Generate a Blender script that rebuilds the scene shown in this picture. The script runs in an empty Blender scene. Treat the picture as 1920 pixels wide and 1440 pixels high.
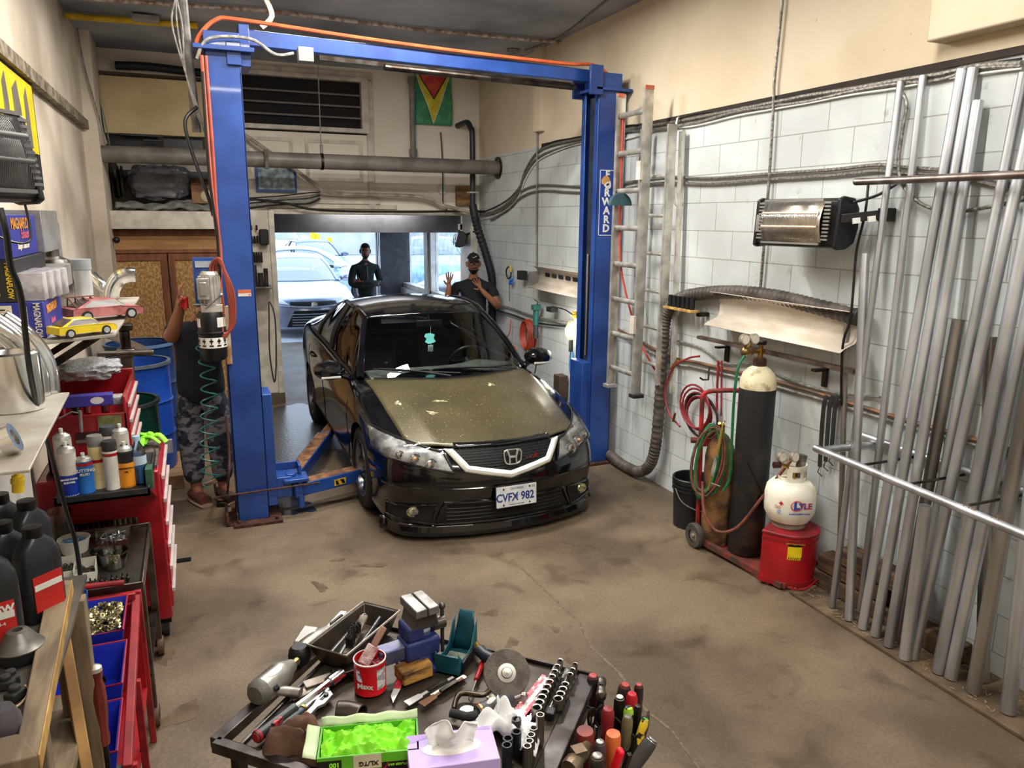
import bpy, bmesh, math, random
from mathutils import Vector, Matrix, noise
from mathutils.bvhtree import BVHTree
random.seed(7)
PI = math.pi
SC = bpy.context.scene
COL = SC.collection
V = Vector

# ---------------------------------------------------------------- camera, exposure, sky, lamps
CAMH = 2.2
F_PX = 1418.0
d_ = V((355-960., 405-720., F_PX)).normalized()
n_ = V((-50., 6480., F_PX)); n_ = (n_ - n_.dot(d_)*d_).normalized()
Zc = -n_; Xc = d_.cross(Zc)
if Xc.x < 0: Xc = -Xc
RW = Matrix((Xc, d_, Zc))                 # cam(x right, y down, z forward) -> world
cam = bpy.data.objects.new('camera', bpy.data.cameras.new('camera')); COL.objects.link(cam)
cx_, cy_, cz_ = RW @ V((1,0,0)), RW @ V((0,-1,0)), RW @ V((0,0,-1))
cam.matrix_world = Matrix(((cx_.x,cy_.x,cz_.x,0),(cx_.y,cy_.y,cz_.y,0),(cx_.z,cy_.z,cz_.z,CAMH),(0,0,0,1)))
cam.data.sensor_width = 36; cam.data.lens = 36*F_PX/1920; cam.data.clip_start = .02; cam.data.clip_end = 200
SC.camera = cam
SC.view_settings.view_transform = 'Standard'; SC.view_settings.look = 'None'
SC.view_settings.exposure = 0.0; SC.view_settings.gamma = 1; SC.view_settings.use_curve_mapping = False

W = bpy.data.worlds.new('sky'); SC.world = W; W.use_nodes = True
nt = W.node_tree; nt.nodes.clear()
wo = nt.nodes.new('ShaderNodeOutputWorld'); bg = nt.nodes.new('ShaderNodeBackground'); rp = nt.nodes.new('ShaderNodeValToRGB')
tc = nt.nodes.new('ShaderNodeTexCoord'); sp = nt.nodes.new('ShaderNodeSeparateXYZ')
nt.links.new(tc.outputs['Generated'], sp.inputs[0]); nt.links.new(sp.outputs['Z'], rp.inputs[0])
rp.color_ramp.elements[0].color = (.75,.87,1,1); rp.color_ramp.elements[1].color = (.50,.70,1,1)
nt.links.new(rp.outputs[0], bg.inputs[0]); bg.inputs[1].default_value = 4.5
nt.links.new(bg.outputs[0], wo.inputs[0])

def area(name, loc, sx, sy, power, col=(1,.965,.90), rot=(0,0,0), spread=PI):
    l = bpy.data.lights.new(name, 'AREA'); l.shape = 'RECTANGLE'; l.size = sx; l.size_y = sy
    l.energy = power; l.color = col; l.spread = spread
    o = bpy.data.objects.new(name, l); COL.objects.link(o); o.location = loc; o.rotation_euler = rot
    return o
area('ceiling_tube_or_fill', (1.6,5.0,3.86), 1.5,.14, 108)
area('ceiling_tube_or_fill', (.95,6.35,3.86), .9,.12, 80)  # fill light added to brighten the back wall, no known fixture
area('ceiling_tube_or_fill', (1.5,2.6,3.86), 2.4,.16, 100)
area('ceiling_tube_or_fill', (1.3,-.3,3.86), 2.4,.16, 112)
area('ceiling_tube_or_fill', (.3,4.6,3.86), 1.2,.14, 50)
area('bay_fill_light', (2.2,10.15,2.42), 1.2,.14, 26, rot=(math.radians(62),0,0))  # added fill light aimed at the raised door panels, no known fixture

# ---------------------------------------------------------------- helpers
def px(u, v, ax, val):
    """point of the plane (axis ax = val) seen at photo pixel u,v"""
    r = RW @ V((u-960, v-720, F_PX)); o = V((0,0,CAMH)); t = (val-o[ax])/r[ax]
    return o + r*t

_M = {}
def mat(name, col, rough=.5, metal=0, col2=None, scale=8, bump=0, bscale=None, emit=0, trans=0, ior=1.45, coat=0, alpha=1, detail=4, lo=.4, hi=.6, stretch=None, spec=.5):
    if name in _M: return _M[name]
    m = bpy.data.materials.new(name); m.use_nodes = True; _M[name] = m
    n = m.node_tree; b = n.nodes['Principled BSDF']
    c = tuple(col)+(1,)
    b.inputs['Base Color'].default_value = c; b.inputs['Roughness'].default_value = rough
    b.inputs['Metallic'].default_value = metal; b.inputs['Transmission Weight'].default_value = trans
    b.inputs['IOR'].default_value = ior; b.inputs['Coat Weight'].default_value = coat; b.inputs['Coat Roughness'].default_value = .04
    b.inputs['Alpha'].default_value = alpha; b.inputs['Specular IOR Level'].default_value = spec
    m.diffuse_color = c
    t = n.nodes.new('ShaderNodeTexCoord'); mp = n.nodes.new('ShaderNodeMapping')
    n.links.new(t.outputs['Object'], mp.inputs[0])
    if stretch: mp.inputs['Scale'].default_value = stretch
    no = n.nodes.new('ShaderNodeTexNoise'); no.inputs['Scale'].default_value = scale; no.inputs['Detail'].default_value = detail
    n.links.new(mp.outputs[0], no.inputs['Vector'])
    if col2 is None: col2 = tuple(x*.8 for x in col)
    r = n.nodes.new('ShaderNodeValToRGB'); r.color_ramp.elements[0].position = lo; r.color_ramp.elements[1].position = hi
    r.color_ramp.elements[0].color = tuple(col2)+(1,); r.color_ramp.elements[1].color = c
    n.links.new(no.outputs['Fac'], r.inputs[0]); n.links.new(r.outputs[0], b.inputs['Base Color'])
    if bump:
        n2 = n.nodes.new('ShaderNodeTexNoise'); n2.inputs['Scale'].default_value = bscale or scale*6; n2.inputs['Detail'].default_value = 4
        n.links.new(mp.outputs[0], n2.inputs['Vector'])
        bp = n.nodes.new('ShaderNodeBump'); bp.inputs['Strength'].default_value = bump; bp.inputs['Distance'].default_value = .01
        n.links.new(n2.outputs['Fac'], bp.inputs['Height']); n.links.new(bp.outputs[0], b.inputs['Normal'])
    if emit:
        b.inputs['Emission Color'].default_value = c; b.inputs['Emission Strength'].default_value = emit
    return m
def srgb(r, g, b): return tuple((x/255/12.92 if x <= 10 else ((x/255+.055)/1.055)**2.4) for x in (r,g,b))
def P(name, r, g, b, rough=.5, metal=0, **k):   # material by 0-255 colour
    if 'c2' in k: k['col2'] = srgb(*k.pop('c2'))
    return mat(name, srgb(r,g,b), rough, metal, **k)

def catmull(pts, k=6, closed=False):
    pts = [V(p) for p in pts]
    if len(pts) < 3: return pts
    out = []; n = len(pts)
    rng = range(n if closed else n-1)
    for i in rng:
        if closed: p0,p1,p2,p3 = pts[(i-1)%n],pts[i],pts[(i+1)%n],pts[(i+2)%n]
        else: p0,p1,p2,p3 = pts[max(i-1,0)],pts[i],pts[i+1],pts[min(i+2,n-1)]
        for j in range(k):
            t = j/k
            out.append(.5*((2*p1)+(p2-p0)*t+(2*p0-5*p1+4*p2-p3)*t*t+(3*p1-p0-3*p2+p3)*t**3))
    if not closed: out.append(pts[-1])
    return out

class MB:
    def __init__(s, M=None): s.v=[]; s.f=[]; s.m=[]; s.M=M or Matrix(); s.k=0
    def add(s, vs, fs, M=None):
        b=len(s.v); T=s.M@M if M else s.M
        s.v += [T@V(x) for x in vs]; s.f += [tuple(b+i for i in f) for f in fs]; s.m += [s.k]*len(fs)
        return s
    def box(s, c, z, rz=0, M=None):
        x,y,h=[q/2 for q in z]
        T = Matrix.Translation(V(c))@Matrix.Rotation(rz,4,'Z')
        if M: T = M@T
        vs=[(a,b,e) for e in (-h,h) for a,b in ((-x,-y),(x,-y),(x,y),(-x,y))]
        return s.add(vs,[(3,2,1,0),(4,5,6,7),(0,1,5,4),(1,2,6,5),(2,3,7,6),(3,0,4,7)],T)
    def bb(s, a, b, M=None):
        a=V(a); b=V(b); return s.box((a+b)/2,[abs(x) for x in (b-a)],0,M)
    def bar(s, p, q, w, h, up=(0,0,1)):            # rectangular bar from p to q
        p=V(p);q=V(q);d=(q-p);L=d.length;d.normalize();u=V(up)
        if abs(d.dot(u))>.98: u=V((1,0,0))
        sx=d.cross(u).normalized();uz=sx.cross(d).normalized();c=(p+q)/2
        T=Matrix(((sx.x,d.x,uz.x,c.x),(sx.y,d.y,uz.y,c.y),(sx.z,d.z,uz.z,c.z),(0,0,0,1)))
        return s.box((0,0,0),(w,L,h),0,T)
    def cyl(s, p, q, r, r2=None, n=20, cap=True):
        return s.tube([p,q],r,n=n,cap=cap,r2=r2)
    def tube(s, pts, r, n=8, closed=False, k=0, cap=True, r2=None, rf=None, sq=1):
        if k: pts=catmull(pts,k,closed)
        pts=[V(p) for p in pts]; N=len(pts); vs=[]; fs=[]
        t0=(pts[1]-pts[0]).normalized(); u=V((0,0,1)) if abs(t0.z)<.9 else V((1,0,0))
        a=t0.cross(u).normalized()
        for i in range(N):
            if closed: t=(pts[(i+1)%N]-pts[i-1])
            else: t=pts[min(i+1,N-1)]-pts[max(i-1,0)]
            if t.length<1e-9: t=V(t0)
            t.normalize(); a=(a-a.dot(t)*t)
            a=a.normalized() if a.length>1e-6 else t.orthogonal().normalized()
            b=t.cross(a); rr=r if r2 is None else r+(r2-r)*i/(N-1)
            if rf: rr=r*rf(i/(N-1))
            for j in range(n):
                g=2*PI*j/n; vs.append(pts[i]+rr*(math.cos(g)*a+math.sin(g)*b*sq))
        for i in range(N if closed else N-1):
            i2=(i+1)%N
            for j in range(n):
                j2=(j+1)%n; fs.append((i*n+j,i*n+j2,i2*n+j2,i2*n+j))
        if cap and not closed: fs+= [tuple(range(n))[::-1], tuple(range((N-1)*n,N*n))]
        return s.add(vs,fs)
    def lathe(s, prof, n=32, M=None, a0=0, a1=2*PI):
        full=abs(a1-a0-2*PI)<1e-6; c=n if full else n+1; vs=[];fs=[]
        for r,z in prof:
            for j in range(c):
                g=a0+(a1-a0)*j/n; vs.append((r*math.cos(g),r*math.sin(g),z))
        for i in range(len(prof)-1):
            for j in range(n):
                j2=(j+1)%c; fs.append((i*c+j,i*c+j2,(i+1)*c+j2,(i+1)*c+j))
        return s.add(vs,fs,M)
    def grid(s, fn, nu, nv, thick=None):
        vs=[fn(i/nu,j/nv) for i in range(nu+1) for j in range(nv+1)]
        fs=[(i*(nv+1)+j,(i+1)*(nv+1)+j,(i+1)*(nv+1)+j+1,i*(nv+1)+j+1) for i in range(nu) for j in range(nv)]
        return s.add(vs,fs)
    def prism(s, poly, z0, z1, M=None):
        n=len(poly); vs=[(x,y,z0) for x,y in poly]+[(x,y,z1) for x,y in poly]
        fs=[tuple(range(n))[::-1],tuple(range(n,2*n))]+[(i,(i+1)%n,n+(i+1)%n,n+i) for i in range(n)]
        return s.add(vs,fs,M)
    def ball(s, c, r, n=16, M=None, sc=(1,1,1)):
        prof=[(max(1e-5,math.sin(PI*i/(n//2))),-math.cos(PI*i/(n//2))) for i in range(n//2+1)]
        T=Matrix.Translation(V(c))@Matrix.Diagonal((r*sc[0],r*sc[1],r*sc[2],1))
        return s.lathe(prof,n,(M@T) if M else T)
    def text(s, body, size, M, ext=.0006, align='CENTER', font_sx=1, bold=0):
        cu=bpy.data.curves.new('t','FONT'); cu.body=body; cu.size=size; cu.extrude=ext; cu.align_x=align; cu.align_y='CENTER'
        cu.resolution_u=3; cu.offset=bold; cu.space_line=.9
        ob=bpy.data.objects.new('t',cu); me=ob.to_mesh()
        S=Matrix.Diagonal((font_sx,1,1,1))
        s.add([v.co.copy() for v in me.vertices],[tuple(p.vertices) for p in me.polygons],M@S)
        ob.to_mesh_clear(); bpy.data.objects.remove(ob); bpy.data.curves.remove(cu)
        return s
    def mesh(s, name='m'):
        me=bpy.data.meshes.new(name); me.from_pydata([tuple(v) for v in s.v],[],s.f); me.update(); return me
    def build(s, name, mats, parent=None, world=False, smooth=35, bevel=0, sub=0, solid=0, seg=2):
        if world and parent is not None:
            I=TM(parent).inverted(); s.v=[I@v for v in s.v]
        me=s.mesh(name)
        if not isinstance(mats,(list,tuple)): mats=[mats]
        for m in mats: me.materials.append(m)
        me.polygons.foreach_set('material_index',s.m)
        bm=bmesh.new(); bm.from_mesh(me); bmesh.ops.recalc_face_normals(bm,faces=bm.faces); bm.to_mesh(me); bm.free()
        if smooth:
            me.polygons.foreach_set('use_smooth',[True]*len(me.polygons)); me.set_sharp_from_angle(angle=math.radians(smooth))
        o=bpy.data.objects.new(name,me); COL.objects.link(o)
        if parent is not None: o.parent=parent
        if solid: q=o.modifiers.new('solid','SOLIDIFY'); q.thickness=solid; q.offset=0
        if bevel: q=o.modifiers.new('bevel','BEVEL'); q.width=bevel; q.segments=seg; q.limit_method='ANGLE'; q.angle_limit=math.radians(40)
        if sub: q=o.modifiers.new('sub','SUBSURF'); q.levels=sub; q.render_levels=sub
        return o
def TM(o):
    m = Matrix.Translation(o.location)@o.rotation_euler.to_matrix().to_4x4()@Matrix.Diagonal((*o.scale,1))
    return (TM(o.parent)@m) if o.parent else m
def tag(o, label, cat, group=None):
    o['label']=label; o['category']=cat
    if group: o['group']=group
    return o
def thing(name, label, cat, loc=(0,0,0), rz=0, group=None, rot=None):
    o=bpy.data.objects.new(name,None); COL.objects.link(o); o.location=loc; o.rotation_euler=rot or (0,0,rz)
    o.empty_display_size=.05
    return tag(o,label,cat,group)
def struct(o): o['kind']='structure'; return o
def stuff(o): o['kind']='stuff'; return o
def dup(root, loc, rz=None, label=None, group=None, rot=None):
    r=root.copy(); COL.objects.link(r); r.location=loc
    if rot: r.rotation_euler=rot
    elif rz is not None: r.rotation_euler=(0,0,rz)
    if label: r['label']=label
    if group: r['group']=group
    for ch in list(root.children):
        c=ch.copy(); COL.objects.link(c); c.parent=r
        for g in ch.children:
            d=g.copy(); COL.objects.link(d); d.parent=c
    return r
def frame(o, x, z):       # matrix from origin, x axis, z axis
    x=V(x).normalized(); z=V(z); z=(z-z.dot(x)*x).normalized(); y=z.cross(x)
    return Matrix(((x.x,y.x,z.x,o[0]),(x.y,y.y,z.y,o[1]),(x.z,y.z,z.z,o[2]),(0,0,0,1)))
def rotpoly(n, r, a=0): return [(r*math.cos(a+2*PI*i/n), r*math.sin(a+2*PI*i/n)) for i in range(n)]

# ---------------------------------------------------------------- common materials
BLK = P('black_plastic',16,16,18,.4)
BLKR = P('black_rubber',22,22,23,.75, c2=(35,34,33))
CHROME = mat('chrome',(.8,.8,.8),.16,1)
STEEL = P('worn_steel',150,148,145,.35,1,c2=(105,100,95),scale=14)
GALV = P('galvanised_pipe',206,208,212,.42,.9,c2=(160,161,164),scale=5,stretch=(1,1,.25))
DSTEEL = P('dark_steel',70,66,62,.42,1,c2=(45,38,33),scale=12)
ALU = P('dull_aluminium',216,214,206,.42,.75,c2=(180,177,170),scale=10)
RUST = P('rusty_metal',86,52,36,.8,.2,c2=(50,32,24),scale=20,bump=.3)
BLUE = P('lift_blue_paint',34,70,140,.38,0,c2=(24,54,118),scale=3,coat=.25,bump=.02)
RED = P('red_enamel',176,20,32,.32,0,c2=(140,14,24),scale=5,coat=.3)
REDD = P('dull_red',150,30,34,.5,0,c2=(110,22,26),scale=9)
WHITE = P('white_plastic',225,224,218,.45,c2=(205,203,196))
YEL = P('yellow_paint',224,186,30,.5,c2=(190,150,20))
WIRE = P('grey_cable',150,148,142,.5,c2=(110,108,104),scale=30)
WOOD = P('plain_wood',150,112,70,.7,c2=(110,80,50),scale=6,stretch=(1,8,8),bump=.15)
GOLD = P('brass',190,150,70,.3,1,c2=(150,110,50))
RHOSE = P('red_hose',150,42,46,.5,c2=(110,30,36),scale=20)
GREENH = P('green_hose',30,110,66,.5,c2=(20,86,50),scale=20)
BRNH = P('brown_hose',120,66,52,.55,c2=(90,50,40),scale=20)
ORANGE = P('orange_paint',214,98,52,.5,c2=(190,80,45))
SKIN = P('skin',150,98,72,.55,c2=(135,86,62),scale=6)
# ================================================================ the room
def nodes(m): return m.node_tree, m.node_tree.nodes, m.node_tree.nodes['Principled BSDF']
# concrete floor
def concrete():
    m=P('concrete_floor',119,103,83,.5,c2=(84,71,56),scale=1.3,detail=10,lo=.38,hi=.62,bump=.25,bscale=40)
    t,N,b=nodes(m); base=b.inputs['Base Color'].links[0].from_socket
    tc=N.new('ShaderNodeTexCoord')
    n2=N.new('ShaderNodeTexNoise'); n2.inputs['Scale'].default_value=3.2; n2.inputs['Detail'].default_value=8; n2.inputs['Distortion'].default_value=.6
    t.links.new(tc.outputs['Object'],n2.inputs['Vector'])
    r2=N.new('ShaderNodeValToRGB'); r2.color_ramp.elements[0].position=.56; r2.color_ramp.elements[1].position=.70
    r2.color_ramp.elements[0].color=(1,1,1,1); r2.color_ramp.elements[1].color=(.52,.48,.44,1)
    t.links.new(n2.outputs['Fac'],r2.inputs[0])
    mx=N.new('ShaderNodeMix'); mx.data_type='RGBA'; mx.blend_type='MULTIPLY'; mx.inputs['Factor'].default_value=.8
    t.links.new(base,mx.inputs['A']); t.links.new(r2.outputs[0],mx.inputs['B'])
    n3=N.new('ShaderNodeTexNoise'); n3.inputs['Scale'].default_value=60; n3.inputs['Detail'].default_value=3
    t.links.new(tc.outputs['Object'],n3.inputs['Vector'])
    r3=N.new('ShaderNodeValToRGB'); r3.color_ramp.elements[0].position=.35; r3.color_ramp.elements[1].position=.7
    r3.color_ramp.elements[0].color=(.82,.82,.82,1); r3.color_ramp.elements[1].color=(1.1,1.1,1.1,1)
    t.links.new(n3.outputs['Fac'],r3.inputs[0])
    m3=N.new('ShaderNodeMix'); m3.data_type='RGBA'; m3.blend_type='MULTIPLY'; m3.inputs['Factor'].default_value=1
    t.links.new(mx.outputs['Result'],m3.inputs['A']); t.links.new(r3.outputs[0],m3.inputs['B'])
    t.links.new(m3.outputs['Result'],b.inputs['Base Color'])
    rr=N.new('ShaderNodeMapRange'); rr.inputs['To Min'].default_value=.62; rr.inputs['To Max'].default_value=.38
    t.links.new(n2.outputs['Fac'],rr.inputs['Value']); t.links.new(rr.outputs[0],b.inputs['Roughness'])
    return m
CONC=concrete()
fl=struct(MB().bb((-.95,-2.6,-.2),(3.6,13.9,0)).build('floor',CONC,smooth=0))
# painted block wall
def blocks():
    m=P('painted_block',204,209,209,.62,c2=(188,192,192),scale=1.6,detail=6)
    t,N,b=nodes(m); base=b.inputs['Base Color'].links[0].from_socket
    tc=N.new('ShaderNodeTexCoord'); sp=N.new('ShaderNodeSeparateXYZ'); cb=N.new('ShaderNodeCombineXYZ'); ad=N.new('ShaderNodeMath'); ad.inputs[1].default_value=-.122
    t.links.new(tc.outputs['Object'],sp.inputs[0]); t.links.new(sp.outputs['Y'],cb.inputs['X']); t.links.new(sp.outputs['Z'],ad.inputs[0]); t.links.new(ad.outputs[0],cb.inputs['Y'])
    br=N.new('ShaderNodeTexBrick'); t.links.new(cb.outputs[0],br.inputs['Vector'])
    br.inputs['Scale'].default_value=1; br.inputs['Brick Width'].default_value=.4; br.inputs['Row Height'].default_value=.2
    br.inputs['Mortar Size'].default_value=.0035; br.inputs['Mortar Smooth'].default_value=.3; br.offset=.5
    br.inputs['Color1'].default_value=(1,1,1,1); br.inputs['Color2'].default_value=(.96,.965,.965,1); br.inputs['Mortar'].default_value=(.62,.60,.57,1)
    mx=N.new('ShaderNodeMix'); mx.data_type='RGBA'; mx.blend_type='MULTIPLY'; mx.inputs['Factor'].default_value=1
    t.links.new(base,mx.inputs['A']); t.links.new(br.outputs['Color'],mx.inputs['B'])
    # scuffs and soot specks
    n2=N.new('ShaderNodeTexNoise'); n2.inputs['Scale'].default_value=9; n2.inputs['Detail'].default_value=9
    t.links.new(tc.outputs['Object'],n2.inputs['Vector'])
    r2=N.new('ShaderNodeValToRGB'); r2.color_ramp.elements[0].position=.66; r2.color_ramp.elements[1].position=.76
    r2.color_ramp.elements[0].color=(1,1,1,1); r2.color_ramp.elements[1].color=(.7,.68,.65,1)
    t.links.new(n2.outputs['Fac'],r2.inputs[0])
    m2=N.new('ShaderNodeMix'); m2.data_type='RGBA'; m2.blend_type='MULTIPLY'; m2.inputs['Factor'].default_value=1
    t.links.new(mx.outputs['Result'],m2.inputs['A']); t.links.new(r2.outputs[0],m2.inputs['B'])
    t.links.new(m2.outputs['Result'],b.inputs['Base Color'])
    mt=N.new('ShaderNodeMath'); mt.operation='MULTIPLY_ADD'; mt.inputs[1].default_value=-1; 
    n4=N.new('ShaderNodeTexNoise'); n4.inputs['Scale'].default_value=70; t.links.new(tc.outputs['Object'],n4.inputs['Vector'])
    n5=N.new('ShaderNodeMath'); n5.operation='MULTIPLY'; n5.inputs[1].default_value=.15; t.links.new(n4.outputs['Fac'],n5.inputs[0])
    t.links.new(br.outputs['Fac'],mt.inputs[0]); t.links.new(n5.outputs[0],mt.inputs[2])
    bp=N.new('ShaderNodeBump'); bp.inputs['Strength'].default_value=.7; bp.inputs['Distance'].default_value=.006
    t.links.new(mt.outputs[0],bp.inputs['Height']); t.links.new(bp.outputs[0],b.inputs['Normal'])
    return m
BLOCK=blocks()
def dirty(name,r,g,b,c2,**k):
    m=P(name,r,g,b,.75,c2=c2,scale=1.2,detail=9,lo=.3,hi=.62,bump=.15,bscale=30,**k)
    t,N,bs=nodes(m); base=bs.inputs['Base Color'].links[0].from_socket
    tc=N.new('ShaderNodeTexCoord'); n2=N.new('ShaderNodeTexNoise'); n2.inputs['Scale'].default_value=16; n2.inputs['Detail'].default_value=5
    t.links.new(tc.outputs['Object'],n2.inputs['Vector'])
    r2=N.new('ShaderNodeValToRGB'); r2.color_ramp.elements[0].position=.71; r2.color_ramp.elements[1].position=.78
    r2.color_ramp.elements[0].color=(1,1,1,1); r2.color_ramp.elements[1].color=(.45,.38,.32,1)
    t.links.new(n2.outputs['Fac'],r2.inputs[0])
    m2=N.new('ShaderNodeMix'); m2.data_type='RGBA'; m2.blend_type='MULTIPLY'; m2.inputs['Factor'].default_value=1
    t.links.new(base,m2.inputs['A']); t.links.new(r2.outputs[0],m2.inputs['B']); t.links.new(m2.outputs['Result'],bs.inputs['Base Color'])
    return m
BEIGE=dirty('beige_plaster',214,199,174,(194,177,150))
BEIGEL=dirty('grimy_beige',222,208,188,(172,157,138))
BACKP=dirty('back_wall_paint',230,222,208,(212,202,184))
CEIL=dirty('sooty_ceiling',176,180,190,(118,121,130))
PANEL=P('tan_panel',206,184,140,.7,c2=(190,168,126),scale=3)
PAINTW=P('off_white_paint',206,198,182,.55,c2=(180,172,158),scale=8)
GREYP=P('grey_paint',132,130,126,.5,c2=(110,108,104),scale=8)

ZC=3.93
wr=MB().bb((3.512,-2.6,0),(3.72,9.98,2.955)); 
wr.k=1; wr.bb((3.512,-2.6,2.955),(3.72,9.98,ZC))
wr.k=0; wr.bb((3.512,9.98,0),(3.72,13.9,.98)).bb((3.512,9.98,2.12),(3.72,13.9,2.6)).bb((3.512,13.72,.98),(3.72,13.9,2.12))
struct(wr.build('wall_right',[BLOCK,BEIGE],smooth=0))
wl=MB().bb((-1.1,-2.6,0),(-.9,10.5,ZC))
struct(wl.build('wall_left',[BEIGEL],smooth=0))
struct(MB().bb((-1.1,-2.8,0),(3.72,-2.6,ZC)).build('wall_front',BEIGE,smooth=0))
struct(MB().bb((-1.1,-2.8,ZC),(3.72,10.45,ZC+.15)).build('ceiling',CEIL,smooth=0))
# trims on the left wall (dark ledge) + sloping panel above it
t_=MB().bb((-.90,-2.6,3.02),(-.84,9.0,3.10)); t_.k=1; t_.bb((-.9,-2.6,3.10),(-.875,9.0,ZC))
struct(t_.build('trim_1',[P('grimy_trim',150,138,118,.7,c2=(96,84,68),scale=12),BEIGEL],smooth=0))
struct(MB().bb((-.9,8.75,0),(-.76,9.4,ZC)).build('trim_2',BEIGEL,smooth=0))          # pilaster
struct(MB().bb((3.40,2.2,3.06),(3.512,2.9,ZC)).bb((3.40,-2.6,3.06),(3.512,1.95,ZC)).build('trim_3',BEIGE,bevel=.01)) # boxed ducts top right
struct(MB().bb((3.45,7.55,3.1),(3.512,7.72,ZC)).build('trim_4',BEIGE,bevel=.004))
# back wall : y 9.55-9.75, opening x .78-3.5 below z 2.27, loft recess x -.76..0.55 z 2.30-3.72
yb=9.55
bw=MB()
bw.bb((.62,yb,2.27),(3.6,yb+.2,3.17)).bb((2.10,yb,3.17),(3.6,yb+.2,ZC)).bb((.62,yb,3.83),(2.10,yb+.2,ZC)).bb((-1.1,yb+.02,3.70),(.62,yb+.2,ZC)).bb((.52,yb,2.27),(.62,yb+.2,ZC))
bw.k=1; bw.bb((-1.1,9.33,0),(.62,yb+.2,2.06))
bw.k=2; bw.bb((.50,9.33,0),(.88,yb+.2,2.27))
bw.k=0; bw.bb((-1.1,10.3,2.0),(.62,10.4,ZC)).bb((-1.1,yb,2.0),(.62,10.3,2.06))
struct(bw.build('wall_back',[BACKP,GREYP,PAINTW],smooth=0))
# soffit ledge under the loft, and its grey insulation roll
struct(MB().bb((-.93,9.05,2.06),(.60,9.4,2.25)).build('trim_5',PAINTW,bevel=.006))
# wall panel mouldings below the louvre window
tm=MB()
for a,b in ((.66,1.18),(1.32,2.0)):
    for q in ((a,2.62,b,2.66),(a,3.06,b,3.10)): tm.bb((q[0],yb-.012,q[1]),(q[2],yb,q[3]))
    for x in (a,b-.04): tm.bb((x,yb-.0135,2.6185),(x+.04,yb-.001,3.1015))
tm.bb((2.06,yb-.032,2.345),(2.14,yb-.001,3.79)).bb((.62,yb-.03,3.80),(2.14,yb,3.88)).bb((.8,yb-.03,2.36),(2.2,yb-.0,2.44))
struct(tm.build('trim_6',PAINTW,bevel=.003))
struct(MB().bb((.88,9.50,2.23),(3.5,9.56,2.29)).bb((.84,9.30,0),(.90,9.42,2.27)).build('trim_7',PAINTW,bevel=.004))
struct(MB().bb((.49,9.285,0),(.91,9.33,.12)).build('trim_8',P('dirt_kick',96,82,66,.8)))
# dark louvre window high in the back wall
w1=struct(MB().bb((.62,yb-.05,3.19),(2.08,yb+.05,3.24)).bb((.62,yb-.05,3.77),(2.08,yb+.05,3.82)).bb((.60,yb-.052,3.188),(.66,yb+.049,3.795)).bb((2.0,yb-.052,3.188),(2.09,yb+.049,3.795)).build('window_1',PAINTW,bevel=.004))
MB().bb((.64,yb+.06,3.22),(2.02,yb+.08,3.79)).build('pane',P('dark_window_board',14,13,22,.8,c2=(30,20,18),scale=2),w1)
lv=MB()
for k in range(3): lv.cyl((.62,yb-.0,3.36+k*.13),(2.04,yb-.0,3.36+k*.13),.012,n=8)
lv.build('bar',P('bar_grey',120,116,112,.5),w1)
# second bay beyond the opening: ceiling, left wall, garage wall with sectional door
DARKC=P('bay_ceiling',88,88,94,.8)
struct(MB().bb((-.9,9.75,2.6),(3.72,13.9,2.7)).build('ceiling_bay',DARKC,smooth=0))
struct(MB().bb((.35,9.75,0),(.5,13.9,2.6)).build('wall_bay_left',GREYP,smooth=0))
GY=13.4
gw=MB().bb((.5,GY,1.99),(3.6,GY+.2,2.6)).bb((3.02,GY,0),(3.6,GY+.2,2.0)).bb((.5,GY,0),(1.05,GY+.2,2.0))
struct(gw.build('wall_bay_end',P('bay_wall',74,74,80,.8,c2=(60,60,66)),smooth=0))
struct(MB().bb((2.98,GY-.08,0),(3.03,GY+.02,2.02)).bb((1.03,GY-.08,0),(1.08,GY+.02,2.02)).build('trim_9',P('track_white',190,188,196,.5),bevel=.004))
d1=MB()
d1.add([(1.06,GY-.02,1.985),(3.0,GY-.02,1.985),(3.0,GY-.42,2.20),(1.06,GY-.42,2.20),(1.06,GY-.05,1.96),(3.0,GY-.05,1.96),(3.0,GY-.45,2.175),(1.06,GY-.45,2.175)],[(0,1,2,3),(4,7,6,5),(0,4,5,1),(1,5,6,2),(2,6,7,3),(3,7,4,0)])
for k in range(4):   # raised panels, leaning back along the overhead tracks
    y1=GY-.45-k*.52; d1.bb((1.02,y1-.5,2.19+.02*k),(3.0,y1,2.23+.02*k))
    for x in (1.25,1.7,2.15,2.6): d1.bb((x,y1-.5,2.15+.02*k),(x+.05,y1,2.19+.02*k))
d1=struct(d1.build('door_1',P('garage_panel',206,200,206,.5),bevel=.003))
MB().tube([(3.02,GY-.1,1.2),(3.02,GY-.12,1.95),(3.0,GY-.4,2.16),(3.0,10.6,2.24)],.02,k=5).tube([(1.02,GY-.1,1.2),(1.02,GY-.12,1.95),(1.04,GY-.4,2.16),(1.04,10.6,2.24)],.02,k=5).build('track',GALV,d1)
MB().cyl((.9,10.6,2.30),(3.2,10.6,2.30),.035).tube([(.9+.02*i,10.6+.045*math.cos(i*1.3),2.30+.045*math.sin(i*1.3)) for i in range(110)],.006,n=5).build('torsion_spring',DSTEEL,d1)
MB().bb((2.5,10.4,2.14),(2.9,10.75,2.27)).build('door_motor',BLK,d1,bevel=.01)
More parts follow.
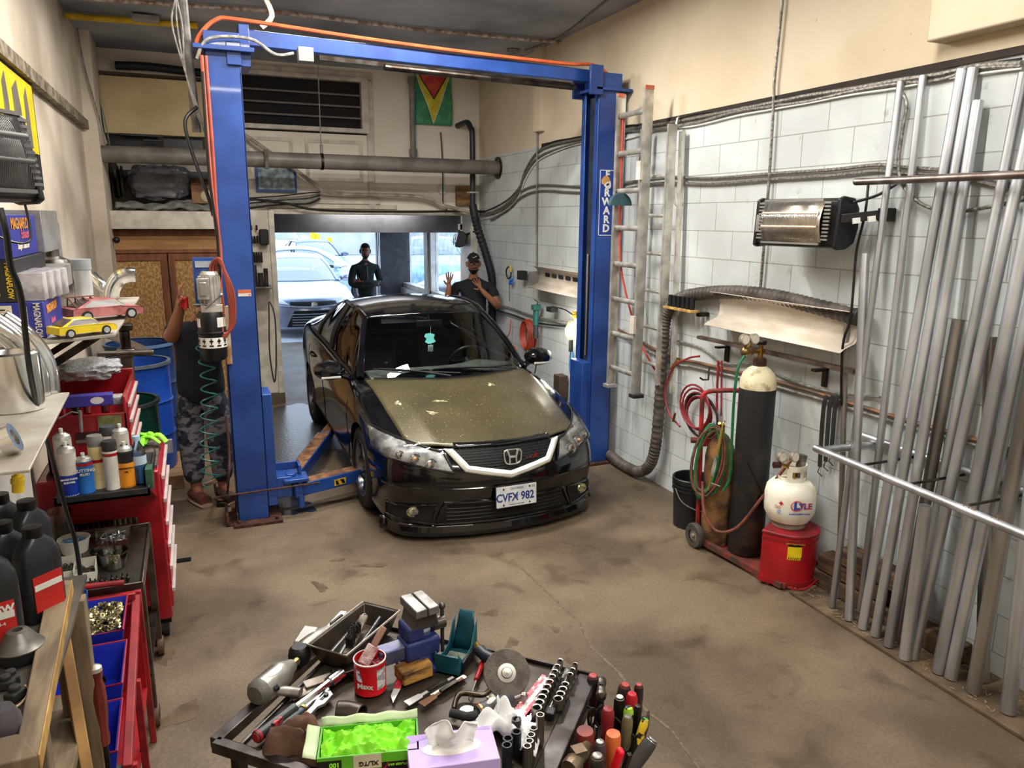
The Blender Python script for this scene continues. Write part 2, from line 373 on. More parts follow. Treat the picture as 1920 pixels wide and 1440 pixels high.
# side windows of the second bay
GLASS=mat('window_glass',(.95,.97,1),.02,0,trans=1,ior=1.01)
for i,(a,b) in enumerate(((10.12,11.75),(11.95,13.55))):
    w=MB()
    for q in ((a,b,.98,1.06),(a,b,2.04,2.12),(a,a+.09,.98,2.12),(b-.09,b,.98,2.12)): w.bb((3.47,q[0],q[2]),(3.6,q[1],q[3]))
    w=struct(w.build('window_%d'%(i+2),P('white_frame',214,212,206,.4),bevel=.004))
    MB().bb((3.55,a+.09,1.06),(3.556,b-.09,2.04)).build('pane',GLASS,w)
struct(MB().bb((3.42,9.62,0),(3.512,9.98,2.27)).bb((3.42,9.98,.88),(3.512,13.7,.98)).bb((3.44,11.75,.98),(3.512,11.95,2.12)).build('trim_10',P('white_frame',214,212,206,.4),bevel=.004))

# floor control joint and filled cracks
cr=MB()
pts=[px(u,v,2,.0015) for u,v in ((930,1020),(1010,1095),(1085,1165),(1110,1215),(1160,1260),(1210,1330),(1262,1372),(1310,1440))]
for i in range(len(pts)-1):
    a,b=pts[i],pts[i+1]; n=V((b.y-a.y,a.x-b.x,0)).normalized()*random.uniform(.006,.010)
    cr.add([a-n,b-n,b+n,a+n],[(0,1,2,3)])
struct(cr.build('trim_11',P('joint_filler',112,98,78,.8,c2=(84,72,58),scale=40),smooth=0))
# drain channel strip seen left of the car
a,b=px(515,958,2,.001),px(680,932,2,.001)
struct(MB().bar(a,b,.05,.002).build('trim_12',P('dark_strip',52,40,34,.6),smooth=0))
# oil puddle
def blob(n,c,rx,ry,z,seed,rot=0):
    rnd=random.Random(seed); m=MB(); pts=[]
    for i in range(n):
        g=2*PI*i/n; k=1+.22*math.sin(3*g+seed)+.12*math.sin(7*g+seed*2)+rnd.uniform(-.05,.05)
        x=rx*k*math.cos(g); y=ry*k*math.sin(g)
        pts.append((c[0]+x*math.cos(rot)-y*math.sin(rot),c[1]+x*math.sin(rot)+y*math.cos(rot)))
    m.prism(pts,0.0006,z); return m
WET=mat('wet_oil',(.02,.025,.04),.06,0,spec=.8)
tag(blob(40,px(545,950,2,0),.16,.20,.0018,3).build('oil_puddle',WET,smooth=0),'wet oily puddle beside the base of the left lift column','puddle')
STAIN=P('oil_stain',82,68,54,.35,c2=(100,84,66),scale=14)
for i,(u,v,a,b) in enumerate(((635,1050,.05,.02),(1075,1230,.06,.05),(300,1225,.12,.05),(920,1150,.05,.03),(960,1205,.05,.03),(600,1100,.08,.03),(700,1060,.1,.03),(340,1340,.1,.06),(1040,1180,.04,.02))):
    tag(blob(30,px(u,v,2,0),a,b,.0012,i+5,i).build('floor_stain',STAIN,smooth=0),
        ['small dark oil stain in front of the car bumper','round dark oil stain beyond the right tool tray corner','dark stain beside the caster of the red tool chest','faint stain on the floor left of the drum joint','faint round stain just behind the angle grinder','brown smear on the concrete left of the car front','long brown smear under the front of the black car','dark stain near the swivel caster of the steel cart','small dark spot beside the crack in the concrete'][i],'stain')
wetr=blob(50,V((.98,7.9,0)),.45,1.1,.0014,9)
tag(wetr.build('wet_patch',mat('wet_concrete',(.05,.05,.055),.30,0,spec=.5,bump=.3,scale=6),smooth=0),'long wet patch of floor between the left lift arm and the doorway','puddle')
# dirt strip with debris along the right wall
gr=MB()
for i in range(260):
    y=random.uniform(1.9,3.4); x=random.uniform(3.19,3.49); g=random.uniform(0,PI); l=random.uniform(.006,.03)
    gr.bar((x,y,.024+random.random()*.004),(x+l*math.cos(g),y+l*math.sin(g),.026),.002,.002)
tag(stuff(gr.build('swarf',P('straw_swarf',170,150,110,.6),smooth=0)),'scattered metal swarf and straw on the board under the pipes','debris')
# ================================================================ two post lift
lift=thing('two_post_lift','tall blue two-post car lift standing over the black sedan','car lift',(.27,5.7,0))
def col_body(x0,x1,y0,y1,h,open_side):
    m=MB(); t=.012
    m.bb((x0,y0,.02),(x1,y0+t,h)).bb((x0,y1-t,.02),(x1,y1,h))
    xc=x0 if open_side>0 else x1-t
    m.bb((xc,y0,.02),(xc+t,y1,h))
    xo=x1-t if open_side>0 else x0
    m.bb((xo,y0,.02),(xo+t,y0+.07,h)).bb((xo,y1-.07,.02),(xo+t,y1,h))
    return m
lc=col_body(.165,.385,5.55,5.85,3.30,1).build('column',BLUE,lift,world=True,bevel=.004)
rc=col_body(3.20,3.41,5.83,6.13,3.30,-1).build('column',BLUE,lift,world=True,bevel=.004)
BOOT=P('boot_black',28,28,32,.6)
MB().bb((3.23,5.93,.9),(3.26,6.03,3.2)).build('cylinder_cover',P('slot_dark',30,34,46,.4,c2=(44,48,58)),lift,world=True)
MB().cyl((3.215,5.97,1.0),(3.215,5.97,1.9),.012).build('ram_rod',CHROME,lift,world=True)
# heads and cross beam
hd=MB().bb((.10,5.50,3.24),(.47,5.90,3.27)).bb((.165,5.545,3.27),(.385,5.86,3.36)).bb((.30,5.53,3.16),(.39,5.548,3.3)).bb((.385,5.56,3.16),(.45,5.84,3.42))
hd.build('column_head',BLUE,lift,world=True,bevel=.004)
hd=MB().bb((3.16,5.80,3.24),(3.50,6.16,3.265)).bb((3.20,5.82,3.265),(3.41,6.13,3.38)).bb((3.10,5.80,3.20),(3.22,5.83,3.43)).bb((3.10,6.1,3.20),(3.22,6.13,3.43))
hd.prism([(3.41,3.265),(3.5,3.265),(3.41,3.05)],5.9,5.91,Matrix(((1,0,0,0),(0,0,1,0),(0,1,0,0),(0,0,0,1))))
hd.build('column_head',BLUE,lift,world=True,bevel=.004)
MB().bar((.40,5.70,3.36),(3.15,5.97,3.36),.10,.10).build('crossbeam',BLUE,lift,world=True,bevel=.006)
MB().bar((.9,5.62,3.265),(2.95,5.85,3.265),.025,.03).cyl((1.35,5.60,3.235),(2.95,5.78,3.235),.022,n=10).build('shutoff_bar',DSTEEL,lift,world=True)
MB().box((.80,5.55,3.26),(.10,.08,.09)).build('limit_switch_box',GREYP,lift,world=True,bevel=.004)
MB().tube([(.16,5.6,3.2),(.13,5.6,3.30),(.25,5.62,3.44),(.42,5.64,3.46),(1.2,5.70,3.435),(2.0,5.78,3.425),(2.9,5.88,3.43),(3.2,5.9,3.44),(3.42,5.9,3.30)],.014,n=8,k=6).build('air_line',ORANGE,lift,world=True)
MB().tube([(.12,5.53,3.18),(.2,5.50,3.30),(.45,5.50,3.32),(.6,5.5,3.24),(.72,5.52,3.26)],.011,n=8,k=6).build('armoured_cable',WIRE,lift,world=True)
# hoses down the outer side of the left column
hs=MB()
for i,(r,dx) in enumerate(((.012,0),(.010,.025))):
    hs.tube([(.15+dx,5.52,3.2),(.15+dx,5.51,2.6),(.155+dx*.6,5.50,2.2),(.17+dx*.3,5.5,1.95),(.13+dx,5.47,1.72)],r,n=7,k=5)
hs.build('hydraulic_hose',P('hose_rust',170,80,60,.5),lift,world=True)
MB().tube([(.145,5.50,3.1),(.14,5.5,2.5),(.16,5.49,2.1),(.16,5.47,1.8)],.01,n=7,k=5).build('hydraulic_hose',BLK,lift,world=True)
lp=MB()
for k in range(4):
    lp.tube([(.10+.02*k,5.50,1.85),(.17,5.44,1.92-.01*k),(.20+.012*k,5.43,1.7),(.20+.008*k,5.44,1.48),(.15,5.44,1.40+.01*k),(.13+.012*k,5.47,1.6)],.009,n=7,k=6,closed=True)
lp.build('hose_loop',P('hose_loop',150,66,50,.45),lift,world=True)
# power unit
pu=MB(); cx,cy=.085,5.50
pu.lathe([(0.001,1.24),(.075,1.24),(.088,1.26),(.09,1.40),(.09,1.42),(.098,1.425),(.098,1.435),(.09,1.44),(.09,1.54),(.078,1.57),(.001,1.57)],28,Matrix.Translation((cx,cy,0)))
tank=pu.build('oil_tank',BLK,lift,world=True)
lb=MB(); 
lb.lathe([(.0915,1.33),(.0915,1.40)],24,Matrix.Translation((cx,cy,0)),PI*1.05,PI*1.95)
lb.lathe([(.0915,1.47),(.0915,1.53)],24,Matrix.Translation((cx,cy,0)),PI*1.05,PI*1.22)
lb.lathe([(.0915,1.47),(.0915,1.535)],24,Matrix.Translation((cx,cy,0)),PI*1.62,PI*1.9)
o=lb.build('warning_label',P('label_white',226,224,214,.5),tank,smooth=0); o.matrix_parent_inverse=TM(lift).inverted()
mk=MB()
for i in range(5):
    g=PI*(1.12+.17*i); M=frame((cx+.0925*math.cos(g),cy+.0925*math.sin(g),1.377),(-math.sin(g),math.cos(g),0),(math.cos(g),math.sin(g),0))
    mk.bb((-.012,-.006,0),(.012,.006,.0006),M).bb((-.004,-.02,0),(.004,.018,.0006),M)
    mk.bb((-.014,-.036,0),(.014,-.026,.0006),M)
o=mk.build('label_pictogram',BLK,tank,smooth=0); o.matrix_parent_inverse=TM(lift).inverted()
mo=MB().bb((cx-.06,cy-.06,1.57),(cx+.075,cy+.06,1.62))
mo.lathe([(.001,1.62),(.066,1.62),(.066,1.82),(.05,1.84),(.001,1.84)],24,Matrix.Translation((cx+.01,cy,0)))
for i in range(20):
    g=2*PI*i/20; mo.box((0,0,0),(.012,.003,.18),0,frame((cx+.01+.070*math.cos(g),cy+.07*math.sin(g),1.72),(math.cos(g),math.sin(g),0),(0,0,1)))
mo.build('electric_motor',ALU,lift,world=True,bevel=.002)
MB().bb((cx-.075,cy-.11,1.66),(cx-.0,cy-.06,1.80)).bb((cx-.06,cy-.118,1.685),(cx-.015,cy-.11,1.775)).build('terminal_box',P('box_grey',176,176,172,.35,.6,c2=(150,146,140)),lift,world=True,bevel=.006)
MB().bb((cx-.09,cy+.02,1.60),(cx+.1,cy+.035,1.93)).build('mount_plate',BLUE,lift,world=True,bevel=.003)
MB().bb((cx-.075,cy+.005,1.865),(cx+.055,cy+.018,1.905)).build('name_plate',P('plate_silver',160,164,172,.4),lift,world=True,smooth=0)
MB().cyl((cx-.03,cy-.07,1.60),(cx+.07,cy-.13,1.69),.006).ball((cx+.07,cy-.13,1.69),.014).build('release_lever',GALV,lift,world=True)
MB().cyl((cx-.105,cy-.03,1.62),(cx+.0,cy-.07,1.625),.009).build('fitting',GALV,lift,world=True)
# wooden bracket and brown things behind the tank
MB().bb((.165,5.5,1.2),(.20,5.55,1.6)).build('mount_bracket',P('bracket_wood',150,104,60,.6,c2=(200,180,150)),lift,world=True)
# carriages, arms, base plates
MB().bb((.36,5.57,.10),(.45,5.83,.95)).bb((.44,5.60,.14),(.56,5.80,.30)).build('carriage',BLUE,lift,world=True,bevel=.005)
MB().bb((3.13,5.86,.10),(3.22,6.10,.95)).bb((3.02,5.88,.14),(3.14,6.08,.30)).build('carriage',BLUE,lift,world=True,bevel=.005)
def arm(p,q,top):
    p=V(p);q=V(q); m=MB().bar(p,p.lerp(q,.62),.12,.10); m.bar(p.lerp(q,.5),q,.09,.075)
    a=m.build('swing_arm',BLUE,lift,world=True,bevel=.005)
    if top:
        t=MB().bar(p.lerp(q,.04)+V((0,0,.051)),p.lerp(q,.6)+V((0,0,.051)),.105,.004).bar(p.lerp(q,.62)+V((0,0,.039)),q+V((0,0,.039)),.075,.004)
        o=t.build('worn_top',P('worn_arm',128,88,56,.7,c2=(80,52,36),scale=15),a,world=True,smooth=0)
    pd=MB().cyl(q+V((0,0,.02)),q+V((0,0,.085)),.035).cyl(q+V((0,0,.085)),q+V((0,0,.10)),.06)
    pd.build('lift_pad',BLKR,a,world=True)
    return a
aA=arm((.56,5.62,.19),(1.42,5.92,.19),1); arm((.60,5.86,.20),(1.25,7.55,.20),1)
arm((3.0,5.95,.19),(2.35,5.6,.19),1); arm((3.0,6.05,.19),(2.5,7.5,.19),1)
M=frame((.93,5.68,.185),(.94,.33,0),(.33,-.94,0)); 
MB().bb((-.05,-.025,0),(.05,.025,.0012),M).build('warning_sticker',YEL,aA,world=True,smooth=0)
MB().add([(.02,-.018,0),(.045,-.018,0),(.03,.018,0),(.0,.018,0)],[(0,1,2,3)],M@Matrix.Translation((0,0,.003))).add([(-.035,-.018,0),(-.01,-.018,0),(-.025,.018,0),(-.04,.018,0)],[(0,1,2,3)],M@Matrix.Translation((0,0,.003))).build('sticker_mark',BLK,aA,world=True,smooth=0)
MB().bb((.50,5.56,.26),(.68,5.74,.285)).cyl((.56,5.66,.285),(.56,5.66,.31),.04).cyl((.62,5.6,.05),(.62,5.6,.26),.025).build('arm_yoke',BLUE,lift,world=True,bevel=.004)
MB().bb((.46,5.78,.30),(.64,5.80,.36)).bb((.62,5.66,.28),(.64,5.80,.36)).build('arm_guard',BLUE,lift,world=True,bevel=.003)
for (a,b) in (((.13,5.46,0),(.47,5.88,.022)),((3.14,5.78,0),(3.47,6.18,.022))):
    m=MB().bb(a,b)
    for x in (a[0]+.04,b[0]-.04):
        for y in (a[1]+.04,b[1]-.04): m.cyl((x,y,.022),(x,y,.045),.014,n=6)
    m.build('base_plate',RUST,lift,world=True,bevel=.003)
MB().bb((.08,5.52,.0),(.10,5.80,.09)).bb((.155,5.52,.0),(.165,5.80,.09)).bb((.08,5.52,.0),(.165,5.80,.012)).build('ramp_bracket',RUST,lift,world=True,bevel=.003)
MB().cyl((.03,5.53,.235),(.75,5.50,.26),.007).build('safety_rod',RUST,lift,world=True)
# stickers and sign
MB().bb((.27,5.5475,1.66),(.355,5.55,1.705)).build('warning_sticker',P('sticker_white',224,214,206,.5),lc,world=True,smooth=0)
MB().bb((.27,5.5465,1.683),(.355,5.548,1.705)).build('sticker_band',P('sticker_orange',216,110,66,.5),lc,world=True,smooth=0)
MB().bb((.35,5.5465,1.665),(.338,5.5475,1.675)).build('sticker_mark',P('sticker_orange',216,110,66,.5),lc,world=True,smooth=0)
sg=MB().bb((3.228,5.828,2.06),(3.378,5.83,2.61)); sgn=sg.build('sign_panel',P('sign_blue',30,62,150,.4),rc,world=True,smooth=0)
fr=MB()
for a,b in (((3.23,5.826,2.062),(3.376,5.8275,2.068)),((3.23,5.826,2.602),(3.376,5.8275,2.608)),((3.23,5.826,2.062),(3.235,5.8275,2.608)),((3.371,5.826,2.062),(3.376,5.8275,2.608))): fr.bb(a,b)
fr.build('sign_border',WHITE,sgn,world=True,smooth=0)
for i,ch in enumerate('FORWARD'):
    MB().text(ch,.088,frame((3.303,5.826,2.568-.0745*i),(1,0,0),(0,-1,0)),ext=.0008,bold=.0035).build('lettering',WHITE,sgn,world=True,smooth=0)
eb=MB().lathe([(.001,0),(.03,0),(.036,.001)],20,frame((3.288,5.8245,2.525),(1,0,0),(0,-1,0)))
eb.prism([(-.045,-.01),(-.05,.03),(-.02,.05),(.02,.045),(.0,.02),(-.02,-.01)],0,.0012,frame((3.293,5.8245,2.50),(1,0,0),(0,-1,0)))
eb.build('helmet_emblem',P('emblem_gold',206,150,84,.5),sgn,world=True,smooth=0)
MB().text('O',.08,frame((3.308,5.8225,2.478),(1,0,0),(0,-1,0)),ext=.0006,bold=.002).build('lettering',WHITE,sgn,world=True,smooth=0)
# bundle of vertical service pipe by the left column going up to the ceiling
sv=MB().tube([(.06,5.75,3.93),(.07,5.7,3.3),(.08,5.72,3.05),(.09,5.75,2.75)],.03,k=4,n=10)
tag(sv.build('service_conduit',P('conduit_grey',120,116,112,.6,c2=(84,78,74),scale=12)),'thick grey conduit dropping from the ceiling behind the left lift column','conduit')
sw=MB()
for i in range(3): sw.tube([(.02+.02*i,5.7,3.9),(.03,5.66,3.6),(-.01+.03*i,5.66,3.4),(.05,5.66,3.1),(.09+.01*i,5.7,2.9),(.15,5.74,2.7)],.006,k=5,n=6)
tag(sw.build('cable_bundle',WIRE),'thin grey cables tied along the conduit above the left column','cable')
tag(MB().tube([(.10,5.65,2.9),(.02,5.60,2.8),(.05,5.60,2.6),(.12,5.6,2.35),(.15,5.6,2.2)],.012,k=6,n=8).build('black_cable',BLK),'black cable looping from the conduit to the left lift column','cable')
tag(MB().tube([px(497,-5,1,6.6),px(510,30,1,6.6),px(490,52,1,6.6)],.02,k=4,n=10).build('ceiling_pipe',P('pipe_rust',140,124,108,.6,c2=(100,80,62),scale=14)),'short rusty pipe hanging from the ceiling above the crossbeam','pipe')
tag(MB().cyl((-.86,8.0,3.88),(.2,8.0,3.90),.028,n=12).build('gas_pipe',YEL),'yellow pipe running under the dark ceiling at upper left','pipe')
tag(MB().tube([px(150,-3,2,3.9),px(500,20,2,3.9),px(780,55,2,3.9),px(1055,80,2,3.9)],.016,n=8).build('ceiling_conduit',P('conduit_cream',206,200,188,.5,c2=(150,110,90),scale=20)),'long cream conduit running across the ceiling','conduit')
tag(MB().tube([px(1140,0,2,3.92),px(1050,70,2,3.92),px(985,95,2,3.92)],.010,n=8,k=3).lathe([(.001,0),(.07,0),(.05,-.03),(.001,-.035)],20,Matrix.Translation(px(962,94,2,3.92))).build('ceiling_cable',WIRE),'cable ending in a round smoke-stained rose on the ceiling','cable')
em=thing('exit_fitting','small clear plastic fitting on the dark ceiling near the yellow pipe','light fitting',px(272,28,2,3.92))
MB().box((0,0,-.03),(.22,.12,.05)).build('body',P('fitting_clear',150,148,146,.2),em,bevel=.01)
# ================================================================ ventilation duct, pipes of the back wall
du=thing('exhaust_duct','long grey round duct crossing the back of the garage','duct',(1.4,8.86,2.80))
MB().cyl((-.76,8.86,2.80),(3.515,8.86,2.80),.083,n=28).build('duct',P('duct_grey',120,114,106,.45,c2=(98,92,86),scale=5),du,world=True)
for x in (.80,1.40): 
    M=frame((x,8.86,2.80),(0,1,0),(1,0,0)); cl=MB().lathe([(.083,-.015),(.09,-.015),(.09,.015),(.083,.015)],24,M)
    if x<1: cl.bb((.785,8.74,2.70),(.825,8.80,2.90))
    cl.build('clamp',DSTEEL,du,world=True)
MB().cyl((1.40,8.86,2.88),(1.38,8.70,3.93),.006,n=6).bb((1.39,8.84,2.86),(1.42,8.88,2.98)).build('hanger_rod',GREYP,du,world=True)
MB().lathe([(.10,0),(.13,.0),(.13,.01),(.10,.01)],20,frame((3.50,8.86,2.80),(0,1,0),(-1,0,0))).build('wall_collar',DSTEEL,du,world=True)
tag(MB().cyl((2.62,9.49,2.85),(2.62,9.49,3.85),.035,n=14).cyl((2.62,9.49,3.80),(2.62,9.49,3.87),.05,n=14).cyl((2.62,9.49,2.95),(2.62,9.49,3.03),.05,n=14).cyl((2.62,9.49,2.78),(2.62,9.49,2.88),.045,n=14).build('drain_pipe',GREYP),'grey vertical iron pipe on the back wall left of the flag','pipe')
bp_=thing('black_drain_pipe','black plastic pipe bending out of the back wall beside the corner','pipe',(3.26,9.1,2.6))
MB().tube([(3.22,9.55,3.34),(3.24,9.25,3.35),(3.25,9.15,3.28),(3.26,9.1,3.15),(3.26,9.1,2.36)],.035,n=14,k=4).build('pipe',P('abs_black',40,42,50,.4),bp_,world=True)
MB().bb((3.20,9.05,2.50),(3.32,9.15,2.52)).build('clip',ALU,bp_,world=True)
hz=catmull([(3.26,9.1,2.36),(3.30,9.05,2.1),(3.40,9.0,1.75),(3.46,8.95,1.45),(3.46,8.95,1.1),(3.46,8.95,.5)],14)
MB().tube(hz,.05,n=14,rf=lambda t:1+.10*math.sin(t*2*PI*34)).build('ribbed_hose',P('ribbed_black',34,34,38,.55),bp_,world=True)
# flag (plain striped triangles as the cloth shows)
fg=thing('flag','hanging flag with red triangle over yellow and green','flag',(2.92,9.45,3.35))
FW,FH=.47,.60; x0,zt=2.66,3.93
def flagpt(a,b): return V((x0+a*FW, 9.50+.014*math.sin(a*9+b*3)+.01*math.sin(b*7), zt-b*FH-.02*math.sin(a*PI)*(1-b)))
def cloth(name,fn,matl,off,nu=24,nv=24):
    m=MB(); m.grid(lambda u,v:(lambda q:flagpt(*fn(u,v))+V((0,-off,0)))(0),nu,nv); return m.build(name,matl,fg,world=True,solid=.001)
cloth('green_field',lambda u,v:(u,v),P('flag_green',72,150,104,.7,c2=(56,124,86),scale=10),0)
def tri(w,h): return lambda u,v:(.5+(u-.5)*w*(1-v), v*h)
cloth('white_edge',tri(.96,.99),P('flag_white',232,228,190,.7),.002)
cloth('yellow_arrow',tri(.90,.95),P('flag_yellow',222,204,66,.7,c2=(196,182,50)),.004)
cloth('black_edge',tri(.82,.50),P('flag_black',64,56,52,.7),.006)
cloth('red_triangle',tri(.74,.45),P('flag_red',220,92,70,.7,c2=(190,60,60)),.008)
# ================================================================ cubby (loft) contents
LX0,LX1=-.76,.50
tag(MB().bb((-.78,9.46,3.06),(.50,9.49,3.64)).build('tan_board',PANEL,bevel=.003),'large tan board covering the loft opening at upper left','board')
r=MB().tube([(-.60,9.5,3.75),(-.3,9.48,3.76),(.0,9.5,3.75),(.25,9.5,3.74),(.45,9.5,3.75)],.055,n=12,k=4,sq=.8)
tag(r.build('rolled_bumper',P('roll_black',34,34,44,.5)),'dark rolled cover lying above the tan loft board','roll')
m=MB().bb((-.74,9.60,2.94),(-.26,9.64,3.06)).bb((-.2,9.60,2.94),(.2,9.64,3.06))
tag(m.build('grille_insert',P('grille_black',26,26,34,.3)),'black grille sections standing just above the duct in the loft','car part')
tag(MB().bb((-.62,9.42,3.035),(-.2,9.47,3.06)).bb((-.4,9.42,2.985),(-.2,9.45,3.01)).build('trim_strip',BLK,bevel=.004),'thin black strip under the tan loft board','strip')
struct(MB().bb((-.76,9.70,2.25),(.55,10.3,2.30)).bb((-.76,9.56,2.40),(-.74,10.3,3.0)).build('trim_13',P('loft_shelf',78,70,64,.8)))
tag(MB().grid(lambda u,v:V((-.72+u*1.3,9.28+.19*v,2.275+.05*math.sin(v*PI)+.012*math.sin(u*17)+.01*math.sin(u*41+v*5))),60,10).build('insulation_strip',P('grey_insulation',136,134,132,.9,c2=(104,100,98),scale=12,bump=.4),solid=.03),'sagging grey insulation strip on the ledge below the loft','insulation')
bg_=MB(); rnd=random.Random(3)
def crumple(c,s,n=20,amp=.03,seed=1,e=4):
    m=MB()
    def f(u,v):
        th=u*2*PI; ph=(v-.5)*PI; sg=lambda x,p:math.copysign(abs(x)**p,x)
        x=sg(math.cos(th),2/e)*sg(math.cos(ph),2/e); y=sg(math.sin(th),2/e)*sg(math.cos(ph),2/e); z=sg(math.sin(ph),2/e)
        k=1+amp*noise.noise(V((x*3+seed,y*3,z*3)))*3
        return V((c[0]+x*s[0]/2*k,c[1]+y*s[1]/2*k,c[2]+z*s[2]/2*k))
    return m.grid(f,n*2,n)
tag(crumple((-.27,9.55,2.56),(.62,.2,.36),30,.06,4).build('wrapped_part',P('black_film',30,30,34,.18,c2=(90,90,94),scale=18,lo=.6,hi=.75,bump=.5,bscale=30)),'car part wrapped in shiny black film on the loft ledge','parcel')
for i,x in enumerate((-.68,-.64)): tag(MB().lathe([(.001,-.01),(.16,-.01),(.17,0),(.16,.01),(.001,.01)],28,frame((x,9.5-.03*i,2.56),(0,1,0),(1,.35,0))).build('brake_disc',P('disc_dark',70,62,56,.4,.6)),['rusty round disc standing at the far left of the loft ledge','shiny-edged round disc leaning beside the black wrapped part'][i],'disc')
cb=thing('cardboard_box','open brown cardboard box on the loft ledge','box',(.20,9.52,2.34))
MB().bb((-.16,-.12,0),(.22,.12,.20)).build('carton',P('cardboard',150,112,80,.8,c2=(126,92,66),scale=6),cb,bevel=.004)
MB().grid(lambda u,v:V((-.16+.38*u,-.12+.2*v,.20+.08*v+.01*math.sin(u*9))),12,6).build('flap',P('cardboard_dark',124,92,70,.8),cb,solid=.004)
MB().bb((.10,-.1215,.02),(.20,-.12,.06)).build('label',WHITE,cb,smooth=0)
MB().lathe([(.001,0),(.07,0),(.06,.01),(.001,.012)],16,frame((-.0,-.121,.08),(1,0,0),(0,-1,0))).build('tape_patch',P('tape',196,180,150,.3),cb)
tag(MB().tube([(-.55,9.42,2.80),(-.2,9.42,2.82),(.1,9.42,2.80)],.02,n=8).build('exhaust_tip_pipe',P('tube_dark',60,58,60,.3,.8)),'thin dark tube resting above the wrapped part in the loft','tube')
# framed picture and conduits under the window
pc=thing('framed_picture','small blue framed picture hanging under the duct','picture',(.98,9.50,2.66))
MB().bb((-.24,-.01,-.18),(.22,.02,.17)).build('frame',P('frame_blue',40,84,140,.4),pc,bevel=.004)
MB().bb((-.21,-.014,-.15),(.19,-.010,.14)).build('print',P('print_grey',150,170,170,.3,c2=(90,110,120),scale=18),pc,smooth=0)
MB().bb((-.06,-.017,.09),(.16,-.014,.125)).build('red_caption',P('print_red',190,90,96,.4,c2=(210,200,196),scale=60,lo=.5,hi=.52),pc,smooth=0)
for i in range(5):
    a=.008 if i<4 else .012
    z=2.46-.012*i
    tag(MB().tube([px(455,372+5*i,1,9.42),px(520,368+4*i,1,9.42),px(575,362+5*i,1,9.42),px(600,360+3*i,1,9.46)],a,k=4,n=6).build('cable',WIRE if i%2 else BLKR),
        ['topmost grey cable along the lintel right of the left column','second cable from the top on the lintel, dark','middle grey cable of the five on the lintel','fourth cable down on the lintel, dark','lowest and thickest of the five cables on the lintel'][i],'cable','cables on the lintel')
tag(MB().tube([px(455,250,1,9.4),px(505,285,1,9.4),px(545,312,1,9.4),px(590,345,1,9.4),px(625,362,1,9.4),px(780,368,1,9.4),px(830,385,1,9.4),px(890,400,1,9.3)],.022,k=5,n=10).build('bent_conduit',P('conduit_taupe',176,164,148,.5,c2=(140,126,110))),'bent taupe conduit sweeping down across the back wall and lintel','conduit')
tag(MB().tube([px(460,372,1,9.38),px(530,380,1,9.38),px(600,394,1,9.38),px(760,397,1,9.38),px(880,396,1,9.36),px(960,398,1,9.3)],.014,k=5,n=8).build('black_cable',BLKR),'black cable sagging along the top of the doorway','cable')
tag(MB().bb((.85,9.512,2.30),(2.4,9.548,2.35)).build('wall_strip',PAINTW,bevel=.004),'pale batten on the lintel above the doorway','batten')
ou=thing('wall_outlet','small white outlet box low on the back wall near the black pipe','outlet',(3.0,9.5,2.56))
MB().box((0,.03,0),(.07,.05,.12)).build('box_body',WHITE,ou,bevel=.004); MB().tube([(0,.0,-.05),(.01,.0,-.2),(.05,.0,-.24),(.03,0,-.3)],.005,k=4).build('cord',BLK,ou)
tag(MB().tube([(2.98,9.5,3.25),(3.0,9.5,2.9),(3.0,9.5,2.4)],.008,k=4,n=6).build('hanging_wire',BLK),'thin black wire hanging on the back wall under the flag','wire')
tag(MB().bb((3.18,9.47,2.36),(3.42,9.54,2.60)).build('plywood_patch',WOOD),'small plywood patch behind the black pipe','board')
# ================================================================ cars
def tglass(name, tint, f=.06, rough=.01):
    if name in _M: return _M[name]
    m=bpy.data.materials.new(name); m.use_nodes=True; _M[name]=m; t=m.node_tree; N=t.nodes; N.clear()
    o=N.new('ShaderNodeOutputMaterial'); mx=N.new('ShaderNodeMixShader'); tr=N.new('ShaderNodeBsdfTransparent'); gl=N.new('ShaderNodeBsdfGlossy'); fr=N.new('ShaderNodeFresnel')
    no=N.new('ShaderNodeTexNoise'); no.inputs['Scale'].default_value=3; r=N.new('ShaderNodeValToRGB')
    r.color_ramp.elements[0].color=tuple(tint)+(1,); r.color_ramp.elements[1].color=tuple(min(1,x*1.1) for x in tint)+(1,)
    t.links.new(no.outputs['Fac'],r.inputs[0]); t.links.new(r.outputs[0],tr.inputs[0])
    gl.inputs['Roughness'].default_value=rough; fr.inputs['IOR'].default_value=1.5
    ad=N.new('ShaderNodeMath'); ad.operation='ADD'; ad.inputs[1].default_value=f; t.links.new(fr.outputs[0],ad.inputs[0])
    t.links.new(ad.outputs[0],mx.inputs[0]); t.links.new(tr.outputs[0],mx.inputs[1]); t.links.new(gl.outputs[0],mx.inputs[2]); t.links.new(mx.outputs[0],o.inputs[0])
    return m
def lerpt(tab,s):
    if s<=tab[0][0]: return tab[0][1]
    for (a,b),(c,d) in zip(tab,tab[1:]):
        if s<=c:
            k=(s-a)/(c-a); k=k*k*(3-2*k)*.35+k*.65; return b+(d-b)*k
    return tab[-1][1]
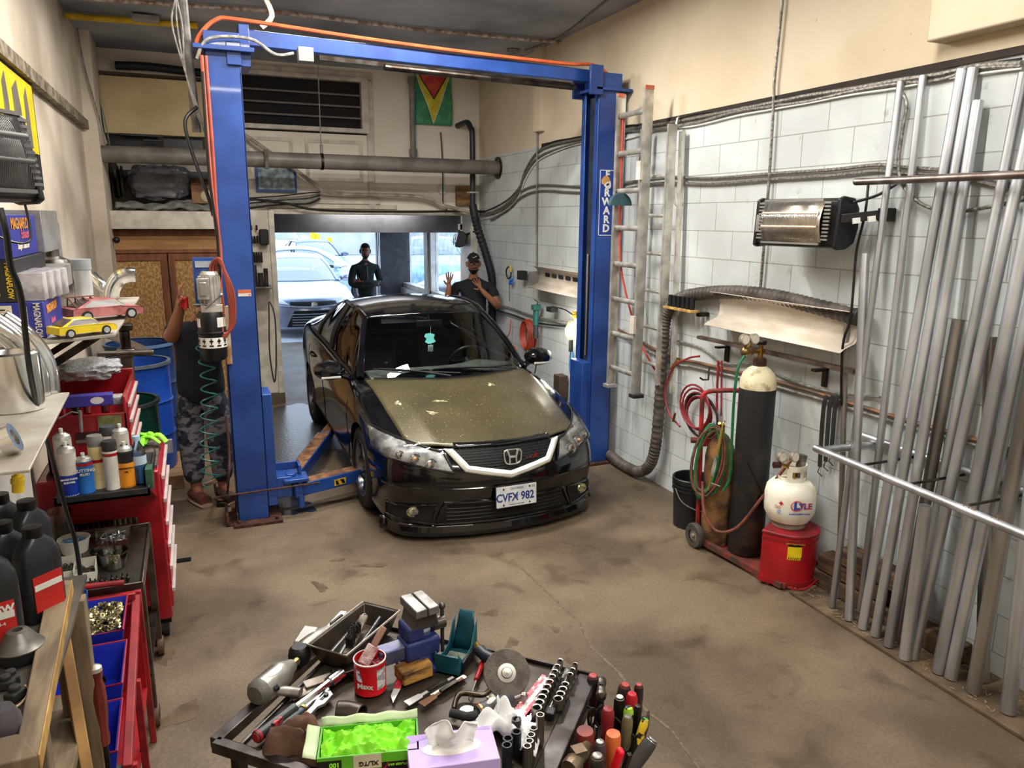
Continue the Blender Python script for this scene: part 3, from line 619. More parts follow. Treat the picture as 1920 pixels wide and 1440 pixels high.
def make_car(root, paint, cfg, detail=True):
    A=cfg.get
    L=4.62; ws=.94; we=3.61; fz=A('fz',.33); rzz=A('rzz',.33); WR=A('wr',.315)
    tsh=[(0,.695),(.3,.755),(.9,.845),(1.3,.90),(2,.93),(3.5,.97),(4.2,.985),(4.62,.95)]
    ttp=[(0,.73),(.2,.775),(.5,.84),(1.0,.925),(1.35,.965),(3.6,.98),(3.9,1.05),(4.3,1.07),(4.52,1.06),(4.62,1.0)]
    tw=[(0,.80),(.2,.85),(.5,.872),(.95,.885),(1.5,.87),(3.0,.87),(3.6,.885),(4.3,.86),(4.62,.80)]
    tb=[(0,.14),(.6,.16),(1,.17),(4,.18),(4.62,.24)]
    fprof=[(.12,.0),(.2,.0),(.3,.03),(.45,.0),(.52,.0),(.6,.035),(.75,.13),(1.0,.2)]
    fr=[.03,.13,.27,.42,.60,.78,.94]; ft=[.955,.985,.975,.985,1.,.995,.965]
    def half(s):
        w=lerpt(tw,s);b=lerpt(tb,s);h=lerpt(tsh,s);t=lerpt(ttp,s)
        p=[(0,b),(.8*w,b)]+[(w*x,b+(h-b)*y) for x,y in zip(ft,fr)]+[(.915*w,h),(.80*w,h+.42*(t-h)),(.58*w,h+.80*(t-h)),(.3*w,h+.96*(t-h)),(0,t)]
        return p
    def warp(s,t,z):
        a=max(0,1-s/1.15)
        ds=a*(.36*(abs(t)/.88)**2.6+lerpt(fprof,z)) if a>0 else 0
        c=max(0,(s-3.9)/.72)
        return V((t,s+ds-c*.16*(abs(t)/.86)**2.4,z))
    st=[(0,k) for k in (.05,.3,.55,.75,.88,.96)]+[(.012,.99),(.05,1),(.12,1)]+[(.2+.12*i,1) for i in range(9)]+[(1.3+.25*i,1) for i in range(12)]+[(4.2,1),(4.35,1),(4.47,1),(4.56,1),(4.60,.985),(4.62,.95),(4.62,.8),(4.62,.5),(4.62,.05)]
    m=MB(); vs=[];fs=[]
    for s,k in st:
        h=half(s); zc=.45
        ring=[(x,z) for x,z in h]+[(-x,z) for x,z in h[::-1][1:-1]]
        for x,z in ring: vs.append(warp(s,x*k,zc+(z-zc)*k))
    n=len(ring)
    for i in range(len(st)-1):
        for j in range(n): fs.append((i*n+j,i*n+(j+1)%n,(i+1)*n+(j+1)%n,(i+1)*n+j))
    fs+=[tuple(range(n)),tuple(range((len(st)-1)*n,len(st)*n))[::-1]]
    m.add(vs,fs)
    body=m.build('body',paint,root,sub=1 if detail else 0)
    bpy.context.view_layer.update()
    # cutters: wheel wells and cabin
    cut=MB()
    R=WR+.035
    for sx in (-1,1):
        for s,z in ((ws,fz),(we,rzz)): cut.cyl((sx*.60,s,z),(sx*1.0,s,z),R,n=36)
    cut=cut.build('cut',paint,root)
    cab=MB().prism([(-.68,1.55),(.68,1.55),(.70,3.7),(-.70,3.7)],.35,1.4).build('cut',paint,root)
    for c in (cut,cab):
        b=body.modifiers.new('b','BOOLEAN'); b.operation='DIFFERENCE'; b.object=c; b.solver='EXACT'
    dg=bpy.context.evaluated_depsgraph_get(); dg.update()
    # solid outline for projections comes from the un-cut mesh
    raw=body.modifiers
    for b in raw: 
        if b.type=='BOOLEAN': b.show_viewport=False
    dg.update(); ev=body.evaluated_get(dg); me0=ev.to_mesh(); bvh=BVHTree.FromPolygons([v.co.copy() for v in me0.vertices],[tuple(p.vertices) for p in me0.polygons]); ev.to_mesh_clear()
    for b in raw: 
        if b.type=='BOOLEAN': b.show_viewport=True
    dg.update(); me=bpy.data.meshes.new_from_object(body.evaluated_get(dg)); old=body.data; body.modifiers.clear(); body.data=me; me.name='body'
    me.polygons.foreach_set('use_smooth',[True]*len(me.polygons)); me.set_sharp_from_angle(angle=math.radians(38))
    for c in (cut,cab): bpy.data.objects.remove(c)
    def front(t,z,off=0):
        h=bvh.ray_cast(V((t,-1.5,z)),V((0,1,0)))
        if h[0] is None: return V((t,.4,z))
        n=h[1] if h[1].y<0 else -h[1]
        return h[0]+n*off
    def top(t,s,off=0):
        h=bvh.ray_cast(V((t,s,1.6)),V((0,0,-1)))
        return (h[0]+V((0,0,off))) if h[0] else V((t,s,.8+off))
    def side(sx,s,z,off=0):
        h=bvh.ray_cast(V((sx*1.4,s,z)),V((-sx,0,0)))
        return (h[0]+V((sx*off,0,0))) if h[0] else V((sx*.87,s,z))
    # ---- greenhouse
    glass=cfg['glass']; sglass=cfg.get('sglass',glass)
    def wsb(t): k=(t/.72)**2; p=top(t,1.22+.28*k); return V((t,1.22+.28*k,p.z+.012))
    wsw=.735
    def wst(t): k=(t/.56)**2; return V((t,2.0+.09*k,1.375-.035*k))
    def rgt(t): k=(t/.53)**2; return V((t,3.28-.05*k,1.365-.04*k))
    def rgb_(t): k=(t/.62)**2; p=top(t,3.98-.14*k); return V((t,3.98-.14*k,p.z+.01))
    def patch(a,b,wa,wb,bul,u,v):     # across u, along v
        t=2*u-1; p=a(t*wa); q=b(t*wb); r=p.lerp(q,v); r.z+=bul*math.sin(PI*v); return r
    MB().grid(lambda u,v:patch(wsb,wst,wsw,.56,.035,u,v),16,10).build('windshield',glass,root)
    MB().grid(lambda u,v:patch(rgt,rgb_,.53,.62,.05,u,v),16,8).build('rear_window',sglass,root)
    rail=catmull([wst(.56),V((.575,2.35,1.383)),V((.58,2.75,1.388)),V((.56,3.05,1.365)),rgt(.53)],6)
    def railat(s):
        if s<rail[0].y: return None
        for a,b in zip(rail,rail[1:]):
            if s<=b.y: return a.lerp(b,(s-a.y)/(b.y-a.y))
        return rail[-1]
    def roof(u,v):
        r=rail[0].lerp(rail[-1],0) ; i=v*(len(rail)-1); a=int(min(i,len(rail)-2)); r=rail[a].lerp(rail[a+1],i-a)
        t=2*u-1; cs=wst(t*.56).y-wst(.56).y; ce=rgt(t*.53).y-rgt(.53).y
        return V((t*r.x, r.y+cs*(1-v)**2+ce*v**2, r.z+ (1-t*t)*(.035+.025*math.sin(PI*v))))
    rf=MB().grid(roof,20,16); rf.build('roof',cfg.get('roof',paint),root,solid=.008)
    for sx in (-1,1):
        A0=wsb(sx*wsw); A1=wst(sx*.56)
        s0=1.52; s1=3.82
        def base(s): p=side(sx,s,.86); return V((p.x-sx*.075,s,lerpt(tsh,s)+.012))
        C0=V((sx*.70,3.92,1.01))
        def upper(s):
            if s<A1.y: k=(s-A0.y)/(A1.y-A0.y); p=A0.lerp(A1,max(0,k)); p.z+=.03*math.sin(PI*max(0,k)); return p
            if s<rgt(.53).y-.05: p=railat(s); return V((sx*p.x,s,p.z))
            k=(s-(rgt(.53).y-.05))/(C0.y-rgt(.53).y+.05); p=V((sx*.545,s,1.345)); q=V((sx*.70,s,1.01)); k=k**1.25; return p.lerp(q,k)
        def sg(u,v):
            s=s0+(3.55-s0)*u; a=base(s); b=upper(s); r=a.lerp(b,.03+.94*v); r.x+=sx*.035*math.sin(PI*v); return r
        MB().grid(sg,30,8).build('side_glass',sglass,root)
        def cp(u,v):
            s=3.45+(3.98-3.45)*u; a=base(min(s,3.95)); b=upper(s); 
            if b.z<a.z: b=V((b.x,b.y,a.z+.002))
            r=a.lerp(b,v); r.x+=sx*.02*math.sin(PI*v); return r
        MB().grid(cp,14,8).build('rear_pillar',paint,root,solid=.01)
        # pillar strips
        w=MB()
        w.tube([upper(A0.y+.02*0+ (A1.y-A0.y)*k/8)+V((0,0,.004)) for k in range(9)],.028,n=8)
        w.tube([V((sx*p.x,p.y,p.z+.004)) for p in rail],.024,n=8)
        w.tube([rgt(sx*.53).lerp(rgb_(sx*.62),k/6)+V((0,0,.05*math.sin(PI*k/6))) for k in range(7)],.025,n=8)
        w.build('roof_pillar',cfg.get('pillar',paint),root)
        w=MB()
        for s in (2.66,2.72,3.38): w.tube([sg((s-s0)/(3.55-s0)+.0*v,v/6)+V((sx*.006,0,0)) for v in range(7)],.018,n=6)
        w.tube([base(s0+(3.8-s0)*k/14)+V((sx*.005,0,.0)) for k in range(15)],.012,n=6)
        w.build('window_trim',BLK,root)
        # door outlines
        dl=MB()
        for s in (1.42,2.68,3.40):
            pts=[side(sx,s+(.12*max(0,(z-.3))/.6 if s>3 else 0),z,.0015) for z in (.28,.4,.52,.64,.76,.86)]
            dl.tube(pts,.003,n=4)
        dl.tube([side(sx,1.42+.14*k,.28,.0015) for k in range(15)],.003,n=4)
        if detail: dl.build('door_gap',BLK,root)
        # handles
        for s in ((2.50,3.26) if detail else ()):
            hp=side(sx,s,.80,.02)
            MB().tube([hp+V((-sx*.02,-.10,0)),hp+V((0,-.07,0)),hp+V((0,.07,.004)),hp+V((-sx*.02,.10,.004))],.012,n=8,k=4).build('door_handle',paint,root)
        # mirror
        mr=MB(); mp=V((sx*.955,1.64,.985))
        mr.lathe([(.001,-.5),(.6,-.42),(.95,-.1),(1,.25),(.98,.5),(.001,.52)],20,Matrix.Translation(mp)@Matrix.Rotation(-PI/2,4,'X')@Matrix.Diagonal((.130,.080,.14,1)))
        mi=mr.build('side_mirror',cfg.get('mirror',paint),root)
        MB().tube([mp+V((-sx*.06,.03,-.03)),mp+V((-sx*.17,.0,-.07)),V((sx*.80,1.62,.91))],.028,n=8,k=3).build('mirror_arm',cfg.get('mirror',paint),mi)
        MB().bb(mp+V((-.08,-.066,-.052)),mp+V((.08,-.055,-.034))).build('turn_signal',P('signal_clear',200,200,196,.15),mi,bevel=.004)
        MB().grid(lambda u,v:mp+V(((u-.5)*.20,.069,(v-.5)*.11)),2,2).build('mirror_glass',CHROME,mi)
        # wheels
        for s,z,rw in ((ws,fz,1),(we,rzz,1)):
            wx=sx*(.885-.02); T=frame((wx,s,z),(0,1,0),(sx,0,0))
            if A('camber'): T=T@Matrix.Rotation(A('camber'),4,'Y' if 0 else 'X')
            ty=MB().lathe([(.215,-.2),(.27,-.215),(WR-.012,-.205),(WR,-.18),(WR,-.03),(WR-.012,-.008),(WR-.05,.004),(.225,-.004),(.222,-.03),(.215,-.2)],48,T)
            ty.build('tyre',BLKR,root)
            rm=MB().lathe([(.226,.002),(.230,-.006),(.218,-.012),(.205,-.05),(.20,-.15),(.19,-.155),(.001,-.16)],40,T)
            rim=rm.build('rim',cfg.get('rim',DSTEEL),root)
            if detail:
                sp_=MB()
                for k in range(10):
                    g=2*PI*k/10; Q=T@Matrix.Rotation(g,4,'Z')
                    sp_.add([(.03,-.012,-.07),(.03,.012,-.07),(.03,.012,-.05),(.03,-.012,-.05),(.208,-.009,-.045),(.208,.009,-.045),(.208,.009,-.03),(.208,-.009,-.03)],[(0,1,2,3),(4,7,6,5),(0,4,5,1),(1,5,6,2),(2,6,7,3),(3,7,4,0)],Q)
                sp_.lathe([(.001,-.04),(.045,-.045),(.05,-.07),(.05,-.09)],24,T)
                sp_.build('spokes',cfg.get('rim',DSTEEL),rim,bevel=.002)
                MB().lathe([(.001,-.10),(.14,-.10),(.14,-.115),(.001,-.115)],28,T).build('brake_disc',STEEL,rim)
    # dark inner wells
    return dict(front=front,top=top,side=side,wsb=wsb,wst=wst,patch=patch,wsw=wsw,body=body)
def strip(m,fn,poly,off,n=8):
    """closed polygon (t,z) projected on the car front, fan-filled as a fine grid between left and right chains"""
    pass
def pgrid(m,proj,quad,off,nu=16,nv=8):   # quad corners (a,b,c,d) in 2d, bilinear
    a,b,c,d=[V((q[0],q[1])) for q in quad]
    m.grid(lambda u,v:(lambda p:proj(p.x,p.y,off))(a.lerp(b,u).lerp(d.lerp(c,u),v)),nu,nv); return m

# ---- the black sedan on the lift
CARBON=P('carbon_weave_hood',100,90,64,.16,c2=(76,68,48),scale=2.2,detail=5,coat=.6,lo=.3,hi=.7)
def weave():
    t,N,b=nodes(CARBON); base=b.inputs['Base Color'].links[0].from_socket
    tc=N.new('ShaderNodeTexCoord'); ck=N.new('ShaderNodeTexChecker'); ck.inputs['Scale'].default_value=170
    t.links.new(tc.outputs['Object'],ck.inputs['Vector']); ck.inputs['Color1'].default_value=(1.15,1.15,1.1,1); ck.inputs['Color2'].default_value=(.55,.55,.5,1)
    mx=N.new('ShaderNodeMix'); mx.data_type='RGBA'; mx.blend_type='MULTIPLY'; mx.inputs['Factor'].default_value=1
    t.links.new(base,mx.inputs['A']); t.links.new(ck.outputs['Color'],mx.inputs['B'])
    vo=N.new('ShaderNodeTexNoise'); vo.inputs['Scale'].default_value=90; vo.inputs['Detail'].default_value=2; t.links.new(tc.outputs['Object'],vo.inputs['Vector'])
    r=N.new('ShaderNodeValToRGB'); r.color_ramp.elements[0].position=.68; r.color_ramp.elements[1].position=.72; r.color_ramp.elements[0].color=(0,0,0,1)
    t.links.new(vo.outputs['Fac'],r.inputs[0])
    m2=N.new('ShaderNodeMix'); m2.data_type='RGBA'; t.links.new(r.outputs[0],m2.inputs['Factor']); t.links.new(mx.outputs['Result'],m2.inputs['A']); m2.inputs['B'].default_value=srgb(190,180,140)+(1,)
    t.links.new(m2.outputs['Result'],b.inputs['Base Color'])
    b.inputs['Metallic'].default_value=.35; b.inputs['Roughness'].default_value=.38; b.inputs['Coat Roughness'].default_value=.18
    bp=N.new('ShaderNodeBump'); bp.inputs['Strength'].default_value=.25; bp.inputs['Distance'].default_value=.002
    t.links.new(r.outputs[0],bp.inputs['Height']); t.links.new(bp.outputs[0],b.inputs['Normal'])
weave()
PAINTK=P('black_car_paint',7,8,12,.12,c2=(11,12,16),scale=4,coat=.65,spec=.5)
sedan=thing('sedan','black sedan with bronze carbon-look hood and licence plate, standing between the lift columns','car',(1.93,4.64,-.083),rot=(.0316,0,-.002))
cf=dict(glass=tglass('windshield_glass',(.74,.80,.80),.0),sglass=tglass('side_window_glass',(.35,.38,.38),.05),fz=.372,rzz=.288,wr=.315,pillar=PAINTK,rim=P('rim_dark',120,120,126,.22,.9))
K=make_car(sedan,PAINTK,cf)
fro,top_,sid=K['front'],K['top'],K['side']
# hood
def hoodpt(u,v):
    t=2*u-1; w=.645+.065*v**.7
    x=t*w; sf=.115+.21*abs(t)**2.4+.0; sr=K['wsb'](x).y-.045
    s=sf+(sr-sf)*v
    p=top_(x,s,.007)
    p.z+=.012*math.exp(-((abs(t)-.72)/.10)**2)*math.sin(PI*min(1,v*1.2+.1)) + .006*math.cos(t*PI/2)
    return p
hood=MB().grid(hoodpt,48,30).build('hood',CARBON,sedan,solid=.012)
SCR=P('lacquer_peel',190,186,150,.4,c2=(120,112,84),scale=50,lo=.45,hi=.55)
for (u0,v0,du,dv,sd) in ((.22,.42,.045,.05,1),(.30,.60,.07,.025,2),(.66,.80,.04,.05,3),(.08,.55,.03,.06,4)):
    m=MB(); nn=24; ctr=hoodpt(u0,v0)+V((0,0,.0085)); ring=[]
    for i in range(nn):
        g=2*PI*i/nn; k=1+.3*math.sin(3*g+sd)+.25*math.sin(5*g+2*sd)
        ring.append(hoodpt(min(1,max(0,u0+du*.5*k*math.cos(g))),v0+dv*.5*k*math.sin(g))+V((0,0,.0085)))
    m.add([ctr]+ring,[(0,1+i,1+(i+1)%nn) for i in range(nn)]); m.build('peeled_patch',SCR,hood,smooth=0)
# headlamps
for sx in (-1,1):
    q=[(sx*.385,.575),(sx*.845,.652),(sx*.83,.768),(sx*.44,.700)]
    hl=pgrid(MB(),fro,q,.004,20,8).build('headlamp',P('lamp_reflector',206,208,206,.3,.35,c2=(130,130,132),scale=14),sedan)
    b=MB()
    for (t,z,r) in ((.53,.628,.040),(.62,.655,.036),(.71,.672,.028)):
        c=fro(sx*t,z,.008); T=frame(c,(1,0,0),(sx*.35,-1,.25)); b.lathe([(.001,.016),(r*.6,.013),(r*.8,.004),(r,.010),(r*1.05,0)],22,T)
    b.build('lamp_projector',CHROME,hl)
    c=fro(sx*.62,.655,.02); MB().ball(c,.014).build('bulb',P('bulb_amber',222,150,110,.3),hl)
    pgrid(MB(),fro,q,.026,20,8).build('lamp_lens',tglass('lamp_glass',(.9,.9,.9),.05),hl)
    # thick edge of the lens
    e=[];N4=6
    for k in range(4):
        a,bq=q[k],q[(k+1)%4]
        for j in range(N4): e.append(fro(a[0]+(bq[0]-a[0])*j/N4,a[1]+(bq[1]-a[1])*j/N4,.012))
    MB().tube(e,.008,n=6,closed=True).build('lamp_bezel',BLK,hl)
# grille
inn=[(-.37,.705),(-.285,.612),(0,.562),(.285,.612),(.37,.705)]
out=[(-.43,.712),(-.315,.580),(0,.522),(.315,.580),(.43,.712)]
gb=MB()
def chain(c,u):
    i=u*(len(c)-1); a=int(min(i,len(c)-2)); f=i-a; return (c[a][0]+(c[a+1][0]-c[a][0])*f, c[a][1]+(c[a+1][1]-c[a][1])*f)
gb.grid(lambda u,v:(lambda a,b:fro(a[0]+(b[0]-a[0])*v,a[1]+(b[1]-a[1])*v,.030-.012*abs(v-.5)*2))(chain(inn,u),chain(out,u)),40,4)
gs=gb.build('grille_surround',P('surround_cream',244,243,232,.35),sedan,solid=.012)
gp=MB().grid(lambda u,v:(lambda a:fro(a[0],a[1]+(.722-a[1])*v,.004))(chain(inn,u)),32,8)
gr_=gp.build('grille_backing',P('grille_black2',8,8,9,.6),sedan)
gl=MB(); z=.572; row=0
while z<.715:
    # half width of the opening at this height
    if z<.612: hw=.285*(z-.562)/.05
    else: hw=.285+.085*(z-.612)/.093
    hw=min(hw,.37)
    gl.tube([fro(-hw+2*hw*k/14,z,.014) for k in range(15)],.0022,n=5)
    x=-hw+(.02 if row%2 else .04)
    while x<hw:
        gl.bar(fro(x,z,.012),fro(x,min(z+.016,.718),.012),.003,.003); x+=.045
    z+=.016; row+=1
gl.build('grille_mesh',P('grille_bar',26,26,28,.4),gr_)
pgrid(MB(),fro,[(-.36,.716),(.36,.716),(.36,.732),(-.36,.732)],.02,24,2).build('grille_top_bar',PAINTK,sedan,solid=.01)
# badge
c=fro(.02,.640,.045); T=frame(c,(1,0,0),(0,-1,.18))
bd=MB(T); o1=[];i1=[]
for k in range(32):
    g=2*PI*k/32; sq=lambda x,p:math.copysign(abs(x)**p,x)
    x=sq(math.cos(g),.55);y=sq(math.sin(g),.55); w=1+.10*y
    o1.append((x*.068*w,y*.056)); i1.append((x*.058*w,y*.046))
vs=[(a,b,0) for a,b in o1]+[(a,b,0) for a,b in i1]+[(a,b,.01) for a,b in o1]+[(a,b,.01) for a,b in i1]; fs=[]
for k in range(32):
    j=(k+1)%32; fs+=[(k,j,32+j,32+k),(64+k,96+k,96+j,64+j),(k,64+k,64+j,j),(32+k,32+j,96+j,96+k)]
bd.add(vs,fs)
for sx in (-1,1): bd.prism([(sx*.018,-.044),(sx*.032,-.044),(sx*.030,-.006),(sx*.046,.045),(sx*.030,.045),(sx*.018,.0)],0,.012)
bd.prism([(-.028,-.009),(.028,-.009),(.028,.007),(-.028,.007)],0,.011)
bd.build('badge',CHROME,sedan,bevel=.002)
MB().text('EURO',.028,frame(fro(.155,.628,.026),(1,.12,0),(0,-1,.1)),ext=.002,bold=.001).build('lettering',CHROME,sedan,smooth=0)
MB().text('R',.036,frame(fro(.205,.632,.028),(1,.12,0),(0,-1,.1)),ext=.002,bold=.002).build('lettering',RED,sedan,smooth=0)
# plate
PT=frame(fro(.035,.40,.03)+V((0,-.01,0)),(1,.03,0),(0,-1,.06))
pl=MB(PT).prism([(-.15,-.075),(.15,-.075),(.1525,-.07),(.1525,.07),(.15,.075),(-.15,.075),(-.1525,.07),(-.1525,-.07)],0,.004).build('licence_plate',P('plate_white',232,234,236,.4),sedan,bevel=.001)
PB=P('plate_blue',40,70,140,.5)
pt=MB(PT@Matrix.Translation((0,0,.005)))
I=Matrix()
pt.text('CVFX',.082,Matrix.Translation((-.072,-.008,0)),bold=.002,font_sx=.82).text('982',.082,Matrix.Translation((.083,-.008,0)),bold=.002,font_sx=.84)
pt.text('ONTARIO',.022,Matrix.Translation((0,.054,0))).text('YOURS TO DISCOVER',.012,Matrix.Translation((0,-.060,0)))
pt.prism([(-.008,0),(.008,0),(.011,.012),(.004,.006),(0,.014),(-.004,.006),(-.011,.012)],0,.001).bb((-.009,-.008,0),(.009,-.003,.001)).bb((-.009,-.014,0),(.009,-.011,.001))
pt.build('plate_lettering',PB,pl,smooth=0)
sc=MB(PT@Matrix.Translation((0,0,.004)))
for a,b in ((-.10,.056),(.10,.056),(-.10,-.058),(.10,-.058)): sc.cyl((a,b,0),(a,b,.004),.006,n=10)
sc.build('screw',DSTEEL,pl); MB(PT@Matrix.Translation((.128,.056,.004))).bb((-.014,-.01,0),(.014,.01,.001)).build('sticker',P('sticker_grey',176,186,196,.5),pl,smooth=0)
MB(PT@Matrix.Translation((0,0,-.012))).bb((-.16,-.085,0),(.16,.08,.010)).build('plate_holder',BLK,sedan,bevel=.003)
# lower bumper: intakes, fog lamps, lip
DK=P('intake_black',5,5,6,.7)
pgrid(MB(),fro,[(-.50,.215),(.50,.215),(.43,.345),(-.43,.345)],.003,24,6).build('lower_intake',DK,sedan)
bar=MB()
for z in (.235,.262,.289,.316): bar.tube([fro(-.44+.88*k/20,z,.004) for k in range(21)],.0035,n=5)
bar.build('intake_slats',P('intake_slat',22,22,24,.5),sedan)
e=[(-.52,.205),(.52,.205),(.45,.36),(-.45,.36)]; pts=[]
for k in range(4):
    a,b=e[k],e[(k+1)%4]; n=16 if k%2==0 else 4
    pts+=[fro(a[0]+(b[0]-a[0])*j/n,a[1]+(b[1]-a[1])*j/n,.004) for j in range(n)]
MB().tube(pts,.011,n=8,closed=True).build('intake_frame',PAINTK,sedan)
for sx in (-1,1):
    q=[(sx*.54,.205),(sx*.80,.235),(sx*.80,.32),(sx*.50,.345)]
    pgrid(MB(),fro,q,.003,12,6).build('fog_recess',DK,sedan)
    pts=[]
    for k in range(4):
        a,b=q[k],q[(k+1)%4]
        pts+=[fro(a[0]+(b[0]-a[0])*j/6,a[1]+(b[1]-a[1])*j/6,.004) for j in range(6)]
    MB().tube(pts,.010,n=6,closed=True).build('fog_bezel',PAINTK,sedan)
    c=fro(sx*.645,.285,.008); T=frame(c,(1,0,0),(sx*.45,-1,0))@Matrix.Diagonal((1.35,1,1,1))
    fg_=MB().lathe([(.001,.016),(.022,.013),(.032,.002),(.036,.006),(.038,0)],24,T).build('fog_lamp',P('fog_lens',190,186,120,.15,.5,c2=(110,110,120),scale=40),sedan)
# crease along the bumper and splitter lip
MB().tube([fro(-.82+1.64*k/40,.465-.0*abs(k-20),.000) for k in range(41)],.006,n=6).build('bumper_crease',PAINTK,sedan)
def lip(u,v):
    t=-.84+1.68*u; p=fro(t,.17,0); n=V((t*.4,-1,0)).normalized(); return p+n*(.004+.024*v)+V((0,0,.03-.085*v))
MB().grid(lip,40,3).build('splitter',PAINTK,sedan,solid=.010)
for sx in (-1,1):
    MB().tube([sid(sx,1.35+.19*k,.20,.0)+V((-sx*.02,0,-.01)) for k in range(11)],.035,n=8,sq=1.2).build('side_skirt',PAINTK,sedan)
# wipers
for (a,b,c) in ((-.05,-.36,-.60),(.50,.20,-.08)):
    def wp(t,v,o=.022): return K['patch'](K['wsb'],K['wst'],K['wsw'],.56,.035,(t/K['wsw']+1)/2,v)+V((0,-.004,o))
    MB().tube([wp(a,.0)+V((0,-.03,0)),wp((a+c)/2,.05,.03),wp(c,.09,.02)],.007,n=6,k=4).tube([wp(a+.10,.03,.012),wp((a+c)/2,.07,.012),wp(c-.04,.10,.012)],.006,n=6,k=3).build('wiper',BLK,sedan)
MB().grid(lambda u,v:(lambda p:V((p.x,p.y-.05+.05*v,p.z-.004+.008*v)))(K['wsb']((2*u-1)*.70)),24,2).build('cowl',BLK,sedan)
# interior
INT=P('interior_grey',92,94,86,.8,c2=(70,72,66),scale=10); SEAT=P('seat_black',26,26,28,.85)
MB().bb((-.66,1.56,.35),(.66,3.68,.37)).bb((-.66,3.45,.37),(.66,3.68,.95)).build('cabin_floor',SEAT,sedan)
MB().grid(lambda u,v:V(((2*u-1)*.66,1.40+.42*v,.93+.02*math.sin(v*3)-.14*max(0,v-.6)+.035*math.exp(-(((2*u-1)*.66-.36)/.16)**2)*math.sin(PI*v))),30,10).build('dashboard',INT,sedan,solid=.03)
T=frame((.36,1.95,.92),(1,0,0),(0,.9,.5))
st_=MB().tube([T@V((.18*math.cos(2*PI*k/32),.18*math.sin(2*PI*k/32),0)) for k in range(32)],.014,n=8,closed=True).build('steering_wheel',BLK,sedan)
MB().bb((-.17,-.02,-.008),(.17,.02,.008),T).cyl(T@V((0,0,-.1)),T@V((0,0,.01)),.05).bb((-.015,-.17,-.008),(.015,0,.008),T).build('wheel_hub',BLK,st_)
for x in (-.36,.36):
    se=MB().bb((x-.25,2.15,.40),(x+.25,2.65,.52)); se=se.build('seat',SEAT,sedan,bevel=.04,seg=3)
    MB().bar((x,2.62,.50),(x,2.86,1.06),.46,.12,(0,-1,.3)).build('seat_back',SEAT,se,bevel=.04,seg=3)
    MB().bar((x,2.84,1.10),(x,2.88,1.24),.24,.09,(0,-1,.3)).build('headrest',SEAT,se,bevel=.03,seg=3)
MB().bb((-.62,3.25,.45),(.62,3.45,.98)).build('rear_seat',SEAT,sedan,bevel=.05,seg=3)
MB().box((0,1.98,1.29),(.24,.03,.06)).cyl((0,1.98,1.3),(0,2.0,1.36),.008).build('rear_view_mirror',BLK,sedan,bevel=.012)
hf=MB().cyl((.01,1.97,1.27),(.01,1.97,1.02),.002,n=5); hf.build('hanging_cord',WHITE,sedan)
MB().bb((-.02,1.955,1.03),(.03,1.965,1.09)).build('pendant',P('pendant_silver',180,196,190,.3),sedan,bevel=.006)
MB().prism([(-.05,-.03),(-.02,-.05),(.03,-.04),(.05,-.03),(.035,0),(.05,.035),(.01,.05),(-.035,.045),(-.05,.02),(-.03,0)],0,.003,frame((-.03,1.86,1.17),(1,0,0),(0,-1,.5))).build('air_freshener',P('mint_plastic',120,214,206,.4),sedan)
# ---- cars in the lot outside
def lot_car(label,paint,x,y,rz,rot_extra=0,sc=1,detail=False,roofm=None):
    r=thing('parked_car',label,'car',(x,y,0),rot=(0,0,rz)); r.scale=(sc,sc,sc)
    g=tglass('lot_glass',(.35,.42,.46),.25,.05)
    k=make_car(r,paint,dict(glass=g,sglass=g,pillar=paint,rim=STEEL,fz=.33,rzz=.33,wr=.32),detail)
    return r,k
SILV=P('silver_paint',150,156,176,.25,.5,coat=.8,c2=(140,146,166))
sv_,k2=lot_car('silver-grey sedan parked outside facing the garage door, nearest in the lot',SILV,2.02,14.35,.03,sc=1.0,detail=True)
fr2=k2['front']
for sx in (-1,1):
    q=[(sx*.42,.60),(sx*.84,.66),(sx*.83,.765),(sx*.62,.725)]
    pgrid(MB(),fr2,q,.012,14,6).build('headlamp',P('lamp_bright',235,238,244,.15,.1),sv_,solid=.01)
    q=[(sx*.60,.26),(sx*.80,.29),(sx*.78,.42),(sx*.66,.44)]
    pgrid(MB(),fr2,q,.006,8,5).build('fog_recess',P('recess_grey',84,80,98,.5),sv_)
pgrid(MB(),fr2,[(-.50,.20),(.50,.20),(.36,.50),(-.36,.50)],.004,20,6).build('lower_grille',BLK,sv_)
m=MB()
for z in (.24,.29,.34,.39,.44): m.tube([fr2(-.40+.8*k/16+0*z,z,.014) for k in range(17)],.009,n=6)
m.build('grille_slats',P('slat_silver',190,192,204,.25,.6),sv_)
pgrid(MB(),fr2,[(-.44,.56),(.44,.56),(.42,.66),(-.42,.66)],.004,20,4).build('upper_grille',BLK,sv_)
m=MB(); m.tube([fr2(-.62+1.24*k/24,.60+.0*k-.04*math.sin(PI*k/24),.02) for k in range(25)],.014,n=6).build('grille_bar',P('slat_silver',190,192,204,.25,.6),sv_)
MB().prism(rotpoly(20,.06),0,.012,frame(fr2(0,.60,.03),(1,0,0),(0,-1,.1))).build('badge',CHROME,sv_)
LB=P('pale_blue_paint',176,196,206,.3,.3,coat=.6)
lot_car('pale blue-grey car side-on behind the silver sedan',LB,5.1,20.5,1.57-.1)
lot_car('dark hatchback parked behind the pale car at the left of the lot',P('slate_paint',84,100,124,.35,.2),4.0,24.5,.1)
lot_car('large blue-grey car at the right of the lot, farther from the door',P('steel_blue_paint',150,182,196,.35,.2),6.9,21.8,-.15,sc=1.12)
lot_car('bright red car glimpsed at the left edge of the doorway',P('lot_red',214,30,44,.35),2.0,24.8,.05)
lot_car('white van-like car at the far left edge of the lot',P('lot_white',236,238,240,.35),3.6,31,.2,sc=1.35)
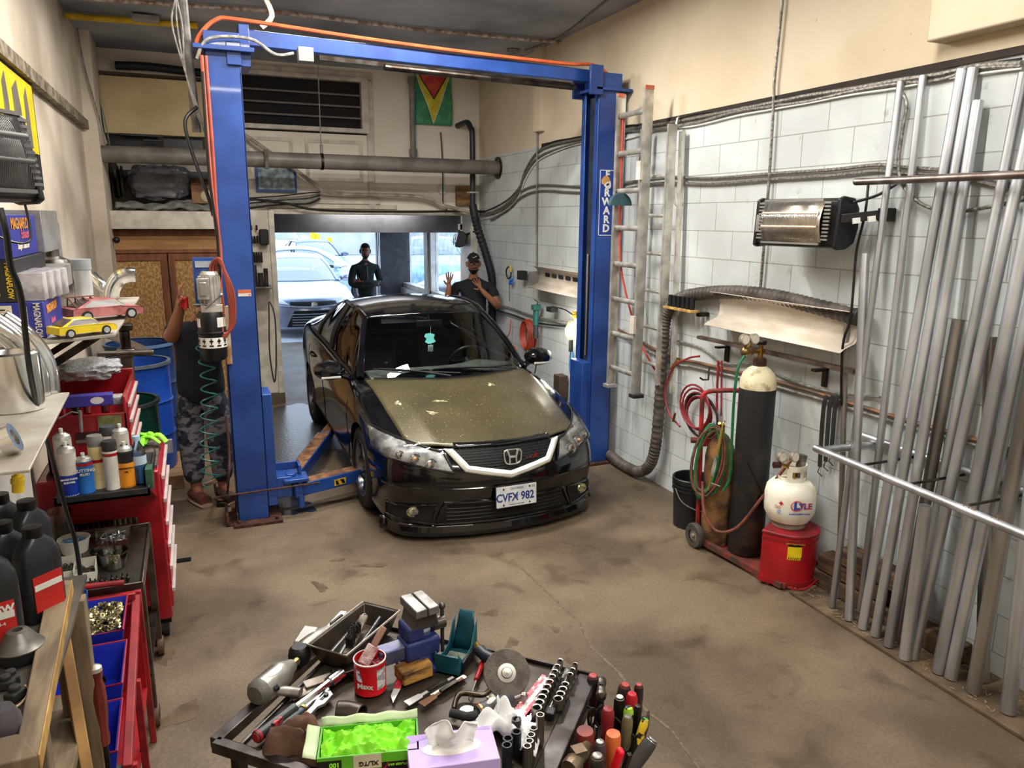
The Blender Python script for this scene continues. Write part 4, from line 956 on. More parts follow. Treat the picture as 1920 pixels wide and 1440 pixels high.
lot_car('dark car seen through the side window of the second bay',P('lot_dark',44,48,54,.3,.2,coat=.5),4.4,15.6,-1.35,sc=1.1)
lot_car('white car beyond the side window of the second bay',P('lot_white2',226,230,234,.3,coat=.5),4.7,12.9,-1.5)
# lot ground, barrier, poles, trees
struct(MB().bb((-12,13.9,-.3),(40,70,-.01)).bb((3.75,5,-.3),(40,13.9,-.01)).build('ground',P('lot_asphalt',176,178,184,.8,c2=(150,152,158),scale=2),smooth=0))
tag(MB().bb((-6,46,0),(40,46.4,1.3)).build('concrete_wall',P('lot_wall',176,178,176,.8,c2=(156,158,156),scale=1),bevel=.02),'low grey concrete wall beyond the parked cars','wall')
tag(MB().bb((10,48,0),(28,56,3.6)).build('far_building',P('far_building',190,190,196,.8,c2=(120,122,128),scale=.6),bevel=.05),'grey building edge beyond the wall outside','building')
for i,(u,h) in enumerate(((588,1.5),(597,1.35),(608,.95),(619,1.15))):
    p=px(u,478,1,41.); b_=MB().cyl((p.x,41,-.01),(p.x,41,h),.13,n=12) if i!=2 else MB().bb((p.x-.25,40.6,-.01),(p.x+.25,40.8,h))
    tag(b_.build('bollard',P('bollard_yellow',246,206,30,.5)),['tallest yellow bollard, leftmost of the four outside','second yellow bollard from the left outside','wide yellow post block between the bollards outside','rightmost short yellow bollard outside'][i],'bollard')
def tree(x,y,h,r,label,seed):
    t=thing('tree',label,'tree',(x,y,0)); rn=random.Random(seed)
    MB().tube([(0,0,-.02),(.1,0,h*.3),(0,.1,h*.7)],.12,n=8,r2=.05).build('trunk',WOOD,t)
    m=MB()
    for _ in range(900):
        g=rn.uniform(0,2*PI);ph=rn.uniform(-1,1);q=rn.uniform(.5,1)*r; c=V((q*math.cos(g)*math.sqrt(1-ph*ph),q*math.sin(g)*math.sqrt(1-ph*ph),h*.75+q*ph*.8))
        a=V((rn.uniform(-1,1),rn.uniform(-1,1),rn.uniform(-1,1))).normalized()*.11; b=a.orthogonal().normalized()*.08
        m.add([c-a,c-b,c+a,c+b],[(0,1,2,3)])
    m.build('foliage',P('leaf',96,146,60,.7,c2=(60,110,40),scale=2),t,smooth=0)
for i,(x,y,h,r,l) in enumerate(((3.4,50,4.6,1.8,'small green tree at the left of the lot, nearest the red car'),(7.5,47.5,4.6,2.0,'green tree behind the concrete wall outside'),(30,50,5,2.4,'green tree at the right behind the parked cars'))): tree(x,y,h,r,l,i)
# ================================================================ right wall: pipes, rack, ladder, heater, gas bottles
struct(MB().bb((-1.1,9.75,-.1),(.35,10.4,2.0)).bb((.5,9.76,2.7),(3.72,10.5,ZC+.15)).bb((.3,10.3,2.0),(3.72,10.5,ZC+.15)).build('sky_leak_blocker',DARKC,smooth=0))  # boxes added behind the back wall to block leaking sky light
TUBES=[ # bottom px, top px, top plane x, radius, look
((1592,1162),(1622,476),3.40,.0240,0,'medium grey pipe with cut top beside the heater cord, leftmost thick pipe'),
((1560,1138),(1689,153),3.47,.0185,0,'thin tall pipe whose foot is farthest left on the board'),
((1572,1120),(1588,590),3.44,.0160,1,'short thin dark pipe behind the black heater cord'),
((1613,1147),(1731,142),3.47,.0200,0,'tall thin pipe with bright left edge standing behind the thicker tall pipes'),
((1617,1178),(1804,130),3.46,.0250,0,'tall pipe, left one of the three that reach the cable line together'),
((1641,1192),(1825,128),3.47,.0250,0,'tall pipe, right-hand of the pair touching the cable line'),
((1666,1211),(1834,189),3.46,.0250,0,'tall pipe ending just below the pair at the cable line'),
((1688,1202),(1797,599),3.43,.0290,1,'darker short pipe with open top left of the upright dark one'),
((1697,1234),(1736,948),3.22,.0300,0,'stubby pipe with slanted bright cut end just under the lower rail'),
((1706,1208),(1885,330),3.46,.0240,0,'pipe leaning to the right just behind the long bright-edged pipe'),
((1712,1234),(1912,350),3.45,.0260,0,'long pipe with bright highlight leaning toward the frame edge'),
((1759,1260),(1905,540),3.40,.0310,0,'thick pipe right of the bare wall gap'),
((1782,1271),(1918,640),3.38,.0290,0,'thick pipe with bright seam beside another thick pipe'),
((1842,1276),(1858,632),3.44,.0300,1,'upright dark pipe with open top crossing the leaning ones'),
((1825,1297),(1915,810),3.33,.0330,1,'thick ribbed-looking dark pipe leaning across the upright one'),
((1890,1335),(1921,1050),3.30,.0330,0,'rightmost thick pipe standing at the end of the board')]
PG=[GALV,P('bare_tube',166,160,152,.42,.9,c2=(122,116,110),scale=5,stretch=(1,1,.25))]
for i,(b,t,tx,r,k,lab) in enumerate(TUBES):
    p=px(b[0],b[1],2,.024)
    q=px(t[0],t[1],0,tx)
    if i in (9,10,11,12,14,15):
        d=(q-p).normalized(); q=p+d*((2.85-p.z)/d.z); 
        if q.x>3.47: s=(3.47-p.x)/(q.x-p.x); q=V((3.47,q.y,q.z)) 
    d=(q-p); M=frame(p,d,(0,0,1)); L=d.length
    # hollow tube
    m=MB(); T=frame(p,V((1,0,0)) if abs(d.normalized().x)<.9 else V((0,1,0)),d)
    z=d.normalized(); x=(V((0,1,0))-z*z.y).normalized(); y=z.cross(x)
    T=Matrix(((x.x,y.x,z.x,p.x),(x.y,y.y,z.y,p.y),(x.z,y.z,z.z,p.z),(0,0,0,1)))
    m.lathe([(r-.0025,.0),(r,0),(r,L),(r-.0025,L),(r-.0025,L-.3),(r-.0025,0)],20,T)
    tag(m.build('metal_pipe',PG[k]),lab,'pipe','pipes leaning on the wall')
bd=MB().bb((3.17,1.0,0),(3.50,3.22,.020)); 
tag(bd.build('floor_board',P('dirty_board',104,86,64,.85,c2=(72,58,44),scale=6,bump=.3),bevel=.004),'dirty flat board on the floor under the leaning pipes','board')
for i,(y,x0,z) in enumerate(((3.02,3.36,.02),(2.78,3.36,.02),(2.98,3.37,.125),(2.82,3.36,.23))):
    tag(MB().box((0,0,.05),(.12,.50,.10)).build('timber_block',P('old_timber',98,76,54,.85,c2=(58,42,30),scale=5,stretch=(6,1,6),bump=.4),bevel=.008),
        ['end timber at the bottom of the pile nearest the red waste can','bottom timber of the pile nearer the pipes','middle timber in the pile behind the thin pipes','topmost timber on the pile behind the pipes'][i],'timber').location=(x0+.07,y-(.25 if i==1 else 0)+(.05 if i>1 else .0)*0,z)
# rack rails
rk=thing('pipe_rack','lower welded tube rail holding the leaning pipes against the wall','rack',(3.1,2.2,.95))
e=px(1548,848,0,3.12); f=px(1920,1003,0,3.10); f=e+(f-e)*1.5
bk=px(1570,822,0,3.30)
MB().tube([f,e+(f-e)*.03,e,V((e.x+.03,e.y+.03,e.z)),V((3.25,e.y+.03,e.z+.0)),V((3.49,e.y+.0,e.z))],.021,n=12,k=4).build('front_rail',GALV,rk,world=True)
MB().cyl((3.47,3.12,1.0),(3.47,1.0,.97),.021,n=12).build('back_rail',GALV,rk,world=True)
for y in (2.75,2.45,2.15,1.85,1.55): MB().cyl((3.12,y,.965),(3.50,y-.02,.975),.007,n=6).build('cross_rod',DSTEEL,rk,world=True)
for i,(u,v,s) in enumerate(((1655,895,'2'),(1815,955,'2 1/4'),(1865,972,'2.5'))):
    p=px(u,v,0,3.097)
    MB().text(s,.035,frame((3.0965,p.y,p.z+.005),(0,-1,-.0),(-1,0,.3)),ext=.0005).build('marker_lettering',P('marker_brown',120,84,40,.7),rk,world=True,smooth=0)
ru=thing('pipe_rack','upper welded tube rail crossing the tall pipes','rack',(3.3,2.4,2.4))
e=px(1606,341,0,3.30); f=px(1920,327,0,3.30); f=e+(f-e)*1.8
MB().cyl(e,f,.019,n=14).ball(e,.019).build('front_rail',P('rail_brownish',160,150,144,.4,1,c2=(120,106,100),scale=8),ru,world=True)
for y in (e.y-.15,e.y-1.1): MB().bar((e.x,y,e.z),(3.51,y,e.z),.02,.03).build('wall_arm',GALV,ru,world=True)
MB().cyl((3.47,e.y,e.z+.02),(3.47,f.y,e.z+.02),.010,n=8).build('back_rod',DSTEEL,ru,world=True)
# extension ladder hung on the wall
la=thing('extension_ladder','worn aluminium extension ladder hung on the wall beside the right lift column','ladder',(3.36,5.4,.8))
def rails(m,x,ys,z0,z1,w=.075,t=.028):
    for y,s in zip(ys,(1,-1)):
        m.bb((x-w/2,y-.003,z0),(x+w/2,y+.003,z1)); 
        for q in (-1,1): m.bb((x+q*w/2-.003,min(y,y-s*t),z0),(x+q*w/2+.003,max(y,y-s*t),z1))
ra=[5.62,5.19]; 
for y,s in zip(ra,(1,-1)):
    m=MB(); rails(m,3.28,[y,y],.80,3.18); 
    m2=MB(); w=.075; m2.bb((3.28-w/2,y-.003,.80),(3.28+w/2,y+.003,3.18)).bb((3.28-w/2,min(y,y-s*.028),.80),(3.28-w/2+.005,max(y,y-s*.028),3.18)).bb((3.28+w/2-.005,min(y,y-s*.028),.80),(3.28+w/2,max(y,y-s*.028),3.18))
    m2.build('rail',ALU,la,world=True)
    MB().bb((3.28-.05,y-.04,.77),(3.28+.05,y+.04,.80)).build('foot',BLKR if s<0 else ALU,la,world=True,bevel=.004)
    MB().bb((3.28-w/2-.001,y-.006,3.16),(3.28+w/2+.001,y+.006,3.19)).build('end_cap',P('cap_orange',206,110,80,.5),la,world=True)
for y,s in ((5.42,1),(5.02,-1)):
    w=.07; MB().bb((3.39-w/2,y-.003,.90),(3.39+w/2,y+.003,2.9)).bb((3.39-w/2,min(y,y-s*.025),.90),(3.39-w/2+.004,max(y,y-s*.025),2.9)).bb((3.39+w/2-.004,min(y,y-s*.025),.90),(3.39+w/2,max(y,y-s*.025),2.9)).build('rail',ALU,la,world=True)
for k in range(8):
    z=.95+.295*k
    MB().tube([(3.28,5.19,z),(3.28,5.62,z)],.017,n=10,sq=1.3).build('rung',ALU,la,world=True)
    if k<6: MB().tube([(3.39,5.02,z+.1),(3.39,5.42,z+.1)],.015,n=8).build('rung',ALU,la,world=True)
MB().lathe([(.001,-.02),(.10,-.02),(.10,.02),(.001,.02)],20,frame((3.26,5.53,2.31),(1,0,0),(0,1,0)),PI,2*PI).build('rope_pulley_guard',P('guard_teal',60,90,100,.5),la,world=True)
MB().tube([(3.30,5.6,3.0),(3.30,5.58,2.0),(3.34,5.52,1.6),(3.40,5.35,1.2),(3.42,5.15,1.0)],.009,n=7,k=5).build('rope',P('rope_red',190,70,60,.7),la,world=True)
for z in (2.5,1.3): MB().bb((3.22,5.18,z),(3.242,5.24,z+.14)).build('sticker',P('ladder_sticker',214,206,196,.5),la,world=True)
MB().tube([(3.51,5.1,2.95),(3.44,5.05,2.9),(3.43,5.03,2.4),(3.46,5.0,2.3),(3.50,4.98,2.32)],.01,n=6,k=4).build('hanger_hook',ALU,la,world=True)
# aluminium corner profile leaning beside the ladder
tag(MB().bar((3.44,4.92,.85),(3.46,5.00,2.85),.05,.02).build('aluminium_profile',ALU),'long flat aluminium bar standing against the wall right of the ladder','bar')
# radiant heaters
def heater(loc,rz,tilt,label,group=None,dim=False):
    t=thing('wall_heater',label,'heater',loc,rot=(tilt,0,rz),group=group)
    # local: x width, -y front, z up
    sec=[(-.02,-.13),(.05,-.15),(.11,-.12),(.14,-.05),(.14,.06),(.11,.12),(.05,.135),(-.01,.12)]
    m=MB(); T=Matrix(((0,0,1,0),(1,0,0,0),(0,1,0,0),(0,0,0,1)))
    sec2=[(-.03,-.13),(-.01,-.14),(.05,-.135),(.11,-.10),(.13,-.02),(.12,.08),(.08,.13),(.0,.135),(-.03,.12)]
    m.prism([(y,z) for y,z in sec2],-.29,.29,T)
    m.build('housing',BLK,t,bevel=.010,seg=3)
    for s in (-1,1):
        MB().prism([(y*1.08-.008,z*1.06) for y,z in sec2],s*.29-.012,s*.29+.012,T).build('end_cap',P('cap_black',24,24,30,.35),t,bevel=.006)
    # curved reflector window with element tubes behind a wire guard
    def refl(u,v):
        z=.11-.22*v; y=-.048-.028*math.sin(PI*min(1,max(0,v)))-.0
        return V((-.19+.40*u,y,z))
    rf=MB().grid(refl,2,12).build('reflector',P('reflector_warm',222,214,198,.30,1,c2=(190,176,154),scale=12),t,solid=.004)
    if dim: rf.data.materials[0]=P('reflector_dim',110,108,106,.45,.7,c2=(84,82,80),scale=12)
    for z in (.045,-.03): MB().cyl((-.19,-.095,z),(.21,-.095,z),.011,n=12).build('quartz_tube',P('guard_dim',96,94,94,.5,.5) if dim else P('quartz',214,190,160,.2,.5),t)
    g=MB()
    for k in range(52):
        u=k/51; g.tube([refl(u,v/6)+V((0,-.030,0)) for v in range(7)],.0018,n=4)
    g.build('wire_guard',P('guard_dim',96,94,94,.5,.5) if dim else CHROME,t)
    fr=MB()
    for s in (-1,1): fr.bar((-.20,-.075,s*.12),(.22,-.075,s*.12),.012,.012)
    for k in range(11):
        for x in (-.225,.245): fr.bb((x-.02,-.072,-.10+.02*k),(x+.02,-.062,-.09+.02*k))
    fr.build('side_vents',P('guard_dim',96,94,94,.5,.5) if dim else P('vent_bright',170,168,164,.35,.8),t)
    MB().bb((-.05,-.06,.135),(.03,-.055,.142)).build('maker_plate',WHITE,t)
    MB().bb((-.262,-.07,-.06),(-.235,-.062,.04)).build('side_badge',GREYP,t)
    return t
h=heater((3.26,3.50,2.19),-PI/2+.10,-.05,'black radiant heater on a swivel arm, mounted on the painted block wall')
M=TM(h).inverted()
MB().bar(M@V((3.27,3.21,2.21)),M@V((3.44,3.09,2.235)),.018,.05).bar(M@V((3.44,3.09,2.235)),M@V((3.51,3.08,2.235)),.06,.07).build('bracket_arm',BLK,h,bevel=.004)
MB().bar(M@V((3.30,3.145,2.20)),M@V((3.33,3.125,2.205)),.024,.03).bar(M@V((3.36,3.10,2.21)),M@V((3.39,3.08,2.215)),.024,.03).build('arm_label',WHITE,h)
MB().tube([M@V(p) for p in ((3.35,3.2,2.30),(3.42,3.1,2.34),(3.46,2.98,2.42))],.008,n=7,k=5).build('power_lead',BLK,h)
tag(MB().tube([px(1628,345,0,3.44),px(1622,400,0,3.42),px(1606,470,0,3.40),px(1600,540,0,3.38),px(1594,600,0,3.37),px(1580,650,0,3.36),px(1577,760,0,3.40)],.0075,n=7,k=6).build('heater_cord',BLK),'black cord hanging from the upper pipe rail past the thin pipes','cord')
h2=heater((3.30,9.75,1.93),-PI/2-.35,-.25,'small black heater hanging in the far bay by the side windows'); h2.scale=(.72,.72,.72)
MB().bar((.0,.10,.1),(.1,.24,.2),.03,.03).build('bracket_arm',BLK,h2)
h3=heater((-.60,2.60,2.37),PI/2-.5,-.15,'large black radiant heater at the left edge, seen close up',dim=True); h3.scale=(.95,.95,.95)
M=TM(h3).inverted()
MB().bar(M@V((-.6,2.55,2.5)),M@V((-.895,2.5,2.6)),.04,.04).build('bracket_arm',BLK,h3)
MB().tube([M@V(p) for p in ((-.60,2.62,2.24),(-.54,2.72,2.14),(-.47,2.82,2.12),(-.475,2.84,2.25))],.004,n=6,k=6).build('power_lead',BLK,h3)
# channel shelves
def channel(y0,y1,z,label,slots):
    t=thing('metal_trough',label,'shelf',(3.5,(y0+y1)/2,z))
    sec=[(3.36,z+.205),(3.40,z+.20),(3.44,z+.17),(3.46,z+.12),(3.46,z+.06),(3.44,z+.02),(3.36,z-.01),(3.33,z-.03)]
    MB().grid(lambda u,v:(lambda i,f:V((sec[i][0]+(sec[i+1][0]-sec[i][0])*f,y1+(y0-y1)*u,sec[i][1]+(sec[i+1][1]-sec[i][1])*f)))(min(int(v*7),6),v*7-min(int(v*7),6)),2,21).build('trough',P('trough_cream',222,212,196,.5,c2=(196,182,166),scale=3,stretch=(1,1,3)),t,world=True,solid=.004)
    for y in (y0+.12,y1-.12): MB().bb((3.46,y-.02,z-.02),(3.51,y+.02,z+.15)).build('wall_bracket',GREYP,t,world=True)
    if slots:
        for k in range(7): MB().bb((3.448,y1-.20-.16*k,z+.10),(3.456,y1-.30-.16*k,z+.14)).build('slot',BLK,t,world=True)
        MB().bb((3.36,y1-.04,z-.02),(3.46,y1+.04,z+.14)).build('end_plate',GREYP,t,world=True)
    return t
channel(3.17,4.42,1.50,'cream metal trough shelf under the ribbed hose on the block wall',0)
channel(6.30,7.55,1.50,'slotted cream trough shelf left of the right lift column',1)
# ribbed exhaust hose
hp=[px(u,v,0,x) for u,v,x in ((1612,596,3.44),(1520,572,3.455),(1450,556,3.45),(1380,548,3.44),(1320,550,3.44),(1275,560,3.43),(1250,590,3.42),(1243,650,3.42),(1238,740,3.42),(1230,830,3.42),(1218,872,3.42),(1196,884,3.42),(1165,870,3.42),(1143,852,3.42))]
tag(MB().tube(catmull(hp,26),.046,n=14,rf=lambda t:1+.09*math.sin(t*2*PI*105)).build('ribbed_hose',P('ribbed_brown',88,80,74,.55,c2=(58,52,48))),'thick ribbed grey hose running over the trough and down to the floor','hose')
bl=thing('socket_block','row of dark deep sockets standing on a yellow strip on the wall','tool holder',(3.36,4.78,1.53))
MB().bb((-.02,-.18,0),(.06,.18,.018)).build('strip',P('strip_ochre',200,160,80,.7,c2=(150,110,60),scale=20),bl,bevel=.003)
for k in range(6): MB().lathe([(.001,.018),(.019,.018),(.019,.105),(.013,.105),(.013,.06),(.001,.06)],14,Matrix.Translation((.02,.14-.056*k,0))).build('socket',P('impact_black',46,48,50,.4,.6),bl)
MB().bb((.06,-.18,-.03),(.145,-.14,.0)).build('bracket',DSTEEL,bl)
# angle iron rail and brackets
ar=thing('angle_rail','long brown angle iron rail under the cream trough','rail',(3.45,3.9,1.34))
MB().bar(px(1311,632,0,3.40),px(1605,697,0,3.40),.045,.022).build('rail',P('rail_brown',104,88,76,.55,.4,c2=(70,56,48),scale=14),ar,world=True)
for u,v in ((1362,652),(1546,695)):
    p=px(u,v,0,3.49); MB().bb((3.49,p.y-.018,p.z-.10),(3.505,p.y+.018,p.z+.02)).bb((3.40,p.y-.018,p.z+.0),(3.505,p.y+.018,p.z+.015)).build('bracket',BLK,ar,world=True)
# wall cables
def wcable(pts,r,m,label,x=3.50,g=None,k=5,name='wall_cable'):
    return tag(MB().tube([px(a[0],a[1],0,a[2] if len(a)>2 else x) for a in pts],r,n=7,k=k).build(name,m),label,'cable',g)
ARM=P('armoured',150,146,138,.45,.5,c2=(100,96,90),scale=60)
top=[(1915,118),(1833,123),(1760,139),(1680,151),(1600,166),(1520,178),(1450,192),(1380,206),(1300,222),(1240,233),(1170,244),(1090,260),(1035,272),(1005,288),(985,320),(975,350),(955,378),(925,397),(895,402)]
LT=['thick armoured cable along the beige and white wall joint','second armoured cable just below the wall joint line','pale loose cable drooping under the wall joint line','thin dark cable hugging the wall joint line']
for i,(dv,r,m) in enumerate(((0,.013,ARM),(7,.011,ARM),(13,.006,WHITE),(-4,.007,BLKR))):
    wcable([(u,v+dv+(4*math.sin(u*.013*(i+1)) if i>0 else 0)) for u,v in top],r,m,LT[i],3.495)
tag(MB().bb((3.497,-2.5,2.94),(3.513,7.6,2.975)).build('soot_gap',P('soot_dark',48,40,34,.9),smooth=0),'dark sooty joint between beige plaster and white blocks','joint')
for i,dv in enumerate((0,11)):
    wcable([(1985,350+dv),(1900,344+dv),(1800,322+dv),(1700,314+dv),(1645,309+dv),(1560,318+dv),(1440,326+dv),(1330,334+dv),(1237,332+dv),(1160,345+dv),(1090,350+dv),(1010,347+dv),(975,360+dv),(955,380+dv),(920,402+dv)],.010,ARM,['upper of two armoured cables across the wall above the heater','lower of two armoured cables across the wall above the heater'][i],3.49)
wcable([(1468,-10),(1461,60),(1452,150),(1450,200),(1443,320),(1437,400),(1425,547)],.010,ARM,'armoured conduit dropping straight down the right wall left of the heater',3.485,name='wall_conduit')
wcable([(1007,100),(1007,280),(1006,420),(1006,500)],.010,GREYP,'thin vertical conduit left of the right lift column',3.49,name='wall_conduit')
wcable([(1689,170),(1700,195),(1693,240),(1685,300),(1690,340),(1712,370),(1745,390),(1800,396),(1870,385),(1930,372)],.010,ARM,'armoured cable dropping behind the two thin tall pipes and running right',3.48)
for i,(dv,r,m) in enumerate(((0,.012,P('copper_line',150,110,84,.5,.4,c2=(110,90,76))),(10,.010,WIRE))):
    wcable([(1160,618+dv),(1255,668+dv),(1300,678+dv),(1360,692+dv),(1420,705+dv),(1480,722+dv),(1550,742+dv),(1640,770+dv),(1760,805+dv),(1920,850+dv)],r,m,['copper line running along the lower right wall behind the pipes','grey cable running just below the copper line'][i],3.495)
wcable([(1255,636),(1310,650),(1355,680),(1420,684),(1480,712),(1560,735),(1650,745)],.008,WIRE,'slack grey cable swagged between hooks behind the gas bottle',3.49)
for i in range(2):
    wcable([(930,570+12*i),(960,578+12*i),(1000,592+12*i),(1040,600+10*i),(1075,605+8*i)],.010,BLKR if i else WIRE,['grey cable on the wall between the cap man and the lift column','black cable on the wall between the cap man and the lift column'][i],3.48)
# hose coil on hook
co=thing('red_hose_coil','coil of dark red air hose hanging on a black wall hook','hose',px(1302,760,0,3.46))
for i in range(6):
    c=px(1302+i*3,762+i*2,0,3.42+.01*i); r=.162-.012*(i%4); 
    MB().tube([V((c.x,c.y+r*math.cos(2*PI*k/20)*(1.12+.03*i),c.z+r*1.02*math.sin(2*PI*k/20)-.01*i)) for k in range(20)],.008,n=7,closed=True).build('hose_loop',[RHOSE,RHOSE,P('hose_maroon',110,44,46,.5),RHOSE,BLKR,RHOSE][i],co,world=True)
MB().tube([px(1312,668,0,3.46),px(1290,672,0,3.44),px(1262,690,0,3.42),px(1247,735,0,3.42),px(1255,775,0,3.42),px(1275,800,0,3.42)],.008,n=7,k=5).build('hose_tail',RHOSE,co,world=True)
MB().cyl(px(1271,676,0,3.43),px(1258,693,0,3.42),.014,n=10).build('brass_fitting',GOLD,co,world=True)
MB().cyl(px(1266,775,0,3.40),px(1262,790,0,3.40),.010,n=10).build('brass_fitting',GOLD,co,world=True)
MB().tube([px(1330,688,0,3.49),px(1328,712,0,3.47),px(1318,712,0,3.40),px(1312,708,0,3.38)],.007,n=6).build('wall_hook',BLK,co,world=True)
st=thing('rubber_straps','black rubber straps hanging from the cable hooks left of the thin pipes','straps',px(1552,740,0,3.46))
for i,u in enumerate((1545,1556,1566)):
    MB().tube([px(u+6,742,0,3.46),px(u,760,0,3.45),px(u-5,820,0,3.45),px(u-8,875-10*i,0,3.45)],.017,n=8,k=4,sq=.4).build('strap',BLKR,st,world=True)
    MB().tube([px(u-8,875-10*i,0,3.45),px(u-12,885-10*i,0,3.44),px(u-4,893-10*i,0,3.43)],.003,n=5).build('strap_hook',DSTEEL,st,world=True)
tag(MB().tube([px(1347,676,0,3.48),px(1345,720,0,3.47),px(1344,770,0,3.47)],.009,n=6).tube([px(1353,676,0,3.48),px(1352,780,0,3.47)],.006,n=6).build('hanging_hose_end',RHOSE),'pair of thin red and dark lines hanging behind the red cart handle','hose')
# ---- area between cap man and lift column
gc=thing('cord_hank','hank of orange-red cord hanging on the wall left of the green grinder','cord',px(985,620,0,3.46))
for i in range(7):
    c=px(983+i*2,628,0,3.44+.005*i); r=.16+.008*(i%3)
    MB().tube([V((c.x,c.y+.15*math.cos(2*PI*k/18)*(.8+.05*i),c.z+r*math.sin(2*PI*k/18))) for k in range(18)],.008,n=6,closed=True).build('cord_loop',P('cord_orange',178,70,52,.5),gc,world=True)
tag(MB().tube([px(958,600,0,3.47),px(955,625,0,3.46),px(945,640,0,3.46),px(965,650,0,3.45),px(972,672,0,3.45)],.007,k=5,n=6).build('orange_wire',P('wire_orange',220,96,60,.5)),'thin orange-red wire on the wall right of the cap man','wire')
gn=thing('angle_grinder','green angle grinder hanging on the wall near the lamp','grinder',px(1005,590,0,3.42))
MB().cyl((0,0,.05),(0,0,-.12),.032,n=14).box((0,0,.08),(.09,.07,.06)).build('motor_body',P('tool_teal',40,104,96,.45),gn,bevel=.006)
MB().cyl((0,0,-.12),(0,0,-.26),.028,n=12).build('handle_body',P('tool_grey',60,64,66,.5),gn); MB().tube([(0,.0,.1),(0,-.05,.14),(0,.05,.16)],.005,k=4).build('wire_hook',BLK,gn)
MB().tube([(0,0,-.26),(.0,.03,-.4),(0,-.02,-.55),(0,.03,-.7)],.006,k=4,n=6).build('cord',BLK,gn)
tag(MB().box((0,0,0),(.08,.12,.05)).tube([(0,-.06,.03),(0,-.3,.03),(0,-.5,.0),(0,-.6,.05)],.007,k=4).build('wall_tool_bar',BLKR,bevel=.004),'black tool bar and lead on the wall right of the green grinder','tool')
bpy.data.objects['wall_tool_bar'].location=px(1035,580,0,3.44)
wk=thing('work_lamp','glowing hand lamp hanging on the wall beside the right lift column','lamp',px(1071,622,0,3.42))
MB().lathe([(.001,-.06),(.03,-.05),(.045,0),(.04,.05),(.02,.085),(.001,.09)],18).build('bulb',mat('lamp_glow',(1,.97,.88),.4,emit=30,col2=(1,.97,.88)),wk)
cg=MB()
for k in range(6):
    g=2*PI*k/6; cg.tube([(.02*math.cos(g),.02*math.sin(g),-.08),(.06*math.cos(g),.06*math.sin(g),-.02),(.058*math.cos(g),.058*math.sin(g),.05),(.02*math.cos(g),.02*math.sin(g),.11)],.0025,k=3,n=5)
cg.build('lamp_cage',P('cage_yellow',206,170,60,.5),wk); MB().cyl((0,0,-.08),(0,0,-.2),.022,n=12).build('handle',BLKR,wk)
MB().box((.04,-.02,.17),(.05,.08,.06)).build('yellow_holder',YEL,wk,bevel=.005)
l=bpy.data.lights.new('work_lamp_light','POINT'); l.energy=9; l.shadow_soft_size=.05; l.color=(1,.95,.85); lo=bpy.data.objects.new('work_lamp_light',l); COL.objects.link(lo); lo.location=(-.07,-.02,0); lo.parent=wk
hk=thing('blue_cord_hank','hank of blue cord under the work lamp','cord',px(1072,680,0,3.44))
for i in range(4): MB().tube([(0,.03*math.cos(2*PI*k/14)*(1+.2*i),.14*math.sin(2*PI*k/14)) for k in range(14)],.006,n=6,closed=True).build('cord_loop',P('cord_blue',60,130,190,.5),hk)
tag(MB().box((0,0,0),(.08,.12,.10)).build('junction_box',BLKR,bevel=.005),'small dark box at the left end of the slotted trough','box'); bpy.data.objects['junction_box'].location=px(979,516,0,3.44)
tag(MB().box((0,0,0),(.10,.14,.24)).build('brown_box',P('box_brown',70,54,44,.7),bevel=.005),'brown box low on the wall behind the hood, left of the lift column','box'); bpy.data.objects['brown_box'].location=px(1051,724,0,3.44)
pg=thing('cable_tool_cluster','cluster of grey wires with blue clamp and yellow clip on the wall by the hose','tool',px(958,510,0,3.46))
MB().tube([(0,.1,.05),(0,.15,.0),(0,.1,-.08),(0,.0,-.05),(0,.02,.05),(0,.1,.05)],.010,k=5,n=6).build('wire_coil',BLKR,pg)
MB().cyl((0,-.0,.0),(0,.02,.07),.012).build('yellow_clip',YEL,pg); MB().cyl((0,-.04,-.08),(0,.03,-.14),.018).cyl((0,-.04,-.14),(0,.03,-.09),.012).build('blue_clamp',P('clamp_blue',40,110,200,.4),pg)
MB().cyl((0,.05,-.05),(0,.04,-.35),.004,n=5).build('rod',DSTEEL,pg)
# ---- gas cylinders, cart, bucket, waste can
cyl=thing('gas_cylinder','tall black gas cylinder with cream shoulder chained on the red cart','gas cylinder',(3.29,3.77,.02))
CK=P('cylinder_black',34,34,36,.5,0,c2=(70,56,42),scale=6,lo=.3,hi=.48,bump=.1)
MB().lathe([(.001,0),(.105,0),(.115,.02),(.115,1.14),(.113,1.16)],40).build('tank_body',CK,cyl)
MB().lathe([(.1145,1.12),(.1155,1.14),(.113,1.18),(.098,1.225),(.07,1.255),(.045,1.27),(.04,1.275)],40).build('shoulder',P('shoulder_cream',226,216,180,.5,c2=(170,150,110),scale=18,lo=.3,hi=.5),cyl)
MB().lathe([(.04,1.27),(.042,1.275),(.042,1.31),(.035,1.325),(.001,1.33)],24).build('neck_ring',RUST,cyl)
vl=MB().cyl((0,0,1.32),(0,0,1.40),.016).cyl((0,0,1.365),(-.07,0,1.365),.012).cyl((.0,0,1.36),(.03,0,1.36),.012).build('valve',GOLD,cyl)
MB().lathe([(.001,1.41),(.03,1.41),(.036,1.42),(.036,1.43),(.028,1.44),(.001,1.44)],12).build('hand_wheel',BLK,vl)
rg=MB().cyl((-.07,0,1.365),(-.14,0,1.375),.022).ball((-.13,-.01,1.375),.032)
rg=rg.build('regulator',P('brass_dull',150,124,84,.35,.9,c2=(100,80,56),scale=14),cyl)
